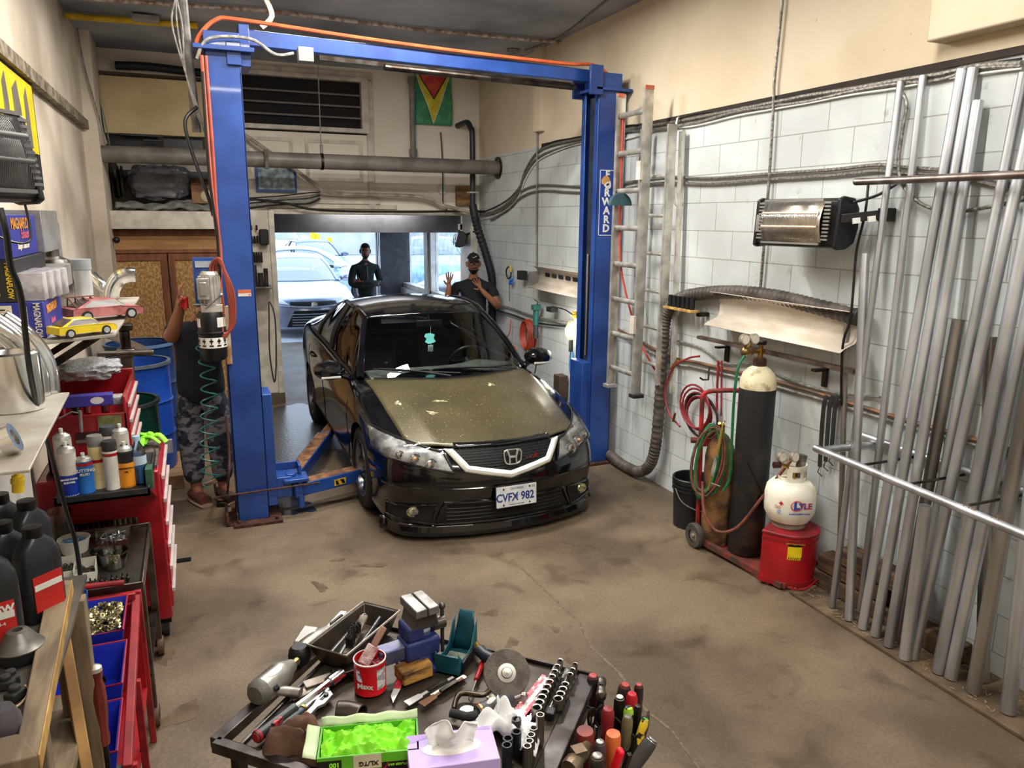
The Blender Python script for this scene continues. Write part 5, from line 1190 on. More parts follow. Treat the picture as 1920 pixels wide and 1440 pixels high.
for a in ((-.16,-.03,1.455),(-.085,-.03,1.455)):
    MB().lathe([(.001,-.012),(.034,-.012),(.034,.012),(.031,.014),(.001,.012)],24,frame(a,(1,0,0),(-.45,-.85,.1))).build('gauge',P('gauge_rim',190,180,160,.3,.7),rg)
    MB().lathe([(.001,.015),(.028,.015)],20,frame(a,(1,0,0),(-.45,-.85,.1))).bb((-.001,0,.0155),(.001,.022,.0165),frame(a,(1,.4,0),(-.45,-.85,.1))).build('gauge_face',P('gauge_face',214,206,190,.4),rg)
    MB().cyl(a,(-.13,-.01,1.38),.007,n=8).build('gauge_stem',GOLD,rg)
MB().tube([(-.15,-.03,1.35),(-.20,-.04,1.28),(-.215,-.04,1.1),(-.20,-.03,.8),(-.17,.0,.55),(-.2,.02,.45)],.009,n=8,k=6).build('green_hose',GREENH,cyl)
MB().tube([(-.10,-.08,.66),(-.05,-.112,.55),(.02,-.117,.43),(.06,-.105,.42)],.004,n=5,k=4).bb((-.03,-.126,.36),(.05,-.114,.44)).build('chain_and_tag',DSTEEL,cyl)
ct=thing('gas_cart','red hand cart holding the gas cylinders','cart',(3.15,3.8,0))
RC=P('cart_red',170,34,40,.45,c2=(90,30,28),scale=10)
m=MB().bar((3.07,4.02,.05),(3.16,3.27,.03),.035,.035).bar((3.16,3.27,.03),(3.38,3.30,.03),.035,.035).bb((3.12,3.35,.004),(3.42,4.05,.018))
m.build('base_frame',P('cart_base',120,50,44,.6,c2=(72,50,40),scale=12),ct,world=True)
MB().tube([(3.09,4.03,.04),(3.09,4.05,.6),(3.10,4.08,.98),(3.12,4.08,1.06),(3.18,4.0,1.09),(3.32,3.93,1.09),(3.38,3.9,1.06),(3.39,3.9,.9)],.016,n=10,k=5).build('handle_tube',RC,ct,world=True)
MB().bar((3.09,4.06,.72),(3.22,3.93,.76),.02,.05).bar((3.09,4.04,.3),(3.3,3.9,.3),.02,.04).build('cross_brace',RC,ct,world=True)
MB().cyl((3.02,4.07,.745),(3.10,4.03,.74),.02).build('grip_stub',RC,ct,world=True)
for c in ((3.04,3.99,.085),(3.36,4.12,.085)):
    T=frame(c,(0,1,0),(-.86,-.5,0))
    w=MB().lathe([(.045,-.02),(.08,-.022),(.086,-.012),(.086,.012),(.08,.022),(.045,.02)],32,T).build('wheel',P('wheel_rubber',70,66,62,.8),ct,world=True)
    o=MB().lathe([(.001,-.012),(.046,-.012),(.05,.0),(.046,.012),(.015,.012),(.012,.03),(.001,.03)],24,T).build('wheel_hub',P('hub_grey',150,142,130,.5,.5),w,world=True); 
ac=thing('brown_cylinder','rusty brown acetylene bottle wrapped in torn paper on the red cart','gas cylinder',(3.19,3.97,.02))
MB().lathe([(.001,0),(.092,0),(.098,.02),(.10,.3),(.098,.62),(.085,.70),(.05,.76),(.03,.78),(.001,.79)],32).build('tank_body',P('torn_brown',134,96,56,.8,c2=(74,52,34),scale=9,bump=.7,bscale=24),ac)
MB().cyl((0,0,.78),(0,0,.84),.02).cyl((0,0,.82),(-.04,-.02,.86),.01).build('valve',GOLD,ac)
hs=thing('torch_hoses','bundle of green and brown welding hoses with brass torch hung on the cart','welding hoses',(3.12,3.93,.8))
rn=random.Random(5)
for i in range(9):
    c=V((3.10-.004*i,3.99-.01*(i%4),.62)); a=.075+.012*(i%4); h_=.21+.012*(i%5)
    MB().tube([c+V((a*.55*math.cos(2*PI*k/20)-.10*math.sin(2*PI*k/20)*-.35, -a*.8*math.cos(2*PI*k/20)-.02*(i%3)+.0, h_*math.sin(2*PI*k/20)+.01*rn.uniform(-1,1))) for k in range(20)],.0085,n=7,closed=True).build('hose_loop',[GREENH,BRNH][i%2],hs,world=True)
MB().cyl((3.10,3.85,.88),(3.05,3.84,.62),.010,n=10).tube([(3.12,3.86,.92),(3.10,3.85,.90),(3.08,3.85,.80),(3.04,3.84,.60),(3.02,3.86,.46)],.006,n=7,k=4).build('brass_torch',P('torch_brass',226,196,96,.25,.9),hs,world=True)
MB().bar((3.06,3.84,.70),(3.03,3.84,.56),.02,.014).cyl((3.02,3.83,.52),(3.07,3.80,.50),.005).build('torch_valves',CHROME,hs,world=True)
MB().tube([(3.32,3.42,.80),(3.24,3.45,.68),(3.15,3.52,.48),(3.08,3.62,.28),(3.02,3.74,.22),(2.99,3.84,.32),(3.02,3.92,.50)],.010,n=8,k=6).build('brown_hose',BRNH,hs,world=True)
bk=thing('black_bucket','black plastic pail behind the cart wheel','bucket',(3.25,4.33,0))
MB().lathe([(.001,.01),(.12,.005),(.125,0),(.14,.34),(.148,.34),(.148,.37),(.142,.375),(.136,.37),(.118,.02),(.001,.02)],36).build('pail',P('pail_black',28,30,34,.4),bk)
MB().lathe([(.138,.28),(.147,.283),(.147,.29),(.138,.293)],36).lathe([(.138,.31),(.147,.313),(.147,.32),(.138,.323)],36).build('rim_rings',P('pail_black',28,30,34,.4),bk)
MB().tube([(-.148,0,.30),(-.14,-.08,.22),(-.05,-.165,.17),(.05,-.165,.18),(.13,-.09,.24),(.148,0,.30)],.004,k=5,n=6).build('bail_handle',GREYP,bk)
wc=thing('waste_can','red oily waste can with foot lever standing beside the gas cart','waste can',(3.285,3.40,0),rz=.55)
sh=[]
for k in range(33):
    g=PI+PI*k/32; sh.append((.165*math.cos(g),.165*math.sin(g)-.02))
sh+=[(.165,.10),(-.165,.10)]
WR=P('can_red',178,18,30,.4,c2=(150,14,24),scale=5,coat=.2)
MB().prism(sh,.05,.335).build('can_body',WR,wc)
for k_,za,zb_ in ((1.03,.02,.055),(1.02,.30,.315)): MB().prism([(x*k_,y*k_) for x,y in sh],za,zb_).build('can_band',P('can_red_dark',150,20,30,.5),wc)
ld=MB().prism([(x*1.04,y*1.04) for x,y in sh],.335,.355).build('lid',P('lid_red',140,24,34,.55,c2=(110,30,34),scale=12),wc,bevel=.006)
MB().tube([(.19,-.02,.31),(.19,-.05,.2),(.17,-.15,.09),(.05,-.215,.07),(-.08,-.21,.065),(-.2,-.17,.05),(-.24,-.10,.06)],.010,n=6,k=4,sq=.5).build('foot_lever',WR,wc)
MB().bb((.165,.0,.05),(.195,.04,.34)).build('lever_bracket',WR,wc)
lbm=MB()
def canp(g,z,o=.001): return V(((.165+o)*math.cos(g),(.165+o)*math.sin(g)-.02,z))
lbm.grid(lambda u,v:canp(PI*1.07+.50*u,.20+.12*v),8,2); lb_=lbm.build('warning_label',P('label_yellow',238,206,20,.5),wc,smooth=0)
m=MB()
m.grid(lambda u,v:canp(PI*1.07+.50*u,.285+.035*v,.002),8,1)
for k in range(7): m.grid(lambda u,v:canp(PI*1.07+.035+.07*k+.03*u+.02*v,.203+.014*v,.002),1,1)
m.build('label_print',BLK,lb_,smooth=0)
gmid=PI*1.07+.25
MB().text('EMPTY EVERY NIGHT',.012,frame(canp(gmid,.302,.003),(-math.sin(gmid),math.cos(gmid),0),(math.cos(gmid),math.sin(gmid),0)),ext=.0004).build('lettering',YEL,lb_,smooth=0)
pt=thing('propane_tank','white propane tank with gauges standing on the red waste can','propane tank',(3.295,3.41,.357))
MB().lathe([(.001,.035),(.06,.02),(.12,.04),(.148,.09),(.152,.13),(.152,.20),(.143,.25),(.11,.285),(.05,.30),(.001,.303)],44).build('tank_body',P('tank_white',232,228,212,.45,c2=(206,196,170),scale=7,lo=.3,hi=.5),pt)
MB().lathe([(.085,0),(.10,0),(.10,.04),(.085,.045)],32).build('foot_ring',P('ring_dirty',150,140,124,.6),pt)
co_=MB(); 
for a0,a1,z0,z1 in ((0,2*PI,.29,.315),(-2.6,-.2,.36,.395),(-2.7,-2.3,.31,.37),(-.9,-.2,.31,.37),(-1.7,-1.4,.31,.37),(.6,1.6,.31,.395)): co_.lathe([(.078,z0),(.082,z0),(.082,z1),(.078,z1),(.078,z0)],24,None,a0,a1)
co_.build('collar',P('tank_white',232,228,212,.45),pt)
MB().cyl((0,0,.30),(0,0,.37),.02).cyl((0,0,.36),(-.10,0,.40),.012).build('valve',GOLD,pt)
for a in ((-.115,-.02,.455),(-.045,-.05,.455)):
    g_=MB().lathe([(.001,-.01),(.032,-.01),(.032,.01),(.029,.013),(.001,.011)],22,frame(a,(1,0,0),(-.45,-.85,.1))).cyl(a,(-.10,0,.41),.006,n=8).build('gauge',P('gauge_rim',190,180,160,.3,.7),pt)
    MB().lathe([(.001,.014),(.027,.014)],20,frame(a,(1,0,0),(-.45,-.85,.1))).bb((-.001,0,.0145),(.001,.02,.0155),frame(a,(1,-.5,0),(-.45,-.85,.1))).build('gauge_face',P('gauge_face',214,206,190,.4),g_)
MB().cyl((-.11,-.01,.40),(-.15,.0,.40),.02).build('adjust_knob',P('knob_dark',60,20,24,.5),pt)
MB().cyl((.05,.0,.30),(.07,.0,.44),.028,n=16).build('pipe_offcut',STEEL,pt)
def tkp(g,z,o=.001): return V(((.152+o)*math.cos(g),(.152+o)*math.sin(g),z))
VD=lambda g:(-math.sin(g),math.cos(g),0)
ga=math.atan2(-3.41,-3.31)+.25
lg=MB(); T=frame(tkp(ga+.15,.175,.002),VD(ga+.15),(math.cos(ga+.15),math.sin(ga+.15),0))
lg.text('L',.07,T@Matrix.Translation((-.018,0,0)),bold=.004).build('logo_letter',P('logo_blue',50,80,180,.5),pt,smooth=0)
MB().text('YLE',.05,T@Matrix.Translation((.035,-.004,0)),bold=.002).build('logo_lettering',P('logo_redblue',190,50,60,.5,c2=(50,60,160),scale=30,lo=.48,hi=.5),pt,smooth=0)
MB().tube([T@V((.034*math.cos(2*PI*k/24)-.018,.03*math.sin(2*PI*k/24),0)) for k in range(24)],.003,closed=True,n=5).build('logo_ring',P('logo_red',200,50,60,.5),pt,smooth=0)
MB().text('Nouvelle Bouteille Promotion',.015,frame(tkp(ga+.15,.125,.004),VD(ga+.15),(math.cos(ga+.15),math.sin(ga+.15),0)),font_sx=.7,bold=.0004).build('lettering',P('logo_blue',50,80,180,.5),pt,smooth=0)
T=frame(tkp(ga-.62,.17,.002),VD(ga-.62),(math.cos(ga-.62),math.sin(ga-.62),0))
MB().prism([(0,-.014),(.014,0),(0,.014),(-.014,0)],0,.001,T@Matrix.Translation((.01,.01,0))).tube([T@V((-.02+.008*math.cos(2*PI*k/14),-.016+.008*math.sin(2*PI*k/14),0)) for k in range(14)],.0012,closed=True,n=4).tube([T@V((.0+.008*math.cos(2*PI*k/14),-.018+.008*math.sin(2*PI*k/14),0)) for k in range(14)],.0012,closed=True,n=4).build('hazard_marks',P('logo_red',200,50,60,.5),pt,smooth=0)
MB().bb((-.012,-.055,0),(.012,-.035,.001),T).build('print_patch',P('logo_blue2',90,110,190,.5,c2=(210,210,216),scale=90),pt,smooth=0)
tag(MB().bar(px(1135,855,2,.03),px(1180,880,2,.03),.06,.05).build('yellow_block',P('block_yellow',170,140,60,.6,c2=(60,50,40),scale=30),bevel=.004),'small yellow hazard block at the foot of the right lift column','block')
# ================================================================ left side: shelves, chests, drums
OSB=P('osb_board',190,150,96,.7,c2=(144,104,60),scale=48,detail=3,lo=.42,hi=.6,stretch=(1,1,.6),bump=.2)
FRW=P('stained_frame',128,78,46,.6,c2=(104,60,34),scale=5,stretch=(4,4,.6))
HDW=P('header_board',166,122,74,.6,c2=(146,102,58),scale=3,stretch=(1,1,6))
dr=thing('osb_double_door','pair of osb panel doors in brown wooden frames at the back left','door',(-.2,9.3,0))
m=MB().bb((-.93,9.22,0),(-.87,9.31,2.05)).bb((-.869,9.222,1.99),(.549,9.309,2.049)).bb((-.869,9.222,1.80),(.549,9.309,1.84)).bb((.55,9.22,0),(.60,9.31,2.05))
m.build('door_frame',FRW,dr,world=True,bevel=.004)
MB().bb((-.87,9.24,1.84),(.55,9.30,1.99)).build('header_panel',HDW,dr,world=True)
for a,b in ((-.865,-.262),(-.25,.545)):
    d=MB().bb((a+.06,9.26,.06),(b-.06,9.28,1.74)).build('door_panel',OSB,dr,world=True)
    MB().bb((a,9.235,.02),(a+.065,9.29,1.795)).bb((b-.065,9.235,.02),(b,9.29,1.795)).bb((a+.001,9.237,1.72),(b-.001,9.289,1.794)).bb((a+.001,9.237,.021),(b-.001,9.289,.10)).build('panel_frame',FRW,d,world=True,bevel=.003)
tag(MB().tube([(-.9,9.1,1.98),(-.8,9.05,1.97),(-.74,9.0,1.95)],.01,n=7).ball((-.72,8.99,1.95),.035).build('camera_knob',BLK),'small round black sensor on an arm at the upper left of the osb doors','sensor')
# drums
def drum(loc,h,r,m,label,inner,rim):
    t=thing('drum',label,'drum',loc)
    MB().lathe([(.001,0),(r-.01,0),(r,.02),(r,h*.33),(r+.012,h*.34),(r,h*.36),(r,h*.64),(r+.012,h*.65),(r,h*.67),(r,h-.02),(r+.01,h),(r-.01,h),(r-.012,.05),(.001,.05)],44).build('drum_body',m,t)
    MB().lathe([(r-.012,h-.02),(r+.014,h-.015),(r+.014,h+.01),(r-.012,h+.01)],44).build('rim',rim,t)
    MB().lathe([(.001,h*.78),(r-.014,h*.78)],32).build('contents',inner,t)
    return t
DB=P('drum_blue',28,74,170,.35,c2=(22,60,146),scale=4,coat=.2)
d=drum((-.54,6.85,.12),.90,.29,DB,'blue open drum behind the mechanic with a grey rim',P('drum_trash',90,84,66,.9,c2=(50,46,38),scale=16,bump=1),P('drum_rim',120,130,150,.4,.5))
MB().bb((.09,-.302,.42),(.15,-.292,.44)).build('sticker',WHITE,d,bevel=.002)
MB().bb((.18,-.262,.17),(.27,-.222,.28)).build('paper_label',P('paper_grey',180,180,184,.6),d)
d=drum((-.60,6.10,.0),.86,.28,P('drum_green',14,58,50,.3,c2=(10,44,40),scale=4,coat=.3),'dark green open drum in front of the blue one',P('drum_inside',60,34,26,.8,c2=(30,22,20)),P('drum_rim_dark',70,80,74,.4,.4))
tag(MB().bb((-.86,6.5,0),(-.2,7.2,.12)).build('pallet',P('pallet_wood',150,116,82,.8,c2=(120,90,62),scale=5,stretch=(1,6,1)),bevel=.006),'low wooden pallet under the blue drum','pallet')
d=drum((-.52,7.75,.0),1.04,.29,P('drum_blue2',30,60,110,.4),'farther drum topped with a sheet of board by the osb doors',P('drum_top',150,140,92,.7),P('drum_rim2',90,120,160,.4))
tag(MB().box((0,0,0),(.50,.34,.012),M=Matrix.Rotation(.5,4,'Y')).build('grey_panel',P('panel_grey',104,88,78,.7)),'grey-brown square panel leaning behind the tee handled stand','panel').location=(-.62,7.35,1.13)
# tee handled stand (grey square post)
ts=thing('tee_handled_stand','grey steel post stand with a tee handle behind the red tool chest','stand',(-.43,5.25,0))
MB().bb((-.035,-.035,.01),(.035,.035,1.36)).bb((-.16,-.16,0),(.16,.16,.02)).build('post',P('post_steel',104,98,92,.4,.7,c2=(76,70,66),scale=8),ts,bevel=.006)
MB().cyl((0,0,1.36),(0,0,1.50),.03).bb((-.045,-.045,1.50),(.05,.045,1.54)).build('screw_head',DSTEEL,ts,bevel=.006)
MB().cyl((-.16,-.03,1.365),(.16,-.05,1.36),.018).bb((-.05,-.05,1.34),(.05,.05,1.385)).build('tee_handle',STEEL,ts,bevel=.004)
# red tool chest
tb=thing('tool_chest','red rolling tool chest with an upper box and silver drawer edges','tool chest',(-.5,4.4,0))
CR=P('chest_red',150,16,28,.35,c2=(120,12,22),scale=4,coat=.3)
MB().bb((-.78,4.05,.12),(-.24,4.72,.94)).build('lower_cabinet',CR,tb,world=True,bevel=.008)
MB().bb((-.74,4.10,.94),(-.25,4.70,.955)).build('top_mat',P('mat_dirty',96,84,76,.8,c2=(60,52,48),scale=20,bump=.3),tb,world=True)
MB().bb((-.72,4.08,.955),(-.36,4.70,.975)).bb((-.72,4.08,.955),(-.705,4.70,1.33)).bb((-.375,4.08,.955),(-.36,4.70,1.33)).bb((-.72,4.08,.955),(-.36,4.095,1.25)).bb((-.72,4.685,.955),(-.36,4.70,1.36)).bb((-.71,4.09,1.17),(-.37,4.69,1.18)).build('upper_box',CR,tb,world=True,bevel=.004)
MB().bb((-.59,4.075,1.13),(-.485,4.082,1.165)).build('recess_handle',P('recess',50,20,24,.5),tb,world=True)
MB().bb((-.59,4.068,1.115),(-.485,4.082,1.13)).build('handle_lip',P('lip_grey',120,108,108,.4,.4),tb,world=True)
MB().bb((-.49,4.076,1.15),(-.385,4.08,1.24)).build('picture_sticker',P('sticker_green',120,116,74,.5,c2=(74,80,48),scale=20),tb,world=True,smooth=0)
for k in range(6):
    z=.17+.125*k; MB().bb((-.242,4.09,z),(-.232,4.68,z+.11)).build('drawer',P('drawer_red',160,18,30,.35),tb,world=True,bevel=.002)
    MB().bb((-.233,4.09,z+.085),(-.218,4.68,z+.103)).build('drawer_edge',P('edge_white',210,200,196,.4,.3),tb,world=True)
for k in range(4):
    z=.98+.08*k; MB().bb((-.360,4.10,z),(-.352,4.68,z+.072)).build('drawer',P('drawer_red',160,18,30,.35),tb,world=True)
    MB().bb((-.353,4.10,z+.05),(-.34,4.68,z+.066)).build('drawer_edge',P('edge_white',210,200,196,.4,.3),tb,world=True)
for x,y in ((-.28,4.12),(-.28,4.66),(-.74,4.12),(-.74,4.66)):
    c=MB().cyl((x-.015,y,.045),(x+.015,y,.045),.045).build('caster',BLKR,tb,world=True); MB().bb((x-.03,y-.03,.08),(x+.03,y+.03,.125)).build('caster_fork',DSTEEL,tb,world=True)
tag(MB().bb((0,0,0),(.01,.01,.01)).bb((-.16,-.02,0),(.05,.02,.012)).build('black_bracket_part',BLK),'small black metal part on the floor beside the chest','part').location=px(343,1052,2,.001)
# side tray of the chest
m=MB().bb((-.60,3.42,1.03),(-.245,4.05,1.04)).bb((-.60,3.42,1.03),(-.245,3.43,1.062)).bb((-.252,3.42,1.03),(-.245,4.04,1.062)).bb((-.60,3.42,1.03),(-.59,4.04,1.062))
m.build('side_tray',P('tray_black',52,52,52,.5,.3,c2=(34,34,34),scale=14),tb,world=True)
MB().add([(-.27,4.05,.8),(-.27,4.05,1.03),(-.27,3.55,1.03),(-.26,4.05,.8),(-.26,4.05,1.03),(-.26,3.55,1.03)],[(0,1,2),(3,5,4),(0,3,4,1),(1,4,5,2),(2,5,3,0)]).build('tray_gusset',CR,tb,world=True)
MB().bb((-.262,3.50,1.03),(-.235,3.58,1.12)).build('tray_clip',P('clip_green',50,90,66,.5),tb,world=True)
TZ=1.04
def can(name,u,v,r,h,label,cols,top='cap',cat='spray can',txt=None,z=None):
    p=px(u,v,2,z or TZ+.001); t=thing(name,label,cat,p)
    body,cap,band=cols
    if top=='spray':
        b=MB().lathe([(.001,0),(r,0),(r*1.02,.004),(r*.99,.01),(r*.99,h*.80),(r*1.02,h*.81)],26).build('can_body',body,t)
        MB().lathe([(r*1.0,h*.81),(r*.9,h*.87),(r*.5,h*.91),(r*.45,h*.93)],24).build('dome',ALU,t)
        MB().cyl((0,0,h*.92),(0,0,h),.008,n=10).build('nozzle',cap,t)
    else:
        b=MB().lathe([(.001,0),(r,0),(r*.99,.008),(r*.99,h*.80)],26).build('can_body',body,t)
        MB().lathe([(r*.99,h*.80),(r,h*.81),(r,h*.96),(r*.93,h),(.001,h)],24).build('cap',cap,t)
    if band is not None:
        for z0,z1,mm in band: MB().lathe([(r*1.0+.0006,z0*h),(r*1.0+.0006,z1*h)],24).build('label_band',mm,b)
    if txt:
        g=math.atan2(-p.y,-p.x)
        for s,zf,sz,mm in txt:
            MB().text(s,sz,frame((( r+.002)*math.cos(g),(r+.002)*math.sin(g),zf*h),(-math.sin(g),math.cos(g),0),(math.cos(g),math.sin(g),0)),ext=.0004,bold=.0005).build('lettering',mm,b,smooth=0)
    return t
LW=P('label_offwhite',222,216,206,.45,c2=(196,190,180),scale=12); NB=P('label_navy',30,52,150,.35); SB=P('label_blue',44,110,190,.35); YC=P('tube_cream',222,206,158,.5,c2=(196,176,120),scale=10); ORL=P('label_orange',240,150,40,.4)
can('spray_can',133,927,.036,.235,'white and navy spray can at the left front of the black tray',(LW,WHITE,[(0,.40,NB)]),'spray',txt=[('BRAKE PARTS',.33,.010,WHITE),('CLEANER',.27,.010,WHITE)])
can('spray_can',163,922,.034,.175,'short blue cutting oil can beside the navy one',(SB,WHITE,[(.70,.78,RED)]),'spray',txt=[('CUTTING',.60,.018,LW),('FLUID',.50,.014,LW)])
can('spray_can',126,905,.036,.25,'tall can with a dirty white cap behind the navy one',(LW,WHITE,None),'spray')
can('caulk_tube',187,913,.031,.235,'cream tube with a grey cap in the middle of the tray',(YC,GREYP,[(.50,.56,RED)]),cat='tube')
can('caulk_tube',213,915,.030,.215,'white tube with a black cap right of the cream tube',(LW,P('cap_dark',50,46,46,.5),[(.70,.76,RED)]),cat='tube')
can('caulk_tube',210,880,.034,.21,'white tub with a dark lid behind the two tubes',(LW,P('cap_slate',64,66,72,.5),None),cat='tube')
can('spray_can',240,910,.033,.20,'black and orange spray can next to the water bottle',(P('can_dark',50,54,60,.35,c2=(90,94,98),scale=30),WHITE,[(.0,.55,ORL),(.55,.78,P('can_dark2',36,30,34,.4))]),'spray',txt=[('PENETRATING',.44,.009,BLK),('OIL',.36,.010,BLK)])
can('spray_can',232,880,.036,.22,'white spray can with a silver dome behind the orange one',(LW,WHITE,[(.0,.3,P('label_rust',190,80,40,.5))]),'spray')
wb=thing('water_bottle','clear blue plastic water bottle at the right end of the tray','bottle',px(264,905,2,TZ+.001))
WG=tglass('bottle_plastic',(.62,.80,.95),.05,.08)
MB().lathe([(.001,0),(.030,.0),(.032,.01),(.030,.03),(.032,.04),(.030,.06),(.032,.07),(.032,.13),(.026,.16),(.013,.185),(.012,.2)],26).build('bottle_body',WG,wb)
MB().lathe([(.0323,.09),(.0323,.13)],24).build('label',P('bottle_label',190,206,224,.5),wb); MB().cyl((0,0,.195),(0,0,.215),.015).build('bottle_cap',P('cap_paleblue',170,205,235,.4),wb)
MB().lathe([(.001,.004),(.028,.004),(.029,.085),(.001,.085)],20).build('water',P('water_tint',110,150,200,.1,c2=(130,170,215)),wb)
# gloves on the chest top
gl=MB(); rn=random.Random(2)
for i in range(13):
    a=rn.uniform(0,6.28); L=rn.uniform(.05,.10); x,y=rn.uniform(-.04,.04),rn.uniform(-.03,.03)
    gl.tube([(x,y,.015+.03*rn.random()),(x+L*.5*math.cos(a),y+L*.5*math.sin(a),.035+.02*rn.random()),(x+L*math.cos(a),y+L*math.sin(a),.012)],.014,n=8,k=3,sq=.6)
LIME=P('lime_nitrile',150,232,52,.5,c2=(120,206,34),scale=14)
g_=tag(gl.build('nitrile_gloves',LIME),'crumpled lime green gloves on top of the red chest','gloves'); g_.location=px(280,832,2,.965)
# clutter in the upper box
g_=tag(crumple((0,0,0),(.30,.26,.10),24,.10,2,2.6).build('bubble_wrap',P('bubble_wrap',206,208,210,.2,c2=(150,152,156),scale=60,bump=1,bscale=90,lo=.3,hi=.7),smooth=60),'bundle of bubble wrap on top of the red tool chest','bubble wrap'); g_.location=(-.56,4.52,1.40)
cv=thing('calipers_box','purple and white carton lying in front of the bubble wrap','carton',(-.52,4.16,1.30),rz=.05)
MB().bb((-.13,-.03,-.02),(.10,.035,.035)).build('carton',P('carton_violet',70,60,160,.4),cv,bevel=.004); MB().prism([(.03*math.cos(2*PI*k/20)+.03,.018*math.sin(2*PI*k/20)+.008) for k in range(20)],0,.001,frame((0,-.031,0),(1,0,0),(0,-1,0))).build('oval_logo',P('oval_white',230,220,224,.4),cv)
for i,(x,c,lb) in enumerate(((-.66,RED,'red screwdriver handle at the left in the upper box'),(-.55,REDD,'dull red handle in the middle of the upper box'),(-.47,P('maroon',100,20,30,.4),'maroon handle at the right of the upper box'),(-.60,BLK,'black handle behind the violet carton'))):
    g_=tag(MB().tube([(0,0,0),(.0,.03,.05),(.01,.05,.09)],.018,n=10,k=3).build('screwdriver',c),lb,'tool'); g_.location=(x,4.24,1.22)
g_=tag(MB().bb((-.06,-.03,0),(.06,.03,.05)).build('clear_packet',P('packet_grey',150,146,144,.15,c2=(200,198,196),scale=40,bump=.6),bevel=.01),'crinkled silver packet at the right front of the upper box','packet'); g_.location=(-.42,4.18,1.27)
tag(MB().tube([px(150,770,1,4.04),px(153,810,1,4.04)],.008,n=6).tube([px(110,785,1,4.02),px(135,772,1,4.03),px(150,775,1,4.04)],.004,n=5).build('hook_tool',GREYP),'grey hook hanging over the near edge of the upper box','hook')
# steel trolley with tray of small containers
tz=.68
tr=thing('steel_trolley','bare steel trolley crowded with small containers','trolley',(-.5,3.6,0))
m=MB().bb((-.74,3.30,tz-.012),(-.30,3.98,tz)).bb((-.74,3.29,tz-.03),(-.30,3.30,tz+.02)).bb((-.305,3.29,tz-.03),(-.295,3.98,tz+.02)).bb((-.74,3.97,tz-.03),(-.30,3.985,tz+.02))
m.build('tray',P('tray_steel',120,114,106,.35,.9,c2=(86,80,74),scale=8),tr,world=True,bevel=.003)
MB().bb((-.74,3.30,.25),(-.30,3.95,.262)).build('lower_shelf',DSTEEL,tr,world=True)
for x,y in ((-.31,3.32),(-.31,3.92),(-.72,3.32),(-.72,3.92)):
    MB().bb((x-.018,y-.018,.09),(x+.018,y+.018,tz)).build('leg',P('leg_brown',92,78,64,.5,.6,c2=(70,56,44),scale=10),tr,world=True,bevel=.003)
    c=MB().lathe([(.018,-.012),(.045,-.014),(.048,0),(.045,.014),(.018,.012)],26,frame((x+.01,y,.05),(0,1,0),(1,.3,0))).build('caster',P('caster_brown',90,66,52,.7),tr,world=True)
    MB().bb((x-.02,y-.012,.05),(x-.005,y+.012,.10)).build('caster_fork',RUST,tr,world=True)
CLR=tglass('clear_cup',(.86,.86,.84),.06,.12)
def tub(u,v,r,h,label,m,fill=None,name='plastic_tub',cat='tub',z=tz+.001,r0=.82):
    t=thing(name,label,cat,px(u,v,2,z))
    MB().lathe([(.001,.003),(r*r0,.0),(r,h-.004),(r*1.05,h-.004),(r*1.05,h),(r*.97,h),(r*r0*.96,.005),(.001,.005)],36).build('cup',m,t)
    if fill:
        f=MB(); rn=random.Random(u)
        for _ in range(fill[1]):
            a=rn.uniform(0,2*PI); q=r*r0*.85*math.sqrt(rn.random()); p=V((q*math.cos(a),q*math.sin(a),h*fill[2]*(.55+.45*rn.random())+.006)); d=V((rn.uniform(-1,1),rn.uniform(-1,1),rn.uniform(-.5,.8))).normalized()*fill[3]
            f.cyl(p-d,p+d,fill[4],n=6)
        stuff(f.build('contents',fill[0],t))
    return t
SCRW=P('zinc_screw',186,190,196,.3,.9); NUTM=P('nut_gold',206,196,150,.3,.9,c2=(120,110,84),scale=60)
tub(113,1018,.060,.16,'tall clear cup at the back left of the trolley',CLR,(P('dark_bits',80,74,66,.5),30,.5,.01,.004))
tub(141,1033,.065,.065,'white tub holding blue screws',P('tub_white',232,228,216,.4),(P('screw_blue',110,160,200,.3,.6),60,.7,.012,.003))
tub(198,1052,.055,.055,'clear round tub of bright screws behind the larger clear tub',CLR,(SCRW,50,.7,.01,.003))
tub(215,1062,.058,.075,'larger clear tub half full of brass bits at the front',CLR,(NUTM,50,.5,.008,.004))
tt=thing('square_tub','clear square tub full of long screws','tub',px(215,1018,2,tz+.001),rz=.1)
MB().add([(-.06,-.05,0),(.06,-.05,0),(.06,.05,0),(-.06,.05,0),(-.075,-.065,.05),(.075,-.065,.05),(.075,.065,.05),(-.075,.065,.05)],[(3,2,1,0),(0,1,5,4),(1,2,6,5),(2,3,7,6),(3,0,4,7)]).build('tub_wall',CLR,tt)
f=MB(); rn=random.Random(9)
for _ in range(50):
    p=V((rn.uniform(-.05,.05),rn.uniform(-.04,.04),.02+.02*rn.random())); d=V((rn.uniform(-1,1),rn.uniform(-1,1),rn.uniform(-.3,1))).normalized()*.016; f.cyl(p-d,p+d,.0025,n=5)
stuff(f.build('screws',SCRW,tt))
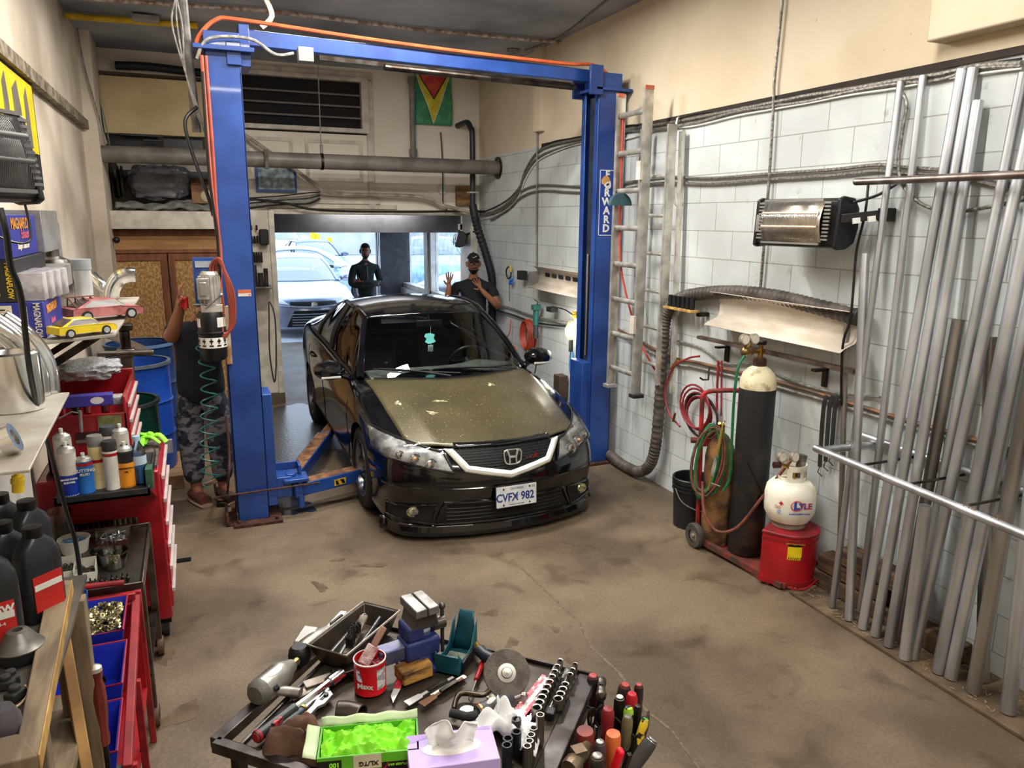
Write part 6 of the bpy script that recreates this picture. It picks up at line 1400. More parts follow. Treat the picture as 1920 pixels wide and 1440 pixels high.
for i,(u,v,lb) in enumerate(((162,1082,'white carton of washers at the front of the trolley'),(133,1078,'white carton half hidden behind the blue cup'))):
    t=thing('parts_carton',lb,'carton',px(u,v,2,tz+.001),rz=.06)
    MB().bb((-.042,-.05,0),(.042,.05,.004)).bb((-.042,-.05,0),(-.039,.05,.06)).bb((.039,-.05,0),(.042,.05,.06)).bb((-.042,-.05,0),(.042,-.047,.04)).bb((-.042,.047,0),(.042,.05,.07)).build('carton',P('carton_white',226,222,208,.6),t)
    f=MB(); rn=random.Random(i)
    for _ in range(40):
        p=(rn.uniform(-.03,.03),rn.uniform(-.038,.038),.02+.02*rn.random()); M=Matrix.Translation(p)@Matrix.Rotation(rn.uniform(-.8,.8),4,'X')@Matrix.Rotation(rn.uniform(-.8,.8),4,'Y')
        f.lathe([(.004,-.001),(.008,-.001),(.008,.001),(.004,.001),(.004,-.001)],12,M)
    stuff(f.build('washers',P('washer_grey',120,116,104,.35,.9),t))
sk=thing('bit_tray','row of black bits standing at the front edge of the trolley','bits',px(190,1098,2,tz+.001))
for k in range(11): MB().lathe([(.001,0),(.008,0),(.008,.02),(.003,.024),(.003,.035),(.001,.036)],8,Matrix.Translation((-.10+.02*k,.012*(k%2),0))).build('bit',BLK,sk)
sr=thing('socket_row','long row of small sockets along the back edge of the trolley','sockets',px(185,988,2,tz+.001))
for k in range(15): MB().lathe([(.006,.002),(.012,0),(.012,.03),(.008,.03),(.007,.01)],12,Matrix.Translation((-.17+.024*k,-.0,0))).build('socket',STEEL if k>9 else DSTEEL,sr)
# nearer red parts cart with blue bins
rcx=thing('bin_cart','red frame cart holding blue plastic bins at different heights','cart',(-.4,2.9,0))
MB().bar((-.29,3.18,.72),(-.29,2.40,.50),.03,.03).bar((-.57,3.18,.72),(-.57,2.40,.50),.03,.03).bar((-.29,3.16,.74),(-.57,3.16,.74),.03,.03).build('top_rail',P('rail_red',150,30,36,.4,c2=(120,24,28),scale=10),rcx,world=True,bevel=.004)
for x,y,h in ((-.285,3.2,.74),(-.275,2.75,.60),(-.60,3.2,.74),(-.60,2.45,.5),(-.275,2.42,.5)):
    MB().bar((x,y,.0),(x,y-.0,h),.025,.02,(0,1,0)).build('leg',REDD,rcx,world=True,bevel=.003)
MB().bb((-.60,2.42,.28),(-.285,3.18,.30)).build('lower_shelf',P('shelf_red',150,16,24,.4),rcx,world=True)
MB().bb((-.565,2.40,.30),(-.55,3.16,.5)).bb((-.60,3.16,.30),(-.285,3.18,.70)).build('back_panel',P('shelf_red',150,16,24,.4),rcx,world=True)
MB().bb((-.56,2.40,.40),(-.285,2.43,.50)).build('front_plate',P('plate_steel2',112,106,98,.4,.8,c2=(84,78,70),scale=10),rcx,world=True)
MB().cyl((-.50,3.19,.80),(-.33,3.19,.79),.012,n=10).build('chrome_bar',REDD,rcx,world=True)
BB=P('bin_blue',22,44,170,.4,c2=(16,34,150),scale=4)
def bin_(c,w,l,h,label,sub=None):
    t=thing('plastic_bin',label,'bin',c,group='blue bins on the red cart')
    w/=2;l/=2;k=.003
    pts=lambda s,z,f=1:[(-w*s,-l*s,z*.78),(w*s,-l*s,z*.78),(w*s,l*s,z),(-w*s,l*s,z)]
    m=MB(); a=pts(.86,0.001); b=pts(1,h); c2=[(x*.95,y*.95,z) for x,y,z in b]; d=[(x*.84,y*.84,.004) for x,y,_ in a]
    m.add(a+b+c2+d,[(3,2,1,0)]+[(i,(i+1)%4,4+(i+1)%4,4+i) for i in range(4)]+[(4+i,4+(i+1)%4,8+(i+1)%4,8+i) for i in range(4)]+[(8+i,8+(i+1)%4,12+(i+1)%4,12+i) for i in range(4)]+[(12,13,14,15)])
    m.build('bin_wall',BB,t)
    MB().tube([V(p)+V((0,0,.002)) for p in b],.004,n=6,closed=True).build('bin_rim',P('rim_pink',176,40,66,.5),t)
    return t
rcx.scale=(1,1,.955); rcx.location.x-=.025
b1=bin_((-.435,3.0,.63),.19,.24,.10,'blue bin heaped with pale nuts, farthest of the three blue bins')
f=MB(); rn=random.Random(4)
for _ in range(340):
    p=(rn.uniform(-.08,.08),rn.uniform(-.105,.105),.05+.04*rn.random()); M=Matrix.Translation(p)@Matrix.Rotation(rn.uniform(0,3),4,'X')@Matrix.Rotation(rn.uniform(0,3),4,'Y')
    f.lathe([(.0045,-.005),(.009,-.005),(.009,.005),(.0045,.005),(.0045,-.005)],8,M)
stuff(f.build('nuts',NUTM,b1))
b2=bin_((-.445,2.74,.545),.23,.24,.13,'empty-looking blue bin with a clear cup, middle of the three blue bins')
b3=bin_((-.455,2.50,.45),.24,.24,.14,'nearest blue bin, behind the tall wooden handle')
def cupin(loc,label): 
    t=thing('plastic_cup',label,'cup',loc); MB().lathe([(.001,.003),(.042,0),(.052,.06),(.055,.06),(.055,.064),(.05,.064),(.04,.005),(.001,.005)],32).build('cup',CLR,t); return t
cupin((-.445,2.72,.55),'clear round cup inside the middle blue bin'); cupin((-.465,2.48,.455),'clear round cup inside the nearest blue bin')
wh=thing('wooden_file','reddish wooden tool handle with a pale end standing beside the blue bins','tool handle',px(196,1395,2,.62))
MB().lathe([(.001,0),(.016,0),(.018,.03),(.016,.05),(.020,.10),(.022,.16),(.020,.20),(.015,.22),(.018,.235),(.019,.25),(.001,.25)],8).build('handle',P('handle_maroon',120,50,42,.35,c2=(90,30,28),scale=6,stretch=(3,3,.5)),wh)
MB().lathe([(.019,.25),(.018,.262),(.010,.268),(.001,.269)],16).build('pommel',P('pommel',190,180,170,.4,.4),wh); MB().cyl((0,0,-.15),(0,0,0),.010).build('shank',DSTEEL,wh)
# pale plates, posters, wall panel beside near shelf
wp_=thing('white_cabinet_side','tall pale scuffed metal cabinet under the near steel shelf','cabinet',(-.7,3.0,0))
MB().bb((-.893,2.75,0),(-.63,3.24,1.60)).build('cabinet_body',P('cab_pale',196,192,184,.5,c2=(150,146,140),scale=3,bump=.1),wp_,world=True,bevel=.02)
MB().bb((-.66,2.735,1.18),(-.88,2.749,1.58)).build('aerial_photo_print',P('photo_green',96,112,70,.5,c2=(170,160,150),scale=26,lo=.45,hi=.55),wp_,world=True,smooth=0)
tag(MB().tube([px(32,882,1,2.2),px(33,905,1,2.2)],.006,n=6).cyl(px(33,892,1,2.2),px(34,922,1,2.2),.014,n=12).cyl(px(33,898,1,2.2),px(33,906,1,2.2),.016,n=12).build('yellow_plug',P('plug_yellow',226,190,40,.5)),'yellow plug connector hanging under the near shelf','plug')
tag(MB().tube([px(0,390,1,2.1),px(12,440,1,2.1),px(20,500,1,2.15),px(40,560,1,2.2),px(60,720,1,2.4),px(98,860,1,2.7),px(122,950,1,2.8),px(140,1010,1,2.85),px(150,1075,1,2.85),px(152,1120,1,2.85)],.0075,n=8,k=6).cyl(px(152,1112,1,2.85),px(152,1132,1,2.85),.014,n=10).build('black_lead',BLK),'long black lead with a plug hanging down past the shelves','cord')
# ---- near steel shelf with chrome exhaust parts
z1=1.65
a,b,c=px(130,735,2,z1),px(55,880,2,z1),px(0,882,2,z1)
tag(MB().prism([(a.x,a.y),(b.x,b.y),(c.x-.05,b.y),(-.9,b.y),(-.9,a.y),],z1-.008,z1).build('steel_shelf',P('shelf_plate',172,166,156,.5,.3,c2=(150,142,130),scale=6),bevel=.002),'flat grey steel shelf plate carrying chrome exhaust parts','shelf')
tag(MB().bb((-.9,2.05,z1-.2),(-.87,2.08,z1-.008)).bar((-.88,2.06,z1-.19),(-.45,2.06,z1-.012),.02,.02).build('shelf_bracket',DSTEEL),'dark bracket under the near steel shelf','bracket')
c=px(32,772,2,z1)
et=thing('exhaust_tip','wide polished double-walled exhaust tip standing on the near shelf','exhaust tip',(c.x-.012,c.y+.03,z1))
POL=mat('polished_steel',(.78,.77,.75),.18,1)
MB().lathe([(.070,0),(.078,.002),(.080,.02),(.080,.15),(.078,.165),(.070,.17),(.066,.165),(.065,.03),(.05,.028),(.048,.12)],40,Matrix.Diagonal((1.0,.85,1,1))).build('tip_shell',POL,et)
for i,(u0,s,lb) in enumerate(((60,0,'polished curved exhaust pipe, nearer of the pair behind the wide tip'),(88,.06,'polished curved exhaust pipe, farther of the pair'))):
    c=px(72+18*i,742-6*i,2,z1)
    tag(MB().tube([(c.x,c.y,z1+.001),(c.x,c.y,z1+.07),(c.x-.015,c.y-.0,z1+.13),(c.x-.05,c.y-.01,z1+.19),(c.x-.10,c.y-.015,z1+.24)],.034,n=28,k=6,cap=False).build('exhaust_elbow',POL,solid=.003),lb,'exhaust pipe')
g_=tag(MB().lathe([(.02,0),(.036,.0),(.036,.03),(.02,.03)],20,Matrix.Rotation(1.2,4,'Y')).build('steel_ring',POL),'small steel ring at the left edge of the near shelf','ring'); g_.location=px(3,830,2,z1+.03)
# ---- farther shelf with boxes, toys, mufflers
z2=1.75
sh=thing('box_shelf','grey shelf plate on the left wall holding exhaust boxes and toy cars','shelf',(-.7,3.8,z2))
a=px(215,626,2,z2); b=px(78,641,2,z2); c=px(250,574,2,z2)
MB().prism([(a.x,a.y),(c.x+.0,c.y+.5),(-.9,c.y+.5),(-.9,b.y),(b.x,b.y)],z2-.012,z2).build('plate',P('shelf_plate2',176,168,158,.55,.2,c2=(150,142,132),scale=6),sh,world=True,bevel=.002)
for y in (3.5,4.4): MB().bar((-.88,y,z2-.35),(a.x-.06,y,z2-.02),.03,.03).build('brace',DSTEEL,sh,world=True)
MB().bar((-.90,3.9,z2-.45),(-.90,3.9,z2-.03),.04,.03,(0,1,0)).build('wall_strut',GREYP,sh,world=True)
NAVY=P('box_navy',44,50,140,.5,c2=(38,42,120),scale=3); LBL=P('box_label',224,214,192,.5,c2=(206,196,176),scale=9); GRB=P('box_grey',104,98,96,.5,c2=(84,78,76),scale=4); BLB=P('box_black',34,32,32,.5); ORT=P('print_orange',236,160,60,.5); PNK=P('print_pink',210,90,120,.5)
def boxx(x0,x1,y0,y1,z0,z1_,m,label,name='parts_box'):
    t=thing(name,label,'box',((x0+x1)/2,(y0+y1)/2,z0)); MB().bb((x0,y0,z0),(x1,y1,z1_)).build('carton',m,t,world=True,bevel=.003); return t
def facelabel(t,x0,x1,y,z0,z1_,m): return MB().bb((x0,y-.0015,z0),(x1,y,z1_)).build('label',m,t,world=True,smooth=0)
def ftext(t,s,sz,x,y,z,m,rot=0,sx=1): 
    T=frame((x,y,z),(1,0,0),(0,-1,0))@Matrix.Rotation(rot,4,'Z'); MB().text(s,sz,T,ext=.0005,font_sx=sx,bold=.0006).build('lettering',m,t,world=True,smooth=0)
def stext(t,s,sz,x,y,z,m,rot=0,sx=1):
    T=frame((x,y,z),(0,1,0),(1,0,0))@Matrix.Rotation(rot,4,'Z'); MB().text(s,sz,T,ext=.0005,font_sx=sx,bold=.0008).build('lettering',m,t,world=True,smooth=0)
yf=3.25
b3_=boxx(-.90,-.525,yf,3.66,1.751,1.885,NAVY,'large navy exhaust parts box at the bottom, with number 148 label')
facelabel(b3_,-.9,-.625,yf,1.765,1.875,LBL); ftext(b3_,'14898',.05,-.665,yf-.003,1.82,BLK,-PI/2,.8); ftext(b3_,'Series',.018,-.72,yf-.003,1.865,BLK)
ftext(b3_,'MAGNAFLOW',.030,-.548,yf-.001,1.815,LBL,-PI/2,.7); ftext(b3_,'PERFORMANCE',.018,-.585,yf-.001,1.82,LBL,-PI/2,.8); stext(b3_,'MAGNAFLOW',.045,-.523,3.42,1.85,ORT,0,.8); stext(b3_,'Exhaust',.03,-.523,3.42,1.80,PNK,0,1)
b2_=boxx(-.90,-.60,yf,3.9,1.886,2.04,BLB,'black exhaust parts box in the middle of the stack, label 99175HM')
facelabel(b2_,-.9,-.655,yf,1.91,2.02,LBL); ftext(b2_,'99175HM',.030,-.68,yf-.003,1.965,BLK,-PI/2,.8); ftext(b2_,'MAGNAFLOW',.025,-.622,yf-.002,1.965,YEL,-PI/2,.8)
b1_=boxx(-.93,-.615,yf,3.85,2.041,2.20,NAVY,'navy exhaust parts box on top of the stack, label 94016')
facelabel(b1_,-.93,-.665,yf,2.06,2.185,LBL); ftext(b1_,'94016',.035,-.685,yf-.003,2.13,BLK,-PI/2,.8); ftext(b1_,'MAGNAFLOW',.018,-.72,yf-.003,2.175,BLK)
MB().bb((-.665,yf-.003,2.075),(-.655,yf-.0016,2.11)).build('red_tab',RED,b1_,world=True,smooth=0)
stext(b1_,'MAGNAFLOW',.06,-.613,3.55,2.165,ORT,0,1.0); stext(b1_,'Exhaust',.05,-.613,3.6,2.125,PNK,0,1); stext(b1_,'Single Chamber',.03,-.613,3.55,2.08,LBL,0,1.2)
b4_=boxx(-.90,-.59,3.86,4.3,2.04,2.22,GRB,'grey exhaust box behind the navy top box')
b5_=boxx(-.89,-.66,4.75,4.85,1.751,2.16,GRB,'tall grey exhaust box standing on end against the wall')
ftext(b5_,'MAGNAFLOW',.035,-.77,4.749,2.12,ORT,0,.8); ftext(b5_,'Performance',.018,-.77,4.749,2.085,PNK)
MB().prism([(-.02,-.04),(.03,-.04),(.03,.02),(-.02,.05)],0,.001,frame((-.70,4.748,1.98),(1,0,0),(0,-1,0))).prism([(-.01,-.05),(.01,-.05),(.008,.05),(-.005,.05)],0,.001,frame((-.80,4.748,1.98),(1,0,0),(0,-1,0))).build('printed_shapes',LBL,b5_,world=True,smooth=0)
b6_=boxx(-.72,-.53,3.68,4.1,1.886,1.98,GRB,'grey exhaust box low in the stack behind the clear packs'); ftext(b6_,'MAGNAFLOW',.03,-.62,3.679,1.955,ORT,0,.8)
b7_=boxx(-.66,-.52,3.28,3.36,1.886,1.99,P('pack_clear',150,146,150,.2,c2=(200,196,200),scale=20),'clear plastic blister pack on the navy box, nearest of the row','blister_pack')
for i in range(3): 
    t=dup(b7_,b7_.location+V((.012*(i+1),.085*(i+1),0)),0,['clear blister pack, second of the row on the navy box','clear blister pack, third of the row on the navy box','clear blister pack, farthest of the row on the navy box'][i],'blister packs')
b7_['group']='blister packs'
# mufflers and pipes behind
mf=thing('muffler','stainless muffler canister standing on the shelf behind the clear packs','muffler',(-.64,4.35,z2+.001))
MB().lathe([(.001,0),(.07,.002),(.085,.03),(.085,.20),(.07,.235),(.035,.25),(.035,.30),(.03,.30)],30,Matrix.Diagonal((1,.7,1,1))).build('canister',STEEL,mf)
cc=thing('round_tin','pale round tin with a grey lid on the far part of the shelf','tin',(-.55,4.55,z2+.001))
MB().lathe([(.001,0),(.052,0),(.052,.17),(.001,.17)],30).build('tin_body',P('tin_pale',206,208,210,.35,.5),cc); MB().lathe([(.053,.17),(.056,.172),(.056,.225),(.001,.228)],30).build('lid',P('tin_lid',150,156,160,.5),cc)
ep=thing('y_pipe','polished branching exhaust elbow lying on the shelf end','exhaust pipe',(-.42,4.6,z2+.04))
MB().tube([px(208,562,1,4.7),px(212,540,1,4.7),px(224,522,1,4.7),px(240,516,1,4.7),px(254,516,1,4.7)],.042,n=20,k=6,cap=False).tube([px(206,552,1,4.75),px(190,535,1,4.75),px(172,518,1,4.8)],.03,n=16,k=5).build('branch_pipe',POL,ep,world=True)
tag(MB().cyl((-.85,4.05,2.221),(-.84,4.05,2.33),.05).build('short_pipe',STEEL),'short steel pipe standing on top of the grey exhaust box','pipe')
# toy cars
def toy(name,label,loc,rz,mat1,glassm,L=.2):
    t=thing(name,label,'toy car',loc,rz=rz); s=L/4.2
    sec=[(-2.1,.25),(-2.1,.62),(-1.95,.72),(-1.1,.80),(-.45,1.30),(.9,1.32),(1.75,.85),(2.05,.80),(2.1,.3)]
    m=MB(); 
    def sl(y,k,zk=1): return [(x*s,y*s,z*s if z<.85 else (.85+(z-.85)*zk)*s) for x,z in sec]
    rows=[(-.86,1,0),(-.9,1,0.0),(-.84,1,.15),(-.66,1,1),(.66,1,1),(.84,1,.15),(.9,1,0),(.86,1,0)]
    vs=[];n=len(sec)
    for y,k,zk in rows: vs+=sl(y,k,zk)
    fs=[(i*n+j,i*n+j+1,(i+1)*n+j+1,(i+1)*n+j) for i in range(len(rows)-1) for j in range(n-1)]
    fs+=[(i*n,(i+1)*n,(i+1)*n+n-1,i*n+n-1) for i in range(len(rows)-1)]+[tuple(range(n)),tuple(range((len(rows)-1)*n,len(rows)*n))]
    m.add(vs,fs).build('body',mat1,t)
    g=MB()
    for sy in (-1,1): g.add([(-1.0*s,sy*.87*s,.86*s),(1.5*s,sy*.87*s,.88*s),(.85*s,sy*.70*s,1.24*s),(-.42*s,sy*.70*s,1.24*s)],[(0,1,2,3)])
    g.add([(-1.08*s,-.7*s,.84*s),(-1.08*s,.7*s,.84*s),(-.5*s,.6*s,1.29*s),(-.5*s,-.6*s,1.29*s)],[(0,1,2,3)]).add([(1.74*s,-.7*s,.90*s),(1.74*s,.7*s,.90*s),(.98*s,.6*s,1.31*s),(.98*s,-.6*s,1.31*s)],[(0,1,2,3)])
    g.build('windows',glassm,t,smooth=0,solid=.001)
    for x in (-1.3,1.3):
        for sy in (-1,1):
            w=MB().cyl((x*s,sy*.75*s,.33*s),(x*s,sy*.93*s,.33*s),.33*s,n=20).build('wheel',BLKR,t); MB().cyl((x*s,sy*.92*s,.33*s),(x*s,sy*.95*s,.33*s),.22*s,n=10).build('hub',CHROME,w)
    return t
tc_=toy('toy_car','yellow toy hatchback parked on the shelf edge',px(152,632,2,z2+.001)+V((0,.05,0)),PI+.62,P('toy_yellow',240,210,24,.25,coat=.6),P('toy_glass',90,80,74,.2),.22)
tc_.rotation_euler=(0,0,PI+.62)
tp=toy('toy_car','larger toy car with pink body and open red frame behind the yellow toy',px(195,598,2,z2+.001),PI+.5,P('toy_pink',190,120,120,.5,c2=(150,80,74),scale=16),P('toy_glass',90,80,74,.2),.30)
m=MB()
for k in range(4): m.cyl((.02+.035*k,-.05,.06),(.05+.03*k,.0,.105),.003,n=5).cyl((.05+.03*k,.0,.105),(.02+.035*k,.05,.06),.003,n=5)
m.cyl((.03,0,.105),(.15,0,.105),.003,n=5).cyl((.02,-.05,.06),(.14,-.05,.06),.003,n=5)
m.build('frame_rods',P('rod_rust',130,74,60,.5),tp); MB().bb((-.10,-.068,.025),(-.05,-.058,.06)).build('green_panel',P('mint_panel',150,206,170,.5),tp)
# left wall poster
ps=thing('framed_sign','yellow and black framed sign on the left wall behind the heater','sign',(-.89,5.1,2.7))
MB().bb((-.895,4.1,2.36),(-.875,5.98,3.02)).build('frame',P('sign_black',40,38,40,.45),ps,world=True,bevel=.004)
MB().bb((-.876,4.14,2.58),(-.870,5.92,3.0)).build('yellow_field',P('sign_yellow',240,206,30,.5),ps,world=True,smooth=0)
m=MB()
for k,(y,w) in enumerate(((4.6,.25),(5.05,.12),(5.35,.2),(5.65,.12))):
    m.prism([(y-w/2,2.62),(y+w/2,2.62),(y+w/2,2.82),(y+w*.2,2.96),(y-w/2,2.9)],-.869,-.866,Matrix(((0,0,1,0),(1,0,0,0),(0,1,0,0),(0,0,0,1))))
m.build('silver_lettering',P('sign_silver',150,146,142,.3,.5),ps,world=True); MB().prism([(5.5,2.4),(5.68,2.4),(5.70,2.52),(5.56,2.56)],-.874,-.871,Matrix(((0,0,1,0),(1,0,0,0),(0,1,0,0),(0,0,0,1)))).build('yellow_mark',P('sign_yellow',240,206,30,.5),ps,world=True)
# wires down the left pilaster
for i,(pts,r) in enumerate((([(135,-10,1,8.7),(155,110,1,8.72),(180,200,1,8.72),(200,270,1,8.72)],.008),([(172,60,1,9.2),(185,180,1,9.2),(205,300,1,9.2),(215,330,1,9.2)],.007),([(190,200,1,9.3),(200,240,1,9.3),(210,300,1,9.3)],.006))):
    tag(MB().tube([px(*p) for p in pts],r,n=6,k=5).build('wall_cable',[WIRE,BLKR,WIRE][i]),['pale conduit running down the left pilaster','dark cable beside the pilaster at the left loft edge','thin grey cable in front of the tan board edge'][i],'cable')
# ---- near wooden bench and oil bottles
zb=1.15
wbn=thing('wooden_bench','rough wooden bench corner at the lower left','bench',(-.6,1.9,0))
BW=P('bench_wood',128,110,86,.75,c2=(92,78,60),scale=4,stretch=(6,1,1),bump=.1); BE=P('bench_edge',196,158,90,.7,c2=(150,116,64),scale=8)
p1,p2=px(134,1087,2,zb),px(72,1416,2,zb); q1,q2=px(92,1087,2,zb),px(30,1392,2,zb)
MB().prism([(p1.x,p1.y),(q1.x,q1.y),(q2.x,q2.y),(p2.x,p2.y)],zb-.035,zb).build('long_plank',BW,wbn,world=True,bevel=.004)
MB().prism([(p2.x,p2.y),(q2.x+.0,q2.y+.03),(-.9,q2.y+.03),(-.9,p2.y-.02)],zb-.034,zb+.001).build('end_plank',BW,wbn,world=True,bevel=.004)
MB().bb((-.9,p2.y+.03,zb-.05),(q2.x+.03,2.5,zb-.036)).build('bench_top',P('bench_dark',84,76,66,.8,c2=(58,52,46),scale=6),wbn,world=True)
MB().bar((p1.x+.001,p1.y,zb-.017),(p2.x+.001,p2.y,zb-.017),.003,.036).build('sawn_edge',BE,wbn,world=True)
for (a,b) in (((-.41,2.35,0),(-.41,2.35,zb-.04)),((-.42,1.75,0),(-.42,1.75,zb-.04))): MB().bar(a,b,.09,.045,(0,1,0)).build('leg',BW,wbn,world=True,bevel=.004)
MB().bar((-.52,2.25,.95),(-.42,1.45,.55),.03,.10).build('diagonal_brace',BW,wbn,world=True,bevel=.003)
MB().bar((-.445,2.40,1.08),(-.33,1.95,.2),.03,.09).build('diagonal_brace',P('brace_light',176,134,80,.7,c2=(130,96,58),scale=6),wbn,world=True,bevel=.003)
MB().bb((-.9,1.5,.72),(-.40,2.45,.75)).build('lower_shelf',BW,wbn,world=True)
OB=P('bottle_black',28,29,32,.32,c2=(38,40,44),scale=3)
def oil(loc,label,rz=0,s=1,lab=True):
    t=thing('oil_bottle',label,'bottle',loc,rz=rz); t.scale=(s,s,s)
    prof=[(0,1),(.03,1),(.15,1),(.17,.97),(.195,.72),(.21,.42),(.215,.36)]
    def sec(z,k):
        o=[]
        for i in range(24):
            g=2*PI*i/24; q=lambda x,p:math.copysign(abs(x)**p,x); o.append((q(math.cos(g),.55)*.052*k,q(math.sin(g),.6)*.032*k if k>.5 else .02*math.sin(g)*k/.42,z))
        return o
    m=MB(); vs=[]
    zs=[(0,.94),(.008,1),(.15,1),(.17,.96),(.19,.80),(.205,.5),(.212,.40)]
    for z,k in zs: vs+=sec(z,k)
    fs=[(i*24+j,i*24+(j+1)%24,(i+1)*24+(j+1)%24,(i+1)*24+j) for i in range(len(zs)-1) for j in range(24)]+[tuple(range(24))[::-1]]
    m.add(vs,fs).build('bottle_body',OB,t); MB().lathe([(.020,.205),(.022,.21),(.022,.235),(.001,.237)],20).build('cap',BLK,t)
    if lab:
        l=MB().bb((-.036,-.0345,.03),(.036,-.032,.12)).build('label',P('oil_red',190,40,36,.4),t,smooth=0); MB().bb((-.034,-.0355,.085),(.034,-.0346,.10)).build('label_stripe',WHITE,l,smooth=0)
    return t
o1=oil(px(80,1160,2,zb-.035)+V((0,.02,0)),'black oil bottle with a red label, rightmost on the bench',.75,1.12)
oil(px(58,1120,2,zb-.035)+V((0,.10,0)),'black oil bottle directly behind the rightmost one',.9,1.12,False)
oil(px(24,1150,2,zb-.035)+V((0,.02,0)),'black oil bottle left of the rightmost one',.6,1.12,False)
oil(px(4,1110,2,zb-.035)+V((0,.12,0)),'black oil bottle cut by the frame edge at the back left',.6,1.12,False)
o5=oil(px(-5,1225,2,zb-.035),'nearest black oil bottle with a red SAE label at the frame edge',.35,1.25)
MB().text('SAE 5W',.020,frame((.0,-.0365,.105),(1,0,0),(0,-1,0)),bold=.001).build('lettering',WHITE,o5,smooth=0); MB().text('API CI-4',.010,frame((.0,-.0365,.075),(1,0,0),(0,-1,0))).build('lettering',WHITE,o5,smooth=0)
c=px(40,1235,2,zb-.035)
mt=thing('strut_mount','round steel and black rubber strut mount on the bench','car part',(c.x,c.y,zb-.035))
MB().lathe([(.001,0),(.045,0),(.052,.015),(.050,.035),(.001,.036)],32).build('rubber_base',BLKR,mt); MB().lathe([(.055,.034),(.056,.038),(.044,.048),(.038,.058),(.034,.064),(.024,.078),(.012,.08),(.010,.06)],36).build('steel_cup',P('cup_steel',120,118,110,.4,.7,c2=(96,92,86),scale=8),mt)
for i,(u,v,lb) in enumerate(((12,1290,'small black rubber bush on the bench, nearest the frame edge'),(30,1310,'black rubber block left of the white wire'),(22,1280,'dark cylinder part beside the rubber blocks'))):
    g_=tag(MB().bb((-.02,-.015,0),(.02,.015,.022)).cyl((0,0,.01),(0,0,.034),.012).build('rubber_part',BLKR,bevel=.004),lb,'car part'); g_.location=px(u,v,2,zb-.034); g_.rotation_euler=(0,0,i)
tag(MB().tube([px(47,1285,2,zb-.03),px(52,1300,2,zb-.03),px(40,1318,2,zb-.03),px(26,1328,2,zb-.03)],.0025,n=6,k=4).build('white_wire',P('wire_cream',206,180,140,.6)),'short cream wire curled on the bench','wire')
c=px(10,1385,2,zb-.034); cu=thing('dark_cup','translucent dark plastic cup at the bottom left of the bench','cup',c); MB().lathe([(.001,0),(.036,0),(.034,.05),(.022,.075),(.001,.076)],28).build('cup_shell',P('cup_dark',60,56,62,.25,c2=(80,76,80),scale=4),cu)
c=px(120,1095,2,.90); cu=thing('blue_cup','blue plastic cup behind the end of the bench','cup',(-.52,3.05,.68)); MB().lathe([(.001,0),(.048,0),(.056,.12),(.052,.12),(.045,.005),(.001,.005)],30).build('cup_wall',P('cup_blue',30,76,160,.4),cu)
tag(MB().bb((-.60,3.0,.66),(-.44,3.12,.68)).build('cup_ledge',GREYP),'small grey ledge carrying the blue cup','ledge')
# ================================================================ work table in the foreground
ZT=.900
def q(u,v,h=0): return px(u,v,2,ZT+h)
A_=q(403,1388); B_=q(1105,1266); e1=V((.675,.738,0)).normalized(); e2=V((.717,-.697,0)).normalized()
FARL=A_+e1*.64; FARR=FARL+e2*.83; NEARR=A_+e2*.83
tw=thing('work_table','low dark steel welding table covered with tools in the foreground','table',(A_.x,A_.y,0))
TS=P('table_steel',74,66,58,.40,.45,c2=(50,40,32),scale=7,detail=9,bump=.15,lo=.35,hi=.62); FRM=P('table_frame',96,92,92,.28,.9,c2=(58,52,50),scale=9)
i0=A_+e2*.07; 
MB().add([i0-V((0,0,.016)),NEARR-V((0,0,.016)),FARR-V((0,0,.016)),FARL+e2*.05-V((0,0,.016)),i0-V((0,0,.008)),NEARR-V((0,0,.008)),FARR-V((0,0,.008)),FARL+e2*.05-V((0,0,.008))],[(3,2,1,0),(4,5,6,7),(0,1,5,4),(1,2,6,5),(2,3,7,6),(3,0,4,7)]).build('table_top',TS,tw,world=True)
ZB=V((0,0,-.012))
fr=MB().bar(A_+ZB,FARL+ZB,.034,.030).bar(A_+ZB,NEARR+ZB,.030,.030).bar(FARL+ZB,FARR+ZB,.008,.034).bar(i0+ZB,FARL+e2*.05+ZB,.012,.026)
fr.bar(NEARR+ZB-e2*.012,FARR+ZB-e2*.012,.055,.020).bar(NEARR+ZB+V((0,0,-.05)),FARR+ZB+V((0,0,-.05)),.02,.04)
fr.build('table_frame',FRM,tw,world=True,bevel=.003)
for c in (A_+e2*.055+e1*.02,FARL+e2*.03-e1*.03,NEARR-e2*.03+e1*.03,FARR-e2*.03-e1*.03):
    MB().bar(V((c.x,c.y,0)),V((c.x,c.y,ZT-.02)),.030,.030,e1).build('leg',FRM,tw,world=True,bevel=.003)
MB().bb((-.001,-.001,0),(0,0,.001))
c=(A_+FARR)/2
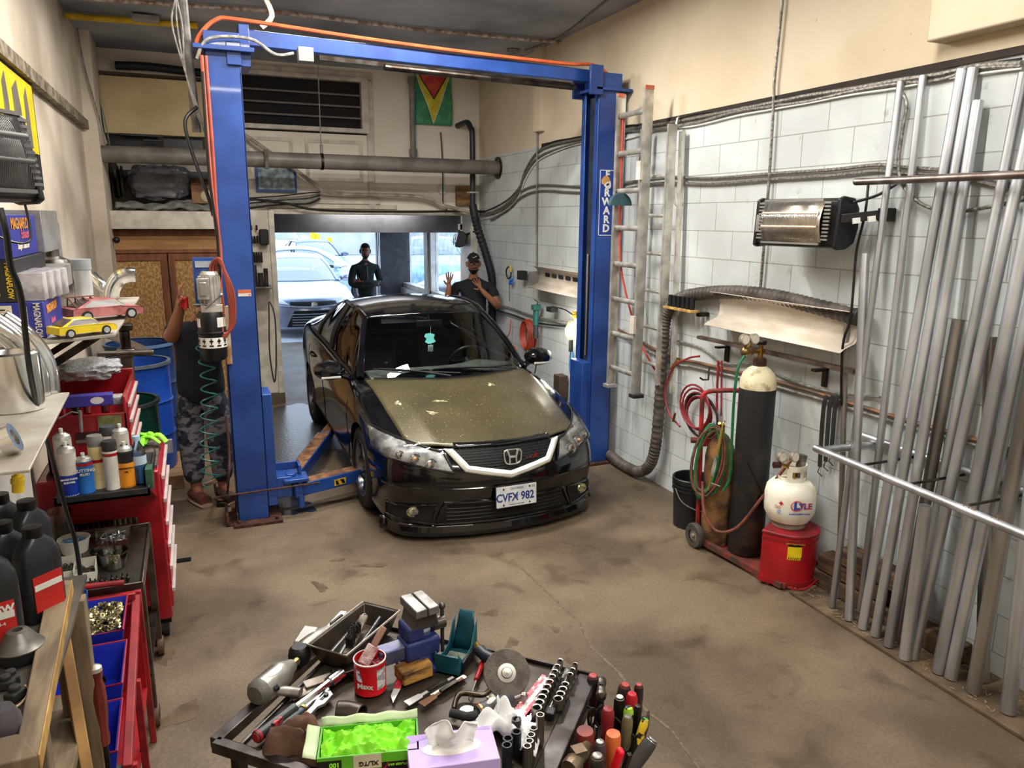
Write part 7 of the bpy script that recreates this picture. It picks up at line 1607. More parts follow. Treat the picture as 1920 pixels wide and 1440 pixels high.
# tool rail at the right side
rail0=NEARR+e2*.10+V((0,0,-.10)); rail1=FARR+e2*.10+V((0,0,-.10)); 
MB().bar(rail0,rail1,.14,.006).bar(rail0+e2*.07,rail1+e2*.07,.006,.05).bar(rail0+V((0,0,-.10)),rail1+V((0,0,-.10)),.14,.006).tube([FARR-e1*.12+V((0,0,-.02)),FARR-e1*.13+e2*.1+V((0,0,-.03)),FARR-e1*.16+e2*.16+V((0,0,-.05))],.003,n=6).build('tool_holder_rail',DSTEEL,tw,world=True)
def lay(u0,v0,u1,v1,h=0,r=.0): # frame with x along the direction p0->p1, origin p0, z up
    a,b=q(u0,v0,h),q(u1,v1,h); return frame(a,b-a,(0,0,1)),(b-a).length
def item(name,label,cat,u0,v0,u1,v1,h=0,group=None):
    a,b=q(u0,v0,h),q(u1,v1,h); return thing(name,label,cat,a,math.atan2(b.y-a.y,b.x-a.x),group),(b-a).length
X90=Matrix.Rotation(PI/2,4,'Y')
CAST=P('cast_silver',168,166,158,.38,.75,c2=(120,116,108),scale=10)
# vise
vt,L=item('bench_vise','blue and grey bench vise bolted to the far corner of the table','vise',788,1246,735,1264)
BV=P('vise_blue',40,52,110,.45,c2=(30,38,84),scale=10,bump=.1)
MB().lathe([(.001,0),(.062,0),(.062,.012),(.045,.03),(.04,.05)],28).bb((-.06,-.055,0),(.06,.055,.014)).build('swivel_base',BV,vt)
MB().bb((-.05,-.038,.04),(.06,.038,.10)).bb((.0,-.036,.10),(.055,.036,.15)).build('fixed_body',BV,vt,bevel=.010,seg=3)
MB().bb((.04,-.025,.046),(.135,.025,.092)).build('slide_bar',P('slide_grey',110,110,122,.35,.5,c2=(70,74,110),scale=8),vt,bevel=.006)
MB().add([(-.05,-.034,.13),(.05,-.034,.13),(.05,.034,.13),(-.05,.034,.13),(-.035,-.045,.185),(.03,-.045,.185),(.03,.045,.185),(-.035,.045,.185)],[(3,2,1,0),(0,1,5,4),(1,2,6,5),(2,3,7,6),(3,0,4,7),(4,5,6,7)]).build('jaw_head',P('jaw_worn',110,102,98,.4,.7,c2=(80,72,68),scale=8),vt,bevel=.008,seg=3)
MB().bb((-.038,-.056,.183),(-.004,.056,.208)).bb((.0,-.056,.183),(.036,.056,.208)).build('jaw_plates',P('jaw_plate',156,156,156,.35,.8,c2=(118,116,112),scale=14),vt,bevel=.003)
MB().cyl((-.04,.0,.12),(-.08,0,.12),.02).cyl((-.075,.0,.17),(-.075,.0,.02),.006).ball((-.075,0,.17),.011).build('screw_handle',P('rod_steel',100,94,88,.35,.8),vt)
MB().cyl((.045,.048,.0),(.045,.048,.03),.009,n=6).build('bolt',STEEL,vt)
# black oily pan with brushes
tp_=thing('black_pan','black oily rectangular pan with brushes in it','pan',q(668,1212)); a=q(640,1232);b=q(702,1180)
tp_.rotation_euler=(0,0,math.atan2(b.y-a.y,b.x-a.x))
pw=lambda x,y,z:[(-x,-y,z),(x,-y,z),(x,y,z),(-x,y,z)]
m=MB().add(pw(.115,.050,.0)+pw(.14,.068,.065)+pw(.135,.063,.065)+pw(.110,.046,.005),[(3,2,1,0)]+[(i,(i+1)%4,4+(i+1)%4,4+i) for i in range(4)]+[(4+i,4+(i+1)%4,8+(i+1)%4,8+i) for i in range(4)]+[(8+i,8+(i+1)%4,12+(i+1)%4,12+i) for i in range(4)]+[(12,13,14,15)])
m.build('pan_wall',P('pan_black',40,36,34,.35,c2=(76,60,44),scale=6,lo=.3,hi=.5),tp_,bevel=.004)
MB().tube([V(p) for p in pw(.142,.070,.066)],.004,n=6,closed=True).build('pan_rim',P('rim_grey',150,144,132,.4,.5),tp_)
br_=thing('wire_brush','wire brush with dark bristles and pale handle lying in the black pan','brush',tp_.location+V((0,0,.012)),tp_.rotation_euler.z+.35)
MB().bar((-.10,0,.02),(.10,0,.035),.026,.014).build('handle',P('brush_wood',130,116,98,.6,c2=(70,60,52),scale=10),br_,bevel=.004)
m=MB(); rn=random.Random(1)
for _ in range(240):
    x=rn.uniform(-.08,.02); y=rn.uniform(-.012,.012); m.tube([(x,y,.026),(x+rn.uniform(-.004,.004),y+rn.uniform(-.006,.006),.062)],.0009,n=4)
stuff(m.build('bristles',P('bristle_black',36,30,28,.7),br_))
MB().tube([(-.10,-.0,.02),(-.12,.01,.022),(-.13,-.01,.022)],.004,n=6).build('hang_loop',GREYP,br_)
for i,(dy,lb) in enumerate(((.035,'black handled tool along the right side of the pan'),(-.03,'dark brush lying along the left side of the pan'),(.018,'second dark tool in the pan under the wire brush'))):
    t=thing('oily_tool',lb,'tool',tp_.location,tp_.rotation_euler.z+.1*i)
    MB().tube([(-.09,dy*.8,.02),(.0,dy,.03),(.10,dy,.05)],.008,n=8,k=3,sq=.7).build('handle',P('oily_black',30,30,32,.2,c2=(60,56,54)),t)
# grease can and brush
cn=thing('grease_can','red open can of grease with a paint brush in it','can',q(695,1290)); R=.044
CRD=P('can_red2',206,24,34,.3,c2=(186,18,28),scale=4)
MB().lathe([(.001,0),(R,0),(R*1.02,.002),(R,.004),(R,.090),(R*1.03,.093),(R*1.03,.096),(R*.97,.096),(R*.96,.070)],40).build('can_body',CRD,cn)
MB().lathe([(R*1.03,.093),(R*1.035,.0965),(R*.97,.097),(R*1.0,.091)],40).build('can_rim',P('rim_cream',226,206,200,.4),cn)
MB().grid(lambda u,v:V((R*.955*v*math.cos(2*PI*u),R*.955*v*math.sin(2*PI*u),.074+.006*noise.noise(V((math.cos(2*PI*u)*v*2,math.sin(2*PI*u)*v*2,3)))*3)),32,10).build('grease',P('grease_maroon',110,22,36,.25,c2=(70,10,22),scale=30,bump=.8,bscale=60),cn)
g=math.atan2(-1.9,-.37)
def cp_(a,z,o=.0006): return V(((R+o)*math.cos(a),(R+o)*math.sin(a),z))
MB().grid(lambda u,v:cp_(g+.42+.75*u,.018+.060*v),10,1).build('info_panel',P('info_white',206,206,204,.5,c2=(150,150,150),scale=60,lo=.5,hi=.55),cn,smooth=0)
MB().grid(lambda u,v:cp_(g-1.0+.5*u*(1-.5*v),.045+.035*v),8,1).build('logo_shape',P('logo_white',224,226,236,.4,c2=(90,110,180),scale=70,lo=.45,hi=.5),cn,smooth=0)
MB().text('Maxx',.020,frame(cp_(g-.35,.033,.001),(-math.sin(g-.35),math.cos(g-.35),0),(math.cos(g-.35),math.sin(g-.35),0)),bold=.0006).build('lettering',WHITE,cn,smooth=0)
ps_=thing('paint_brush','grease-covered flat brush resting in the red can','brush',cn.location+V((0,0,.08)))
d=(q(720,1175,.17)-cn.location-V((0,0,.08))); MB().bar((-.02,-.01,.005),V((-.02,-.01,.005)).lerp(d,.5),.034,.012,(0,-1,.4)).build('ferrule',P('brush_gunk',150,92,92,.35,c2=(196,170,170),scale=30,bump=.5),ps_,bevel=.003)
MB().bar(V((-.02,-.01,.005)).lerp(d,.48),d,.020,.010,(0,-1,.4)).build('handle',P('brush_handle',150,110,96,.4),ps_,bevel=.004)
# impact tools
def impact(u0,v0,u1,v1,label,s=1,h=.034,dark=False):
    t,L=item('air_impact_wrench',label,'power tool',u0,v0,u1,v1,h); t.scale=(s,s,s)
    T=Matrix.Rotation(PI/2,4,'Y')
    MB().lathe([(.001,-.002),(.028,0),(.036,.008),(.037,.03),(.037,.085),(.034,.10),(.022,.125),(.018,.14),(.001,.14)],28,T).build('barrel',CAST,t)
    MB().lathe([(.001,-.02),(.026,-.018),(.036,-.006),(.037,.006),(.030,.006)],28,T).build('rear_cap',P('rear_grey',96,94,86,.45),t)
    MB().cyl((.135,0,0),(.165,0,0),.011,n=8).build('anvil',P('anvil_gold',190,170,120,.3,.9),t)
    MB().tube([(.04,-.02,-.012),(.05,-.045,-.016),(.06,-.09,-.016)],.016,n=14,k=3,sq=.8).build('grip',BLK if dark else CAST,t); MB().cyl((.02,-.036,.006),(.03,-.042,.01),.008).build('reverse_knob',BLK,t)
    MB().prism([(.028*math.cos(2*PI*k/20),.010*math.sin(2*PI*k/20)) for k in range(20)],0,.001,Matrix.Translation((.055,-.012,.0345))@Matrix.Rotation(.35,4,'X')).build('name_oval',P('oval_silver',190,188,180,.3,.6),t)
    for a in (.8,2.3,-.8,-2.3): MB().cyl((-.012,.026*math.cos(a),.026*math.sin(a)),(.010,.026*math.cos(a),.026*math.sin(a)),.006,n=8).build('screw',DSTEEL,t)
    return t
impact(486,1298,548,1246,'silver air impact wrench lying across the left rail of the table')
t,L=item('air_ratchet','silver air tool with dark head lying left of the black pan','power tool',562,1228,632,1172,.03)
MB().lathe([(.001,0),(.030,0),(.034,.02),(.030,.04),(.022,.05),(.001,.05)],24,Matrix.Translation((0,0,-.02))).build('head',BLK,t); MB().lathe([(.001,0),(.028,0),(.034,.02),(.034,.07),(.028,.10),(.022,.13),(.001,.13)],24,Matrix.Translation((.01,0,0))@X90).build('motor_body',CAST,t)
MB().bar((.12,.0,.0),(.24,.01,.01),.030,.024).bar((.03,.02,.005),(.10,.03,.025),.05,.03).build('lever_body',P('lever_silver',196,196,194,.35,.6,c2=(160,158,154)),t,bevel=.006); MB().bb((.15,-.006,.015),(.21,.002,.026)).build('slot',BLK,t)
# long breaker bar ratchet
t,L=item('torque_ratchet','long ratchet bar with black grip and red print','ratchet',480,1383,640,1262,.018)
MB().tube([(0,0,0),(L*.42,0,0)],.016,n=14).build('grip',P('grip_black',34,36,38,.35),t); MB().lathe([(.001,-.004),(.012,-.003),(.017,.004),(.017,.01)],16,X90).build('end_ring',REDD,t)
MB().tube([(L*.42,0,0),(L*.85,0,0)],.011,n=12).tube([(L*.84,0,0),(L*.9,0,0),(L,0,0)],.019,n=12,sq=.8).build('shaft',CHROME,t); MB().bb((L*.14,-.0165,.002),(L*.24,-.008,.0165)).build('red_print',P('print_redblk',190,44,50,.4,c2=(40,40,44),scale=120,lo=.45,hi=.5),t); MB().box((L*1.04,0,0),(.07,.045,.014),rz=-.5).build('head_plate',DSTEEL,t,bevel=.004)
# channel lock pliers
def pliers(u0,v0,u1,v1,label,gm):
    t,L=item('slip_joint_pliers',label,'pliers',u0,v0,u1,v1,.012)
    MB().tube([(0,-.0,0),(L*.3,.004,.002),(L*.56,.002,0)],.011,n=10,k=4,sq=.7).build('grip',gm,t); MB().lathe([(.0115,0),(.0115,.006)],12,Matrix.Translation((L*.55,.002,0))@X90).build('brass_band',GOLD,t)
    MB().prism([(L*.55,-.008),(L*.72,-.006),(L*.80,-.016),(L*.98,-.016),(L*1.03,.0),(L*.98,.018),(L*.84,.016),(L*.72,.010),(L*.55,.010)],-.005,.005).build('jaw',P('jaw_bright',186,186,182,.3,.85,c2=(140,138,134),scale=10),t,bevel=.002); MB().prism([(L*.83,-.005),(L*.95,-.004),(L*.95,.007),(L*.83,.006)],.0045,.0056).cyl((L*.93,0,.004),(L*.93,0,.010),.007).build('slot',BLK,t)
pliers(508,1384,612,1290,'grooved pliers with dark teal grips lying beside the ratchet bar',P('grip_teal',36,54,62,.4))
pliers(516,1402,618,1300,'second pair of pliers with blue grips half under the brown rag',P('grip_blueg',70,96,116,.45))
t,L=item('scrap_strip','flat dark steel strips lying under the ratchet head','scrap',545,1310,650,1262,.004)
MB().bar((0,0,0),(L,0,0),.03,.006).bar((L*.3,.02,.008),(L*1.15,-.01,.010),.035,.004).build('strip',P('strip_brown',96,80,68,.4,.7,c2=(140,130,122),scale=9),t,bevel=.001)
# brown rag
def rag(u,v): 
    p=V((-.085+.17*u,-.06+.12*v,0)); n=noise.noise(V((u*4,v*5,1.3)))+.5*noise.noise(V((u*9,v*8,4)));
    p.x+=.03*noise.noise(V((u*3,v*3,7))); p.y+=.03*noise.noise(V((u*3,v*3,9))); e=min(u,1-u,v,1-v)*4
    p.z=.006+(.028+.030*n)*min(1,e+.15)*1.3; 
    if v<.15: p.z-=.06*(.15-v)/.15
    return p
t=thing('brown_rag','crumpled brown rag hanging over the near edge of the table','rag',q(568,1396),-.7); MB().grid(rag,46,36).build('cloth',P('rag_brown',104,76,60,.9,c2=(82,58,46),scale=10),t,solid=.002)
# glove box
gbx=q(612,1420,.0); gx=thing('glove_box','green box of lime nitrile gloves torn open on the table','glove box',q(694,1434,.0),math.atan2((q(790,1400)-q(600,1418)).y,(q(790,1400)-q(600,1418)).x))
GB=P('box_limegreen',96,176,40,.5,c2=(80,156,34),scale=4)
w,dp,h=.235,.115,.075; pp=lambda x,y,z:[(-x,-y,z),(x,-y,z),(x,y,z),(-x,y,z)]
MB().add(pp(w/2,dp/2,0.001)+pp(w/2,dp/2,h)+pp(w/2-.004,dp/2-.004,h)+pp(w/2-.004,dp/2-.004,.004),[(3,2,1,0)]+[(i,(i+1)%4,4+(i+1)%4,4+i) for i in range(4)]+[(4+i,4+(i+1)%4,8+(i+1)%4,8+i) for i in range(4)]+[(8+i,8+(i+1)%4,12+(i+1)%4,12+i) for i in range(4)]+[(12,13,14,15)]).build('carton',GB,gx)
for xa,xb,za,zb_ in ((-.118,-.062,.045,.066),(-.118,-.07,.008,.035),(.03,.1175,.0,.05)): MB().bb((xa,-dp/2-.0012,za),(xb,-dp/2,zb_)).build('black_panel',P('panel_black',30,26,24,.4),gx,smooth=0)
T=lambda x,z:frame((x,-dp/2-.002,z),(1,0,0),(0,-1,0))@Matrix.Rotation(PI,4,'Z')
m=MB().text('100',.016,T(-.078,.055),bold=.0006); m.build('lettering',LIME,gx,smooth=0); MB().text('XL/TG',.016,T(-.0,.052),bold=.0003).build('lettering',BLK,gx,smooth=0)
MB().text('TEXTURED GRIP',.0075,T(.072,.043)).text('6',.016,T(-.08,.020)).build('lettering',LIME,gx,smooth=0)
MB().bb((-.035,-dp/2-.0012,.038),(.03,-dp/2-.0002,.074)).build('torn_patch',P('torn_paper',200,192,160,.8),gx,smooth=0)
MB().tube([(.0,-dp/2-.003,0),(.01,-dp/2-.003,.02),(.035,-dp/2-.003,.035),(.045,-dp/2-.003,.05)],.004,n=6,k=3,sq=.3).build('red_streak',RED,gx)
def glv(u,v):
    x=(-.5+u)*(w-.012); y=(-.5+v)*(dp-.01); n=noise.noise(V((u*5,v*4,2)))+.6*noise.noise(V((u*11,v*9,5)))+.3*noise.noise(V((u*22,v*18,8)))
    return V((x,y,h-.012+.026*n+.022*math.sin(PI*u)*math.sin(PI*v)))
MB().grid(glv,60,40).build('gloves',LIME,gx); MB().grid(lambda u,v:V((-w/2-.002-.03*v,-dp/2+dp*u,h-.002+.01*v+.004*math.sin(u*9))),10,3).grid(lambda u,v:V((-w/2+w*u,dp/2+.014*v,h+.016*v+.003*math.sin(u*20))),16,3).build('open_flap',P('flap_pale',196,212,170,.7),gx,solid=.0012)
# tissue box
tb_=thing('tissue_box','lavender tissue box with a white tissue sticking out','tissue box',q(848,1452,0),gx.rotation_euler.z+.06)
MB().bb((-.105,-.06,0),(.105,.06,.075)).build('carton',P('carton_lavender',190,170,222,.5,c2=(176,154,212),scale=3),tb_,bevel=.002)
MB().prism([(.07*math.cos(2*PI*k/28),.028*math.sin(2*PI*k/28)) for k in range(28)],.0751,.0758).build('opening_film',P('film_cream',232,226,220,.3),tb_)
MB().prism([(-.10,.03),(.0,.058),(.1,.045),(.1,.058),(-.1,.058)],.0752,.0756).build('box_print',P('print_violet',170,140,214,.5),tb_,smooth=0)
def tis(u,v):
    a=(u-.5); n=noise.noise(V((u*4,v*3,3)))
    return V((a*.10*(1+.3*v)+.012*n,.012*math.sin(u*9)*(1+v)+.02*n*v,.070+.065*v*(1-.6*a*a)+.01*n))
MB().grid(tis,26,16).build('tissue',P('tissue_white',226,226,224,.9,c2=(216,216,214)),tb_,solid=.001)
def tis2(u,v):
    n=noise.noise(V((u*4,v*4,11))); return V(((u-.5)*.17,(v-.5)*.12+.03*math.sin(u*5),.012+.030*abs(n)*2+.02*math.sin(PI*u)*math.sin(PI*v)))
t=thing('loose_tissue','crumpled white tissue lying between the tissue box and the saw blades','tissue',q(955,1375),-.6); MB().grid(tis2,34,24).build('tissue',P('tissue_white',244,244,242,.9),t,solid=.001)
MB().grid(lambda u,v:V((-.04+.02*u*(1-v)+.0*v,.03+.01*u,.03+.05*v)),4,6).build('raised_corner',P('tissue_white',244,244,242,.9),t,solid=.001)
# pipe elbow
t,L=item('pipe_elbow','short dark steel pipe elbow behind the glove box','pipe elbow',655,1336,692,1330,.026)
MB().tube([(-.03,.01,0),(.0,.0,0),(.03,-.022,.0)],.027,n=26,k=6,cap=False).build('elbow',P('elbow_dark',88,80,72,.35,.8,c2=(64,58,52),scale=6),t,solid=.003)
# wood block
t,L=item('wood_block','charred split wooden block in the middle of the table','wood block',752,1282,822,1256,0)
MB().add([(0,-.02,0),(.095,-.02,0),(.10,.042,0),(-.0,.045,0),(.002,-.018,.036),(.093,-.017,.043),(.097,.04,.046),(.0,.043,.038)],[(3,2,1,0),(4,5,6,7),(0,1,5,4),(1,2,6,5),(2,3,7,6),(3,0,4,7)]).build('block',P('charred_wood',176,128,58,.75,c2=(74,50,28),scale=14,detail=6,stretch=(.6,2,2),bump=.8,bscale=30),t,bevel=.004)
# blades, putty knives
t,L=item('utility_blade','red and silver saw blade lying by the red can','blade',737,1318,755,1258,.003)
MB().prism([(0,0),(L*.45,-.010),(L*.45,.010),(.03,.012)],0,.0012).build('steel_blade',P('blade_white',220,218,214,.3,.5),t); MB().prism([(L*.42,-.010),(L,-.008),(L,.008),(L*.42,.010)],0,.0016).build('red_part',P('blade_red',200,40,56,.4,c2=(120,30,40),scale=60),t)
for i,(a,lb,m1) in enumerate((((762,1320,850,1270),'bare steel putty knife lying beyond the wood block',P('blade_white',220,218,214,.3,.5)),((790,1322,868,1272),'rusty scraper crossing the putty knife',P('scraper_rust',120,86,62,.5,.6)))):
    t,L=item('scraper',lb,'scraper',*a,.004+.004*i); MB().prism([(0,-.013),(.05,-.010),(.055,-.004),(L,-.004),(L,.005),(.055,.005),(.05,.010),(0,.013)],0,.002).build('blade',m1,t); MB().bb((L*.45,-.006,.002),(L*.85,.007,.007)).build('rod',DSTEEL,t)
t,L=item('blade_set','white reciprocating saw blade under the scrapers','blade',810,1305,872,1268,.003); MB().prism([(0,-.007),(L,-.008),(L*1.02,.004),(L,.009),(0,.008)],0,.0012).build('blade',P('blade_pale',230,228,222,.4),t)
# teal tray holder
t,L=item('teal_dust_box','dark teal open sheet-metal holder standing near the far edge','holder',838,1262,882,1200,0); TL=P('teal_metal',22,84,98,.35,.2,c2=(14,62,74),scale=5)
def sect(x,zs): return [(x,-.036,zs),(x,-.036,.002),(x,.036,.002),(x,.036,zs)]
pr=[(0,.065),(.012,.05),(.03,.030),(.06,.026),(.10,.034),(.13,.085),(.15,.10)]
vs=[];[vs.extend(sect(x,z)) for x,z in pr]; fs=[(i*4+j,i*4+j+1,(i+1)*4+j+1,(i+1)*4+j) for i in range(len(pr)-1) for j in range(3)]
MB().add(vs,fs).build('holder_shell',TL,t,solid=.003)
MB().bb((-.002,-.038,.002),(.002,.038,.055)).grid(lambda u,v:V((.125+.035*v,(-.036+.072*u)*(1-.35*v),.004+.115*v)),8,4).build('end_plates',TL,t,solid=.002)
MB().bb((.03,-.032,.004),(.10,.032,.008)).build('inner_pad',P('pad_dusty',110,112,98,.8,c2=(40,50,50),scale=14),t); MB().bb((.02,-.045,.0),(.11,-.038,.03)).build('side_clip',BLK,t,bevel=.003)
# angle grinder with disc
t,L=item('cutoff_tool','air cut-off tool with worn grinding disc standing against its body','power tool',905,1232,975,1268,.03)
MB().tube([(-.03,.02,0),(.0,.01,0),(.05,.01,.0)],.018,n=14).build('handle',P('handle_navy',30,36,46,.4),t); MB().cyl((-.06,.035,0),(-.03,.02,0),.010).build('air_fitting',GOLD,t); MB().tube([(.05,.012,0),(.085,.012,.0)],.026,n=16).bb((.075,-.015,-.03),(.125,.035,.028)).build('gear_head',P('head_grey',150,146,140,.4,.6,c2=(110,106,100),scale=10),t,bevel=.006)
gd=frame(q(946,1250,.03),(1,-.25,0),(-.35,-.75,.75)); T=TM(t).inverted()@frame(q(950,1262,.045),(1,-.25,0),(-.28,-.72,.62))
dk=MB().lathe([(.001,0),(.064,0),(.066,.0015),(.064,.004),(.001,.004)],48,T).build('disc',P('disc_worn',96,88,78,.7,c2=(72,64,56),scale=30,bump=.3),t)
MB().lathe([(.001,.004),(.026,.004),(.026,.0055),(.016,.006),(.014,.010),(.001,.011)],30,T).build('flange',P('flange_grey',150,144,136,.35,.8),dk)
# bent tube
t,L=item('bent_tube','bent dark steel tube lying in the middle of the table','tube',852,1335,926,1288,.010)
a=[q(851,1330,.01),q(856,1310,.012),q(868,1300,.012),q(905,1303,.012),q(920,1292,.012),q(929,1287,.014)]
MB().tube(a,.0075,n=12,k=6).build('tube',P('tube_brown',96,84,72,.3,.9,c2=(64,54,44),scale=10),t,world=True)
# red handled pick with mirror
t,L=item('inspection_mirror','red handled inspection mirror with round glass','mirror',905,1242,880,1310,.008)
MB().tube([(0,0,0),(L*.5,0,0)],.0075,n=12).build('grip',RED,t); MB().tube([(L*.5,0,0),(L,0,0),(L*1.05,.004,.0)],.0035,n=8).build('stem',CHROME,t); MB().lathe([(.001,0),(.021,0),(.021,.002),(.001,.0025)],28,Matrix.Translation((L*1.25,.004,-.006))).build('mirror_plate',P('mirror_pale',172,176,166,.3,.3),t)
# die grinder / air drill
t,L=item('air_drill','dark rubber-bodied air drill lying near the tissue box','power tool',962,1312,892,1340,.024)
MB().lathe([(.001,0),(.014,0),(.020,.008),(.024,.03),(.025,.07),(.024,.105),(.022,.112),(.001,.112)],26,X90).build('rubber_body',P('rubber_slate',58,58,62,.5,c2=(44,44,48),scale=10),t)
MB().lathe([(.0235,.10),(.0255,.102),(.0255,.108),(.022,.110)],26,X90).build('gold_ring',P('ring_copper',190,130,90,.3,.8),t); MB().cyl((-.028,0,0),(0,0,0),.008).cyl((-.035,.0,0),(-.026,.01,0),.012,n=6).build('air_inlet',STEEL,t)
MB().tube([(.11,0,0),(.125,.0,-.0),(.14,-.012,-.004),(.15,-.03,-.006),(.165,-.05,-.006)],.012,n=12,k=3).build('trigger_head',BLKR,t); MB().bb((.05,-.0245,.0),(.07,-.012,.0225)).build('rating_plate',P('rating_cream',176,168,120,.5,c2=(50,50,50),scale=90),t)
# saw blades pink/red bundle
for i in range(5):
    t,L=item('saw_blade',['pinkish red saw blade on top of the blade bundle','red saw blade with white teeth in the bundle','pale saw blade at the left of the bundle','short white saw blade at the near end of the bundle','red saw blade at the right of the bundle'][i],'blade',938+10*i,1368-6*i,1020+3*i,1266+4*i,.003+.003*i,'loose saw blades')
    l0=L*(.55 if i==3 else 1); m=MB(); pts=[(0,-.006),(l0,-.007)]; n=22
    for k in range(n): pts+=[(l0-l0*k/n,.007),(l0-l0*(k+.5)/n,.0045)]
    m.prism(pts,0,.0012); m.build('blade',P('blade_rose',222,70,90,.4,c2=(232,200,200),scale=26,lo=.4,hi=.5) if i in(0,1,4) else P('blade_pale',230,228,222,.4),t)
# socket rails
def sockrail(u0,v0,u1,v1,n,r0,r1,label,skip=None):
    t,L=item('socket_rail',label,'socket rail',u0,v0,u1,v1,.004)
    MB().bar((-.03,.017,0),(L+.01,.017,0),.008,.010).bb((-.035,.008,-.003),(-.01,.026,.008)).build('rail',CHROME,t)
    for k in range(n):
        if k==skip: continue
        f=k/(n-1); r=r0+(r1-r0)*f; x=L*(1-(1-f)**.92)
        so=MB().lathe([(r*.72,.030),(r*.98,.031),(r,.029),(r,.001),(r*.72,.001),(r*.72,.012)],20,Matrix.Translation((x,0,0))).build('socket',P('socket_chrome',150,146,140,.36,1),t)
        MB().lathe([(.0005,.012),(r*.74,.012)],12,Matrix.Translation((x,0,0))).build('socket_bore',BLK,so)
sockrail(1006,1345,1050,1255,10,.0145,.0085,'long rail of chrome sockets beside the saw blades')
sockrail(1046,1328,1078,1262,8,.0140,.0075,'shorter rail of chrome sockets at the table edge',4)
t,L=item('drill_bit','long bright and black drill bit between the socket rails','drill bit',1040,1312,1062,1256,.008); MB().tube([(0,0,0),(L*.65,0,0)],.006,n=8).build('flutes',P('drill_black',50,50,54,.25,.8),t); MB().tube([(L*.65,0,0),(L,0,0)],.007,n=10).build('shank',CHROME,t)
t,L=item('socket_adapter','black adapter with chrome stem between the socket rails','adapter',1032,1340,1042,1312,.010); MB().bb((-.012,-.012,-.008),(.018,.012,.012)).cyl((.018,0,0),(.05,0,0),.006).build('adapter',BLK,t,bevel=.003)
# deep sockets at the bottom
for i,(u,v,m1) in enumerate(((952,1425,0),(968,1412,0),(968,1388,0),(950,1438,0),(1012,1395,1),(1000,1405,1),(995,1418,1),(992,1430,1),(988,1440,1))):
    t=thing('deep_socket',['black deep socket at the left of the near cluster','black deep socket behind the leftmost one','black deep socket nearest the loose tissue','black deep socket cut by the bottom of the frame','tall chrome deep socket at the right of the near cluster','chrome deep socket left of the tall one','chrome deep socket in the middle of the near row','chrome deep socket near the bottom of the row','chrome deep socket at the very bottom of the row'][i],'socket',q(u,v,0),0,'deep sockets near the tissue box')
    r=.0105 if m1 else .0125; h=.085 if i==4 else .062
    MB().lathe([(.001,0),(r,.0),(r,h),(r*.72,h),(r*.70,h-.012),(.001,h-.014)],16).build('socket',P('socket_chrome',150,146,140,.36,1) if m1 else P('impact_black',46,48,50,.4,.6),t)
# screwdrivers, hammers, pliers standing in the side rail
HB=P('grip_blackred',40,34,36,.4,c2=(96,36,38),scale=9)
def driver(u,v,ztop,dx,dy,L,r,m1,label,capm=None,shape=0,name='screwdriver'):
    p=px(u,v,2,ztop); d=V((dx,dy,-1)).normalized(); t=thing(name,label,'tool' if name!='screwdriver' else 'screwdriver',p)
    T=frame((0,0,0),d.orthogonal(),d)
    prof=[(.001,-.004),(r*.7,-.003),(r*.95,.008),(r,.03),(r*.92,L*.5),(r*1.0,L*.75),(r*.6,L*.93),(r*.55,L),(.001,L)]
    if shape==1: prof=[(.001,0),(r*.9,0),(r,.01),(r,L*.3),(r*.8,L*.6),(r*.75,L),(.001,L)]
    b=MB().lathe(prof,14 if shape!=2 else 6,T).build('handle',m1,t)
    if capm: MB().lathe([(.001,-.0055),(r*.55,-.0045),(r*.80,.001),(r*.83,.005)],14,T).build('end_cap',capm,t)
    MB().cyl(d*L,d*(L+.12),.0035,n=8).build('shaft',STEEL,t); return t
RC2=P('cap_rosy',170,60,60,.5)
driver(1112,1268,.915,.02,.05,.13,.018,HB,'dark handle with rosy cap at the far corner of the table',RC2)
driver(1172,1285,.915,-.12,.05,.12,.019,HB,'dark leaning handle with rosy cap right of the ball hammer',RC2)
driver(1198,1285,.905,.0,.02,.11,.014,HB,'slim dark handle with rosy cap at the outer far side',RC2)
driver(1185,1302,.91,.0,.03,.12,.017,P('grip_redblue',180,30,44,.35,c2=(150,20,34),scale=4),'glossy red handle with a blue flash',None)
driver(1162,1308,.91,.0,.02,.12,.016,BLK,'black handle with a white ring end',P('ring_white',206,204,200,.4))
driver(1140,1330,.92,.02,.03,.12,.018,P('grip_darkred',130,34,42,.35,c2=(110,26,34),scale=5),'dark red rounded handle in the middle of the side rail')
driver(1179,1328,.905,.0,.02,.11,.014,P('grip_limeblack',150,200,60,.4,c2=(30,32,30),scale=30,lo=.48,hi=.5),'black and lime striped handle')
driver(1196,1325,.90,.0,.02,.10,.011,BLK,'thin black handle beside the lime striped one')
driver(1177,1345,.90,-.02,.02,.11,.015,P('grip_olive',110,104,74,.3,c2=(80,76,56),scale=6),'translucent olive handle with grey ball end',P('ball_grey',120,116,112,.3,.4))
driver(1210,1350,.885,-.5,-.2,.10,.012,P('grip_yellowblack',200,170,40,.4,c2=(30,30,30),scale=30,lo=.48,hi=.5),'black and yellow handle leaning outward with a green tip',P('tip_green',80,160,80,.4))
driver(1097,1370,.905,.05,.05,.12,.024,P('grip_rustyred',130,50,40,.5,c2=(90,34,30),scale=10),'thick rusty red handle leaning against the table frame',None,1,'hammer_handle')
driver(1125,1392,.915,.0,.02,.12,.016,P('grip_smoke',70,62,70,.3,c2=(40,34,44),scale=5),'smoky handle with a steel striking cap',P('cap_steel',170,168,160,.3,.8))
driver(1150,1375,.91,.02,.02,.16,.020,P('hammer_orange',214,110,56,.6,c2=(170,80,44),scale=8),'orange painted wooden hammer handle',None,1,'hammer_handle')
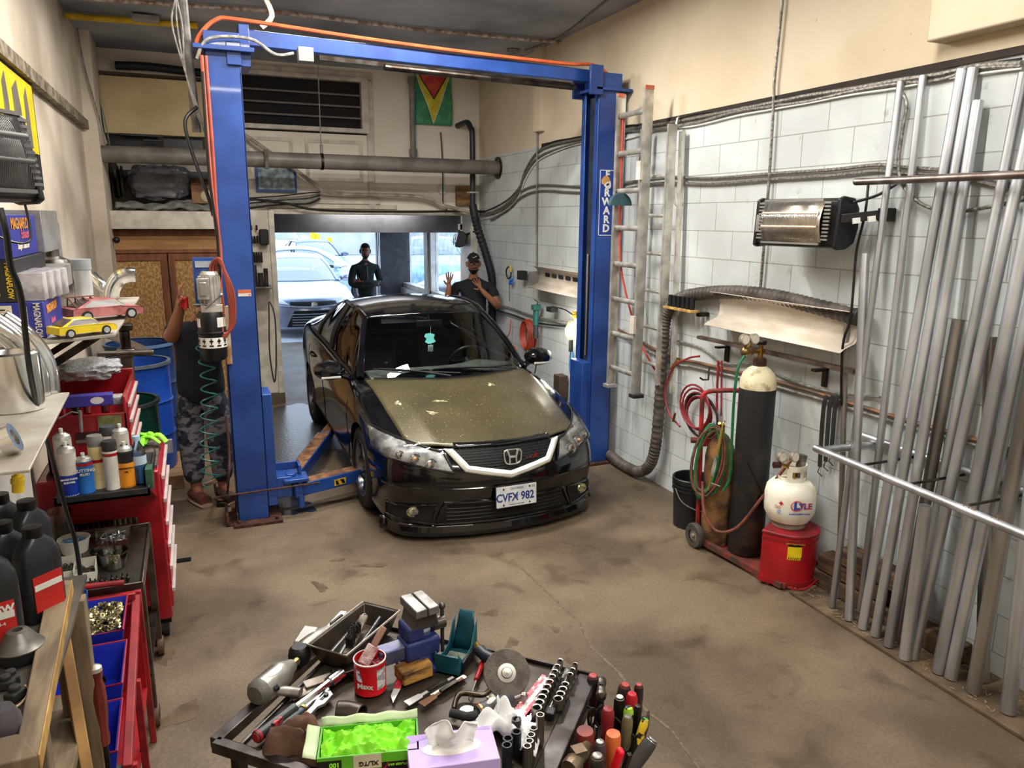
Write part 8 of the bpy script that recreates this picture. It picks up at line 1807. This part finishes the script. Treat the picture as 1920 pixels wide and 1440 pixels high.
driver(1120,1418,.92,.0,.02,.14,.019,P('grip_goldblack',40,36,34,.3,c2=(90,80,44),scale=6),'large black and gold handle at the bottom of the rail',P('cap_silverball',176,174,168,.25,.6))
driver(1222,1388,.895,-.9,-.05,.14,.019,P('grip_charcoal',56,52,52,.5,c2=(44,40,40),scale=9),'charcoal handle lying outward with a silver end cap',P('cap_silver2',200,198,192,.3,.6))
t=thing('ball_pein_hammer','small ball pein hammer head hanging head-up at the far end of the rail','hammer',px(1127,1290,2,.90))
M=frame((0,0,0),(q(1127,1325)-q(1127,1270)),(0,0,1))
MB().lathe([(.001,-.04),(.012,-.04),(.015,-.035),(.015,-.02),(.012,-.012),(.013,.012),(.011,.02),(.016,.03),(.014,.042),(.001,.047)],20,M@X90).build('head',P('hammer_steel',110,104,98,.35,.9,c2=(80,74,68),scale=8),t); MB().cyl((0,0,-.14),(0,0,.012),.010).build('handle',BLKR,t); MB().cyl((0,0,.0125),(0,0,.016),.007).build('eye',BLK,t)
t=thing('red_cutter','bright red handled cutter standing at the bottom right','cutter',px(1165,1405,2,.93)); d=(px(1150,1445,2,.86)-px(1165,1405,2,.93)).normalized()
MB().bar((0,0,0),d*.14,.022,.016,(1,0,0)).build('handle',P('handle_brightred',222,22,40,.35),t,bevel=.006); MB().bar(V((.025,0,-.02)),V((.025,0,-.02))+d*.14,.012,.014,(1,0,0)).build('steel_arm',DSTEEL,t,bevel=.003)
t=thing('claw_hammer_head','worn steel hammer head lying at the bottom of the tool rail','hammer',px(1085,1420,2,.90)); MB().lathe([(.001,-.05),(.022,-.05),(.024,-.04),(.024,-.02),(.018,-.01),(.020,.02),(.014,.05),(.001,.052)],20,Matrix.Rotation(.6,4,'Z')@X90).bb((-.016,-.016,.005),(.016,.016,.026)).build('head',P('head_worn',140,124,104,.4,.7,c2=(90,70,52),scale=10),t); MB().cyl((0,0,-.12),(0,0,0),.012).build('handle',WOOD,t)
t=thing('loop_handle_scissors','black looped handle hanging from the tool rail','scissors',px(1110,1345,2,.88)); 
for dx in (0,.028): MB().tube([(dx+.014*math.cos(2*PI*k/16)*.8,0,.028*math.sin(2*PI*k/16)) for k in range(16)],.004,n=8,closed=True).build('handle_loop',BLK,t)
MB().bar((.012,0,-.03),(.014,0,-.12),.012,.004).build('blade',STEEL,t)
# ================================================================ people
def skin(name,joints,edges,m,parent,sub=2,root=0,smooth_=True):
    """joints: list of (x,y,z,r[,r2])"""
    me=bpy.data.meshes.new(name); me.from_pydata([j[:3] for j in joints],edges,[]); me.update(); me.materials.append(m)
    o=bpy.data.objects.new(name,me); COL.objects.link(o); o.parent=parent
    md=o.modifiers.new('skin','SKIN'); md.use_smooth_shade=True; md.branch_smoothing=.6
    if not me.skin_vertices: 
        bpy.context.view_layer.objects.active=o
    for i,j in enumerate(joints):
        s=me.skin_vertices[0].data[i]; s.radius=(j[3],j[4] if len(j)>4 else j[3]); s.use_root=(i==root)
    md2=o.modifiers.new('sub','SUBSURF'); md2.levels=sub; md2.render_levels=sub
    return o
def chain(js,es,pts,start=None):
    prev=start
    for p in pts:
        js.append(p); i=len(js)-1
        if prev is not None: es.append((prev,i))
        prev=i
    return prev
def hand(js,es,wrist,w,dirv,palm_n,spread=.25,curl=.2,s=1.0):
    """five fingers from the wrist index; dirv along the hand, palm_n palm normal"""
    d=V(dirv).normalized(); n=V(palm_n).normalized(); x=d.cross(n).normalized()
    c=V(w); pm=c+d*.055*s; js.append((*pm,.030*s,.016*s)); ip=len(js)-1; es.append((wrist,ip))
    for k,(off,L) in enumerate(((-.028,.070),(-.010,.080),(.010,.075),(.028,.060))):
        a=c+d*.092*s+x*off*s; f=(d+x*off*spread*18).normalized(); g=(f+n*curl).normalized(); h=(f+n*curl*2.2).normalized()
        js.append((*a,.0098*s)); i0=len(js)-1; es.append((ip,i0))
        p1=a+f*L*.42*s; p2=p1+g*L*.32*s; p3=p2+h*L*.26*s
        for p,r in ((p1,.0088),(p2,.008),(p3,.0065)): js.append((*p,r*s)); es.append((len(js)-2,len(js)-1))
    a=c+d*.030*s-x*.026*s; js.append((*a,.013*s)); es.append((ip,len(js)-1)); f=(d*.55-x*.8+n*.2).normalized()
    p1=a+f*.035*s; p2=p1+(f+d*.5).normalized()*.030*s
    for p,r in ((p1,.0105),(p2,.008)): js.append((*p,r*s)); es.append((len(js)-2,len(js)-1))
def head(parent,c,yaw,pitch,skinm,hairm,beard=True,cap=None,glasses=False,hair=True):
    """head features as children; face looks along local -y before yaw"""
    T=Matrix.Translation(V(c))@Matrix.Rotation(yaw,4,'Z')@Matrix.Rotation(pitch,4,'X')
    m=MB()
    def f(u,v):
        th=u*2*PI; ph=-PI/2+PI*v; x=math.cos(ph)*math.sin(th); y=-math.cos(ph)*math.cos(th); z=math.sin(ph)
        p=V((x*.074,y*.094,z*.118)); 
        if z<-.1: k=1+(z+.1)*.34; p.x*=k; 
        if z<-.1 and y>0: p.y*=1+(z+.1)*.55
        fr=max(0,-y)
        p.y-= .020*math.exp(-((x/.16)**2+((z+.12)/.20)**2))*(fr>.3)      # nose
        p.y-= .006*math.exp(-((x/.35)**2+((z+.48)/.10)**2))*(fr>.3)      # lips
        p.y+= .010*math.exp(-(((abs(x)-.36)/.16)**2+((z-.10)/.12)**2))*(fr>.3)   # eye sockets
        p.y-= .006*math.exp(-((x/.6)**2+((z-.26)/.07)**2))*(fr>.3)
        return p
    m.grid(f,40,30); hd=MB(T); hd.add(m.v,m.f); hd=hd.build('face',skinm,parent,smooth=80)
    for sx in (-1,1):
        e=MB(T).ball((sx*.029,-.078,.012),.012,12).build('eye',P('eye_white',210,204,196,.3),hd); MB(T).ball((sx*.029,-.0885,.012),.0045,8).build('iris',BLK,hd)
        MB(T).tube([(sx*.014,-.090,.033),(sx*.03,-.090,.038),(sx*.046,-.080,.032)],.004,n=6,k=3).build('eyebrow',hairm,hd)
        MB(T).tube([(sx*.072,.0,.02),(sx*.084,.012,.025),(sx*.086,.015,-.005),(sx*.074,.004,-.03)],.008,n=8,k=4).build('ear',skinm,hd)
    MB(T).tube([(-.022,-.092,-.052),(0,-.097,-.051),(.022,-.092,-.052)],.004,n=6,k=3).build('mouth',P('lips',120,66,58,.5),hd)
    def shell(v0,v1,u0,u1,o): 
        g=MB(T); g.grid(lambda u,v:(lambda p:p+p.normalized()*o*(1+.25*noise.noise(p*60)))(f(u0+(u1-u0)*u,v0+(v1-v0)*v)),40,14); return g
    if hair: shell(.68,1.0,0,1,.022).build('hair',hairm,parent,smooth=80); shell(.40,.66,.24,.76,.012).build('hair',hairm,parent,smooth=80)
    if beard: shell(.08,.35,.63,1.37,.009).build('beard',hairm,parent,smooth=80)
    if beard: MB(T).tube([(-.03,-.094,-.036),(0,-.102,-.032),(.03,-.094,-.036)],.006,n=6,k=3).build('moustache',hairm,parent)
    if cap:
        g=shell(.66,1.0,0,1,.022); g.build('cap_crown',cap,parent,smooth=80)
        br=MB(T); br.grid(lambda u,v:V(((u-.5)*.14*(1-.25*v),-.09-.075*v*math.cos((u-.5)*1.6),.050+.012*math.cos((u-.5)*3)-.010*v)),14,6); br.build('cap_brim',cap,parent,solid=.005)
        MB(T).ball((0,0,.142),.008,8).build('cap_button',cap,parent)
        sw=MB(T).tube([(-.022,-.100,.098),(-.010,-.104,.090),(.006,-.1035,.096),(.030,-.098,.110)],.003,n=6,k=4).build('cap_mark',WHITE,parent)
    if glasses:
        g=MB(T)
        for sx in (-1,1): g.tube([(sx*.030+.022*math.cos(2*PI*k/16),-.100,.010+.015*math.sin(2*PI*k/16)) for k in range(16)],.0025,n=6,closed=True).tube([(sx*.052,-.098,.014),(sx*.080,-.02,.018),(sx*.084,.02,.015)],.0022,n=6)
        g.tube([(-.008,-.101,.012),(.008,-.101,.012)],.0025,n=6); g.build('glasses',BLK,parent)
    return hd
HAIRM=P('hair_black',18,15,14,.6,c2=(34,28,25),scale=40)
# --- man in the garage doorway, arms crossed
pm=thing('person','man in a dark zipped top standing with crossed arms in the garage doorway','person',(2.60,12.5,0),rz=.12)
js=[];es=[]
js.append((0,0,.93,.105,.08)); 
ch=chain(js,es,[(0,0,1.10,.10,.075),(0,.0,1.28,.12,.08),(0,0,1.41,.10,.065),(0,-.005,1.50,.055),(0,-.015,1.575,.05)],0)
sp_i=3
for sx in (-1,1):
    chain(js,es,[(sx*.10,0,.86,.09),(sx*.11,-.0,.50,.062),(sx*.11,.01,.12,.045),(sx*.115,-.12,.05,.035)],0)
    chain(js,es,[(sx*.20,.0,1.40,.055),(sx*.25,-.02,1.13,.045),(sx*.04,-.20,1.13+.025*sx,.036),(-sx*.13,-.17,1.16+.025*sx,.026)],sp_i)
skin('body',js,es,SKIN,pm)
TOPM=P('top_dark',34,42,42,.85,c2=(26,32,32),scale=12)
js=[];es=[]; js.append((0,0,.86,.155,.12)); chain(js,es,[(0,0,1.10,.145,.112),(0,.0,1.28,.172,.118),(0,0,1.43,.145,.095),(0,-.0,1.50,.066),(0,-.005,1.53,.062)],0)
for sx in (-1,1): chain(js,es,[(sx*.19,.0,1.41,.072),(sx*.262,-.02,1.13,.060),(sx*.04,-.205,1.13+.025*sx,.050),(-sx*.11,-.18,1.16+.025*sx,.042)],3)
skin('zipped_top',js,es,TOPM,pm)
MB().tube([(.0,-.113,1.05),(.0,-.125,1.25),(.0,-.105,1.42)],.005,k=3,n=6).build('zip',GREYP,pm)
TRM=P('trousers_dark',40,44,54,.8)
js=[];es=[]; js.append((0,0,.95,.145,.112)); js.append((0,0,1.04,.135,.105)); es.append((0,1))
for sx in (-1,1): chain(js,es,[(sx*.10,0,.84,.105),(sx*.11,0,.50,.080),(sx*.112,.01,.14,.070)],0)
skin('trousers',js,es,TRM,pm)
for sx in (-1,1): MB().tube([(sx*.11,.06,.05),(sx*.115,-.02,.06),(sx*.12,-.16,.045)],.05,n=12,k=3,sq=.9).build('shoe',BLKR,pm)
js=[];es=[]; js.append((-.13,-.17,1.185,.024)); hand(js,es,0,(-.13,-.17,1.185),(-.75,.6,.1),(0,1,0),.1,.5,.95); skin('hand',js,es,SKIN,pm,1)
js=[];es=[]; js.append((.13,-.17,1.135,.024)); hand(js,es,0,(.13,-.17,1.135),(.75,.6,.1),(0,1,0),.1,.5,.95); skin('hand',js,es,SKIN,pm,1)
head(pm,(0,-.035,1.655),-.25,.18,SKIN,HAIRM,beard=True)
# --- man with the cap, gesturing
pc_=thing('person','man in black cap and tee shirt gesturing with raised hands behind the sedan','person',(3.14,8.75,0),rz=-.30)
js=[];es=[]; js.append((0,0,.93,.12,.09)); chain(js,es,[(0,0,1.10,.12,.09),(0,.0,1.28,.13,.09),(0,0,1.41,.10,.07),(0,-.01,1.50,.062),(0,-.02,1.57,.055)],0)
for sx in (-1,1): chain(js,es,[(sx*.10,0,.86,.10),(sx*.11,-.0,.50,.068),(sx*.11,.01,.12,.048),(sx*.115,-.12,.05,.036)],0)
# image-left arm raised, palm out ; image-right arm folded, hand before the chin
L1=chain(js,es,[(-.21,-.0,1.38,.058),(-.33,-.10,1.16,.050),(-.33,-.17,1.20,.048),(-.30,-.22,1.40,.032)],3); hand(js,es,L1,(-.30,-.22,1.40),(.05,-.05,1),(.35,-.9,.1),.5,.10,1.05)
L2=chain(js,es,[(.21,0,1.38,.058),(.30,-.12,1.14,.050),(.27,-.20,1.18,.046),(.09,-.27,1.36,.031)],3); hand(js,es,L2,(.09,-.27,1.36),(-.5,-.1,.85),(-.1,-.9,-.2),.45,.15,1.0)
skin('body',js,es,SKIN,pc_)
TEE=P('tee_black',24,26,34,.85,c2=(18,20,26),scale=10)
js=[];es=[]; js.append((0,0,.80,.175,.145)); chain(js,es,[(0,0,1.10,.175,.145),(0,.0,1.28,.19,.14),(0,0,1.43,.150,.10),(0,-.0,1.495,.074),(0,-.005,1.515,.070)],0)
for sx in (-1,1): chain(js,es,[(sx*.20,.0,1.39,.080),(sx*.285,-.06,1.24,.072)] if sx<0 else [(sx*.20,.0,1.39,.080),(sx*.27,-.07,1.24,.072)],3)
skin('tee_shirt',js,es,TEE,pc_)
js=[];es=[]; js.append((0,0,.93,.160,.125)); js.append((0,0,1.04,.15,.12)); es.append((0,1))
for sx in (-1,1): chain(js,es,[(sx*.10,0,.84,.115),(sx*.11,0,.50,.085),(sx*.112,.01,.12,.072)],0)
skin('trousers',js,es,TRM,pc_)
for sx in (-1,1): MB().tube([(sx*.11,.06,.05),(sx*.115,-.02,.06),(sx*.12,-.16,.045)],.05,n=12,k=3,sq=.9).build('shoe',BLKR,pc_)
head(pc_,(0,-.04,1.655),.05,.05,SKIN,HAIRM,beard=True,cap=P('cap_cloth',20,22,32,.8),glasses=True,hair=False)
# --- mechanic at the power unit, seen from behind
pk=thing('person','mechanic in a black tee shirt and grey camouflage trousers reaching up to the lift motor','person',(-.015,6.12,0),rz=-.15)
js=[];es=[]; js.append((0,0,.90,.12,.09)); chain(js,es,[(0,.0,1.08,.12,.09),(0,-.03,1.26,.13,.09),(.02,-.05,1.39,.10,.07),(.08,-.05,1.50,.06),(.11,-.06,1.56,.055),(.12,-.06,1.63,.085),(.12,-.06,1.69,.075)],0)
for sx in (-1,1): chain(js,es,[(sx*.09,0,.83,.10),(sx*.10,-.0,.48,.066),(sx*.10,.03,.12,.046),(sx*.11+.05,-.07,.05,.036)],0)
L3=chain(js,es,[(-.15,-.05,1.37,.058),(-.13,-.28,1.36,.056),(-.115,-.33,1.37,.052),(-.02,-.46,1.585,.038)],3); hand(js,es,L3,(-.02,-.46,1.585),(.02,-.05,1),(1,.1,0),.2,.5,1.0)
L4=chain(js,es,[(.18,-.05,1.36,.058),(.27,-.18,1.18,.048),(.24,-.36,1.30,.036)],3); hand(js,es,L4,(.24,-.36,1.30),(-.4,-.7,.4),(0,0,1),.2,.3,1.0)
skin('body',js,es,SKIN,pk)
js=[];es=[]; js.append((0,0,.74,.205,.165)); chain(js,es,[(0,.0,1.05,.185,.155),(0,-.03,1.25,.190,.15),(.01,-.05,1.39,.16,.11),(.06,-.05,1.46,.085)],0)
chain(js,es,[(-.15,-.06,1.38,.088),(-.145,-.20,1.35,.082)],3); chain(js,es,[(.19,-.05,1.36,.080),(.25,-.14,1.24,.070)],3)
skin('tee_shirt',js,es,TEE,pk)
CAMO=P('camouflage',120,118,124,.85,c2=(42,46,62),scale=9,detail=3,lo=.48,hi=.52)
def camo():
    t,N,b=nodes(CAMO); base=b.inputs['Base Color'].links[0].from_socket; tc=N.new('ShaderNodeTexCoord'); mp=N.new('ShaderNodeMapping'); mp.inputs['Scale'].default_value=(1,1,2.2)
    n2=N.new('ShaderNodeTexNoise'); n2.inputs['Scale'].default_value=15; n2.inputs['Detail'].default_value=2; t.links.new(tc.outputs['Object'],mp.inputs[0]); t.links.new(mp.outputs[0],n2.inputs['Vector'])
    r=N.new('ShaderNodeValToRGB'); r.color_ramp.interpolation='CONSTANT'; r.color_ramp.elements[1].position=.55; r.color_ramp.elements[0].color=(1,1,1,1); r.color_ramp.elements[1].color=(.35,.37,.45,1)
    t.links.new(n2.outputs['Fac'],r.inputs[0]); mx=N.new('ShaderNodeMix'); mx.data_type='RGBA'; mx.blend_type='MULTIPLY'; mx.inputs['Factor'].default_value=1
    t.links.new(base,mx.inputs['A']); t.links.new(r.outputs[0],mx.inputs['B']); t.links.new(mx.outputs['Result'],b.inputs['Base Color'])
camo()
js=[];es=[]; js.append((0,0,.90,.170,.14)); js.append((0,0,1.02,.16,.13)); es.append((0,1))
for sx in (-1,1): chain(js,es,[(sx*.095,0,.80,.120,.125),(sx*.105,0,.48,.100),(sx*.105,.02,.14,.082)],0)
skin('camouflage_trousers',js,es,CAMO,pk)
for sx in (-1,1):
    s_=MB().tube([(sx*.10-.03,.06,.055),(sx*.10+.0,-.0,.065),(sx*.10+.09,-.13,.05)],.048,n=12,k=3,sq=.9).build('shoe',P('shoe_grey',84,66,62,.7,c2=(120,60,50),scale=8),pk)
    MB().tube([(sx*.10-.03,.07,.014),(sx*.10,.0,.014),(sx*.10+.095,-.14,.014)],.050,n=12,k=3,sq=.3).build('sole',P('sole_cream',190,160,140,.6),s_)
hc=MB(Matrix.Translation((.12,-.06,1.66))); hc.ball((0,.01,.01),.10,18,sc=(.85,1,1.12)); hc.build('hair',HAIRM,pk)
# red cloth in his hand, coiled teal air hose
cl_=thing('red_cloth','small red and white rag held beside the lift motor','cloth',px(347,566,1,5.62)); MB().grid(lambda u,v:V((-.03+.05*u,.01*math.sin(u*6),-.05+.08*v+.01*math.sin(u*9))),8,8).build('cloth',RED,cl_,solid=.003)
pts=[]; 
for i in range(150):
    f=i/149; u=378+22*f+10*math.sin(f*5)*(1-f); v=640+270*f; r=.045+.02*f; p=px(u,v,1,5.50); g=i*2*PI/14; pts.append(p+V((r*math.cos(g),.5*r*math.sin(g),0)))
tag(MB().tube(pts,.006,n=7).build('coiled_air_hose',P('coil_teal',30,96,92,.35,c2=(20,76,74))),'teal coiled air hose hanging in front of the mechanic','hose')
tag(MB().tube([px(424,780,1,5.5),px(430,850,1,5.48),px(428,900,1,5.48),px(425,925,2,.02),px(408,930,2,.02),px(402,905,1,5.48)],.009,n=7,k=6).build('air_hose',P('hose_brown_dark',80,52,44,.5)),'dark air hose drooping to the floor left of the lift column','hose')
tag(MB().tube([px(372,912,2,.02),px(400,900,2,.03),px(430,893,2,.05)],.010,n=8).build('blow_gun',P('gun_brass',176,130,90,.4,.5)),'brass blow gun lying on the floor by the mechanic','tool')
tag(MB().box((0,0,.02),(.09,.06,.03)).build('floor_pedal',DSTEEL,bevel=.005),'small dark block on the floor in front of the mechanic','block').location=px(418,948,2,.0)
# tools on the partition right of the left column
tbk=thing('tool_panel_shelf','small curved shelf loaded with oily parts on the partition edge','shelf',(.70,9.2,1.45))
MB().prism([(.52,9.05),(.80,9.0),(.82,9.33),(.52,9.33)],1.40,1.42).build('shelf_plate',STEEL,tbk,world=True,bevel=.004)
for i,(x,h,r) in enumerate(((.56,.20,.03),(.63,.24,.035),(.70,.15,.03),(.76,.20,.025))): MB().cyl((x,9.15,1.42),(x,9.15,1.42+h),r,n=12).build('part',P('oily_part',70,62,56,.4,.5,c2=(44,40,38),scale=12),tbk,world=True)
for j,(z,n,h) in enumerate(((1.80,9,.12),(1.98,8,.08),(2.1,4,.05))):
    t=thing('tool_row',['row of small tools hooked above the curved shelf','row of black sockets on the partition above the tools','clamps and wires at the top of the partition'][j],'tools',(.62,9.3,z))
    for k in range(n): MB().cyl((-.10+.24*k/n,-.02,0),(-.10+.24*k/n,-.04,-h),.012,n=7).build('tool',BLK if j else DSTEEL,t)
tag(MB().bb((.72,9.18,1.88),(.82,9.29,2.06)).build('black_bag',BLKR,bevel=.02),'black pouch hanging on the partition edge by the doorway','pouch')
tag(MB().tube([(.47,5.52,1.62),(.50,5.50,1.5),(.49,5.5,1.2),(.47,5.5,1.05),(.45,5.5,1.25),(.46,5.5,1.5)],.006,k=5,n=6,closed=True).build('cable_loop',BLKR),'thin black cable loop hanging on the right side of the left column','cable')
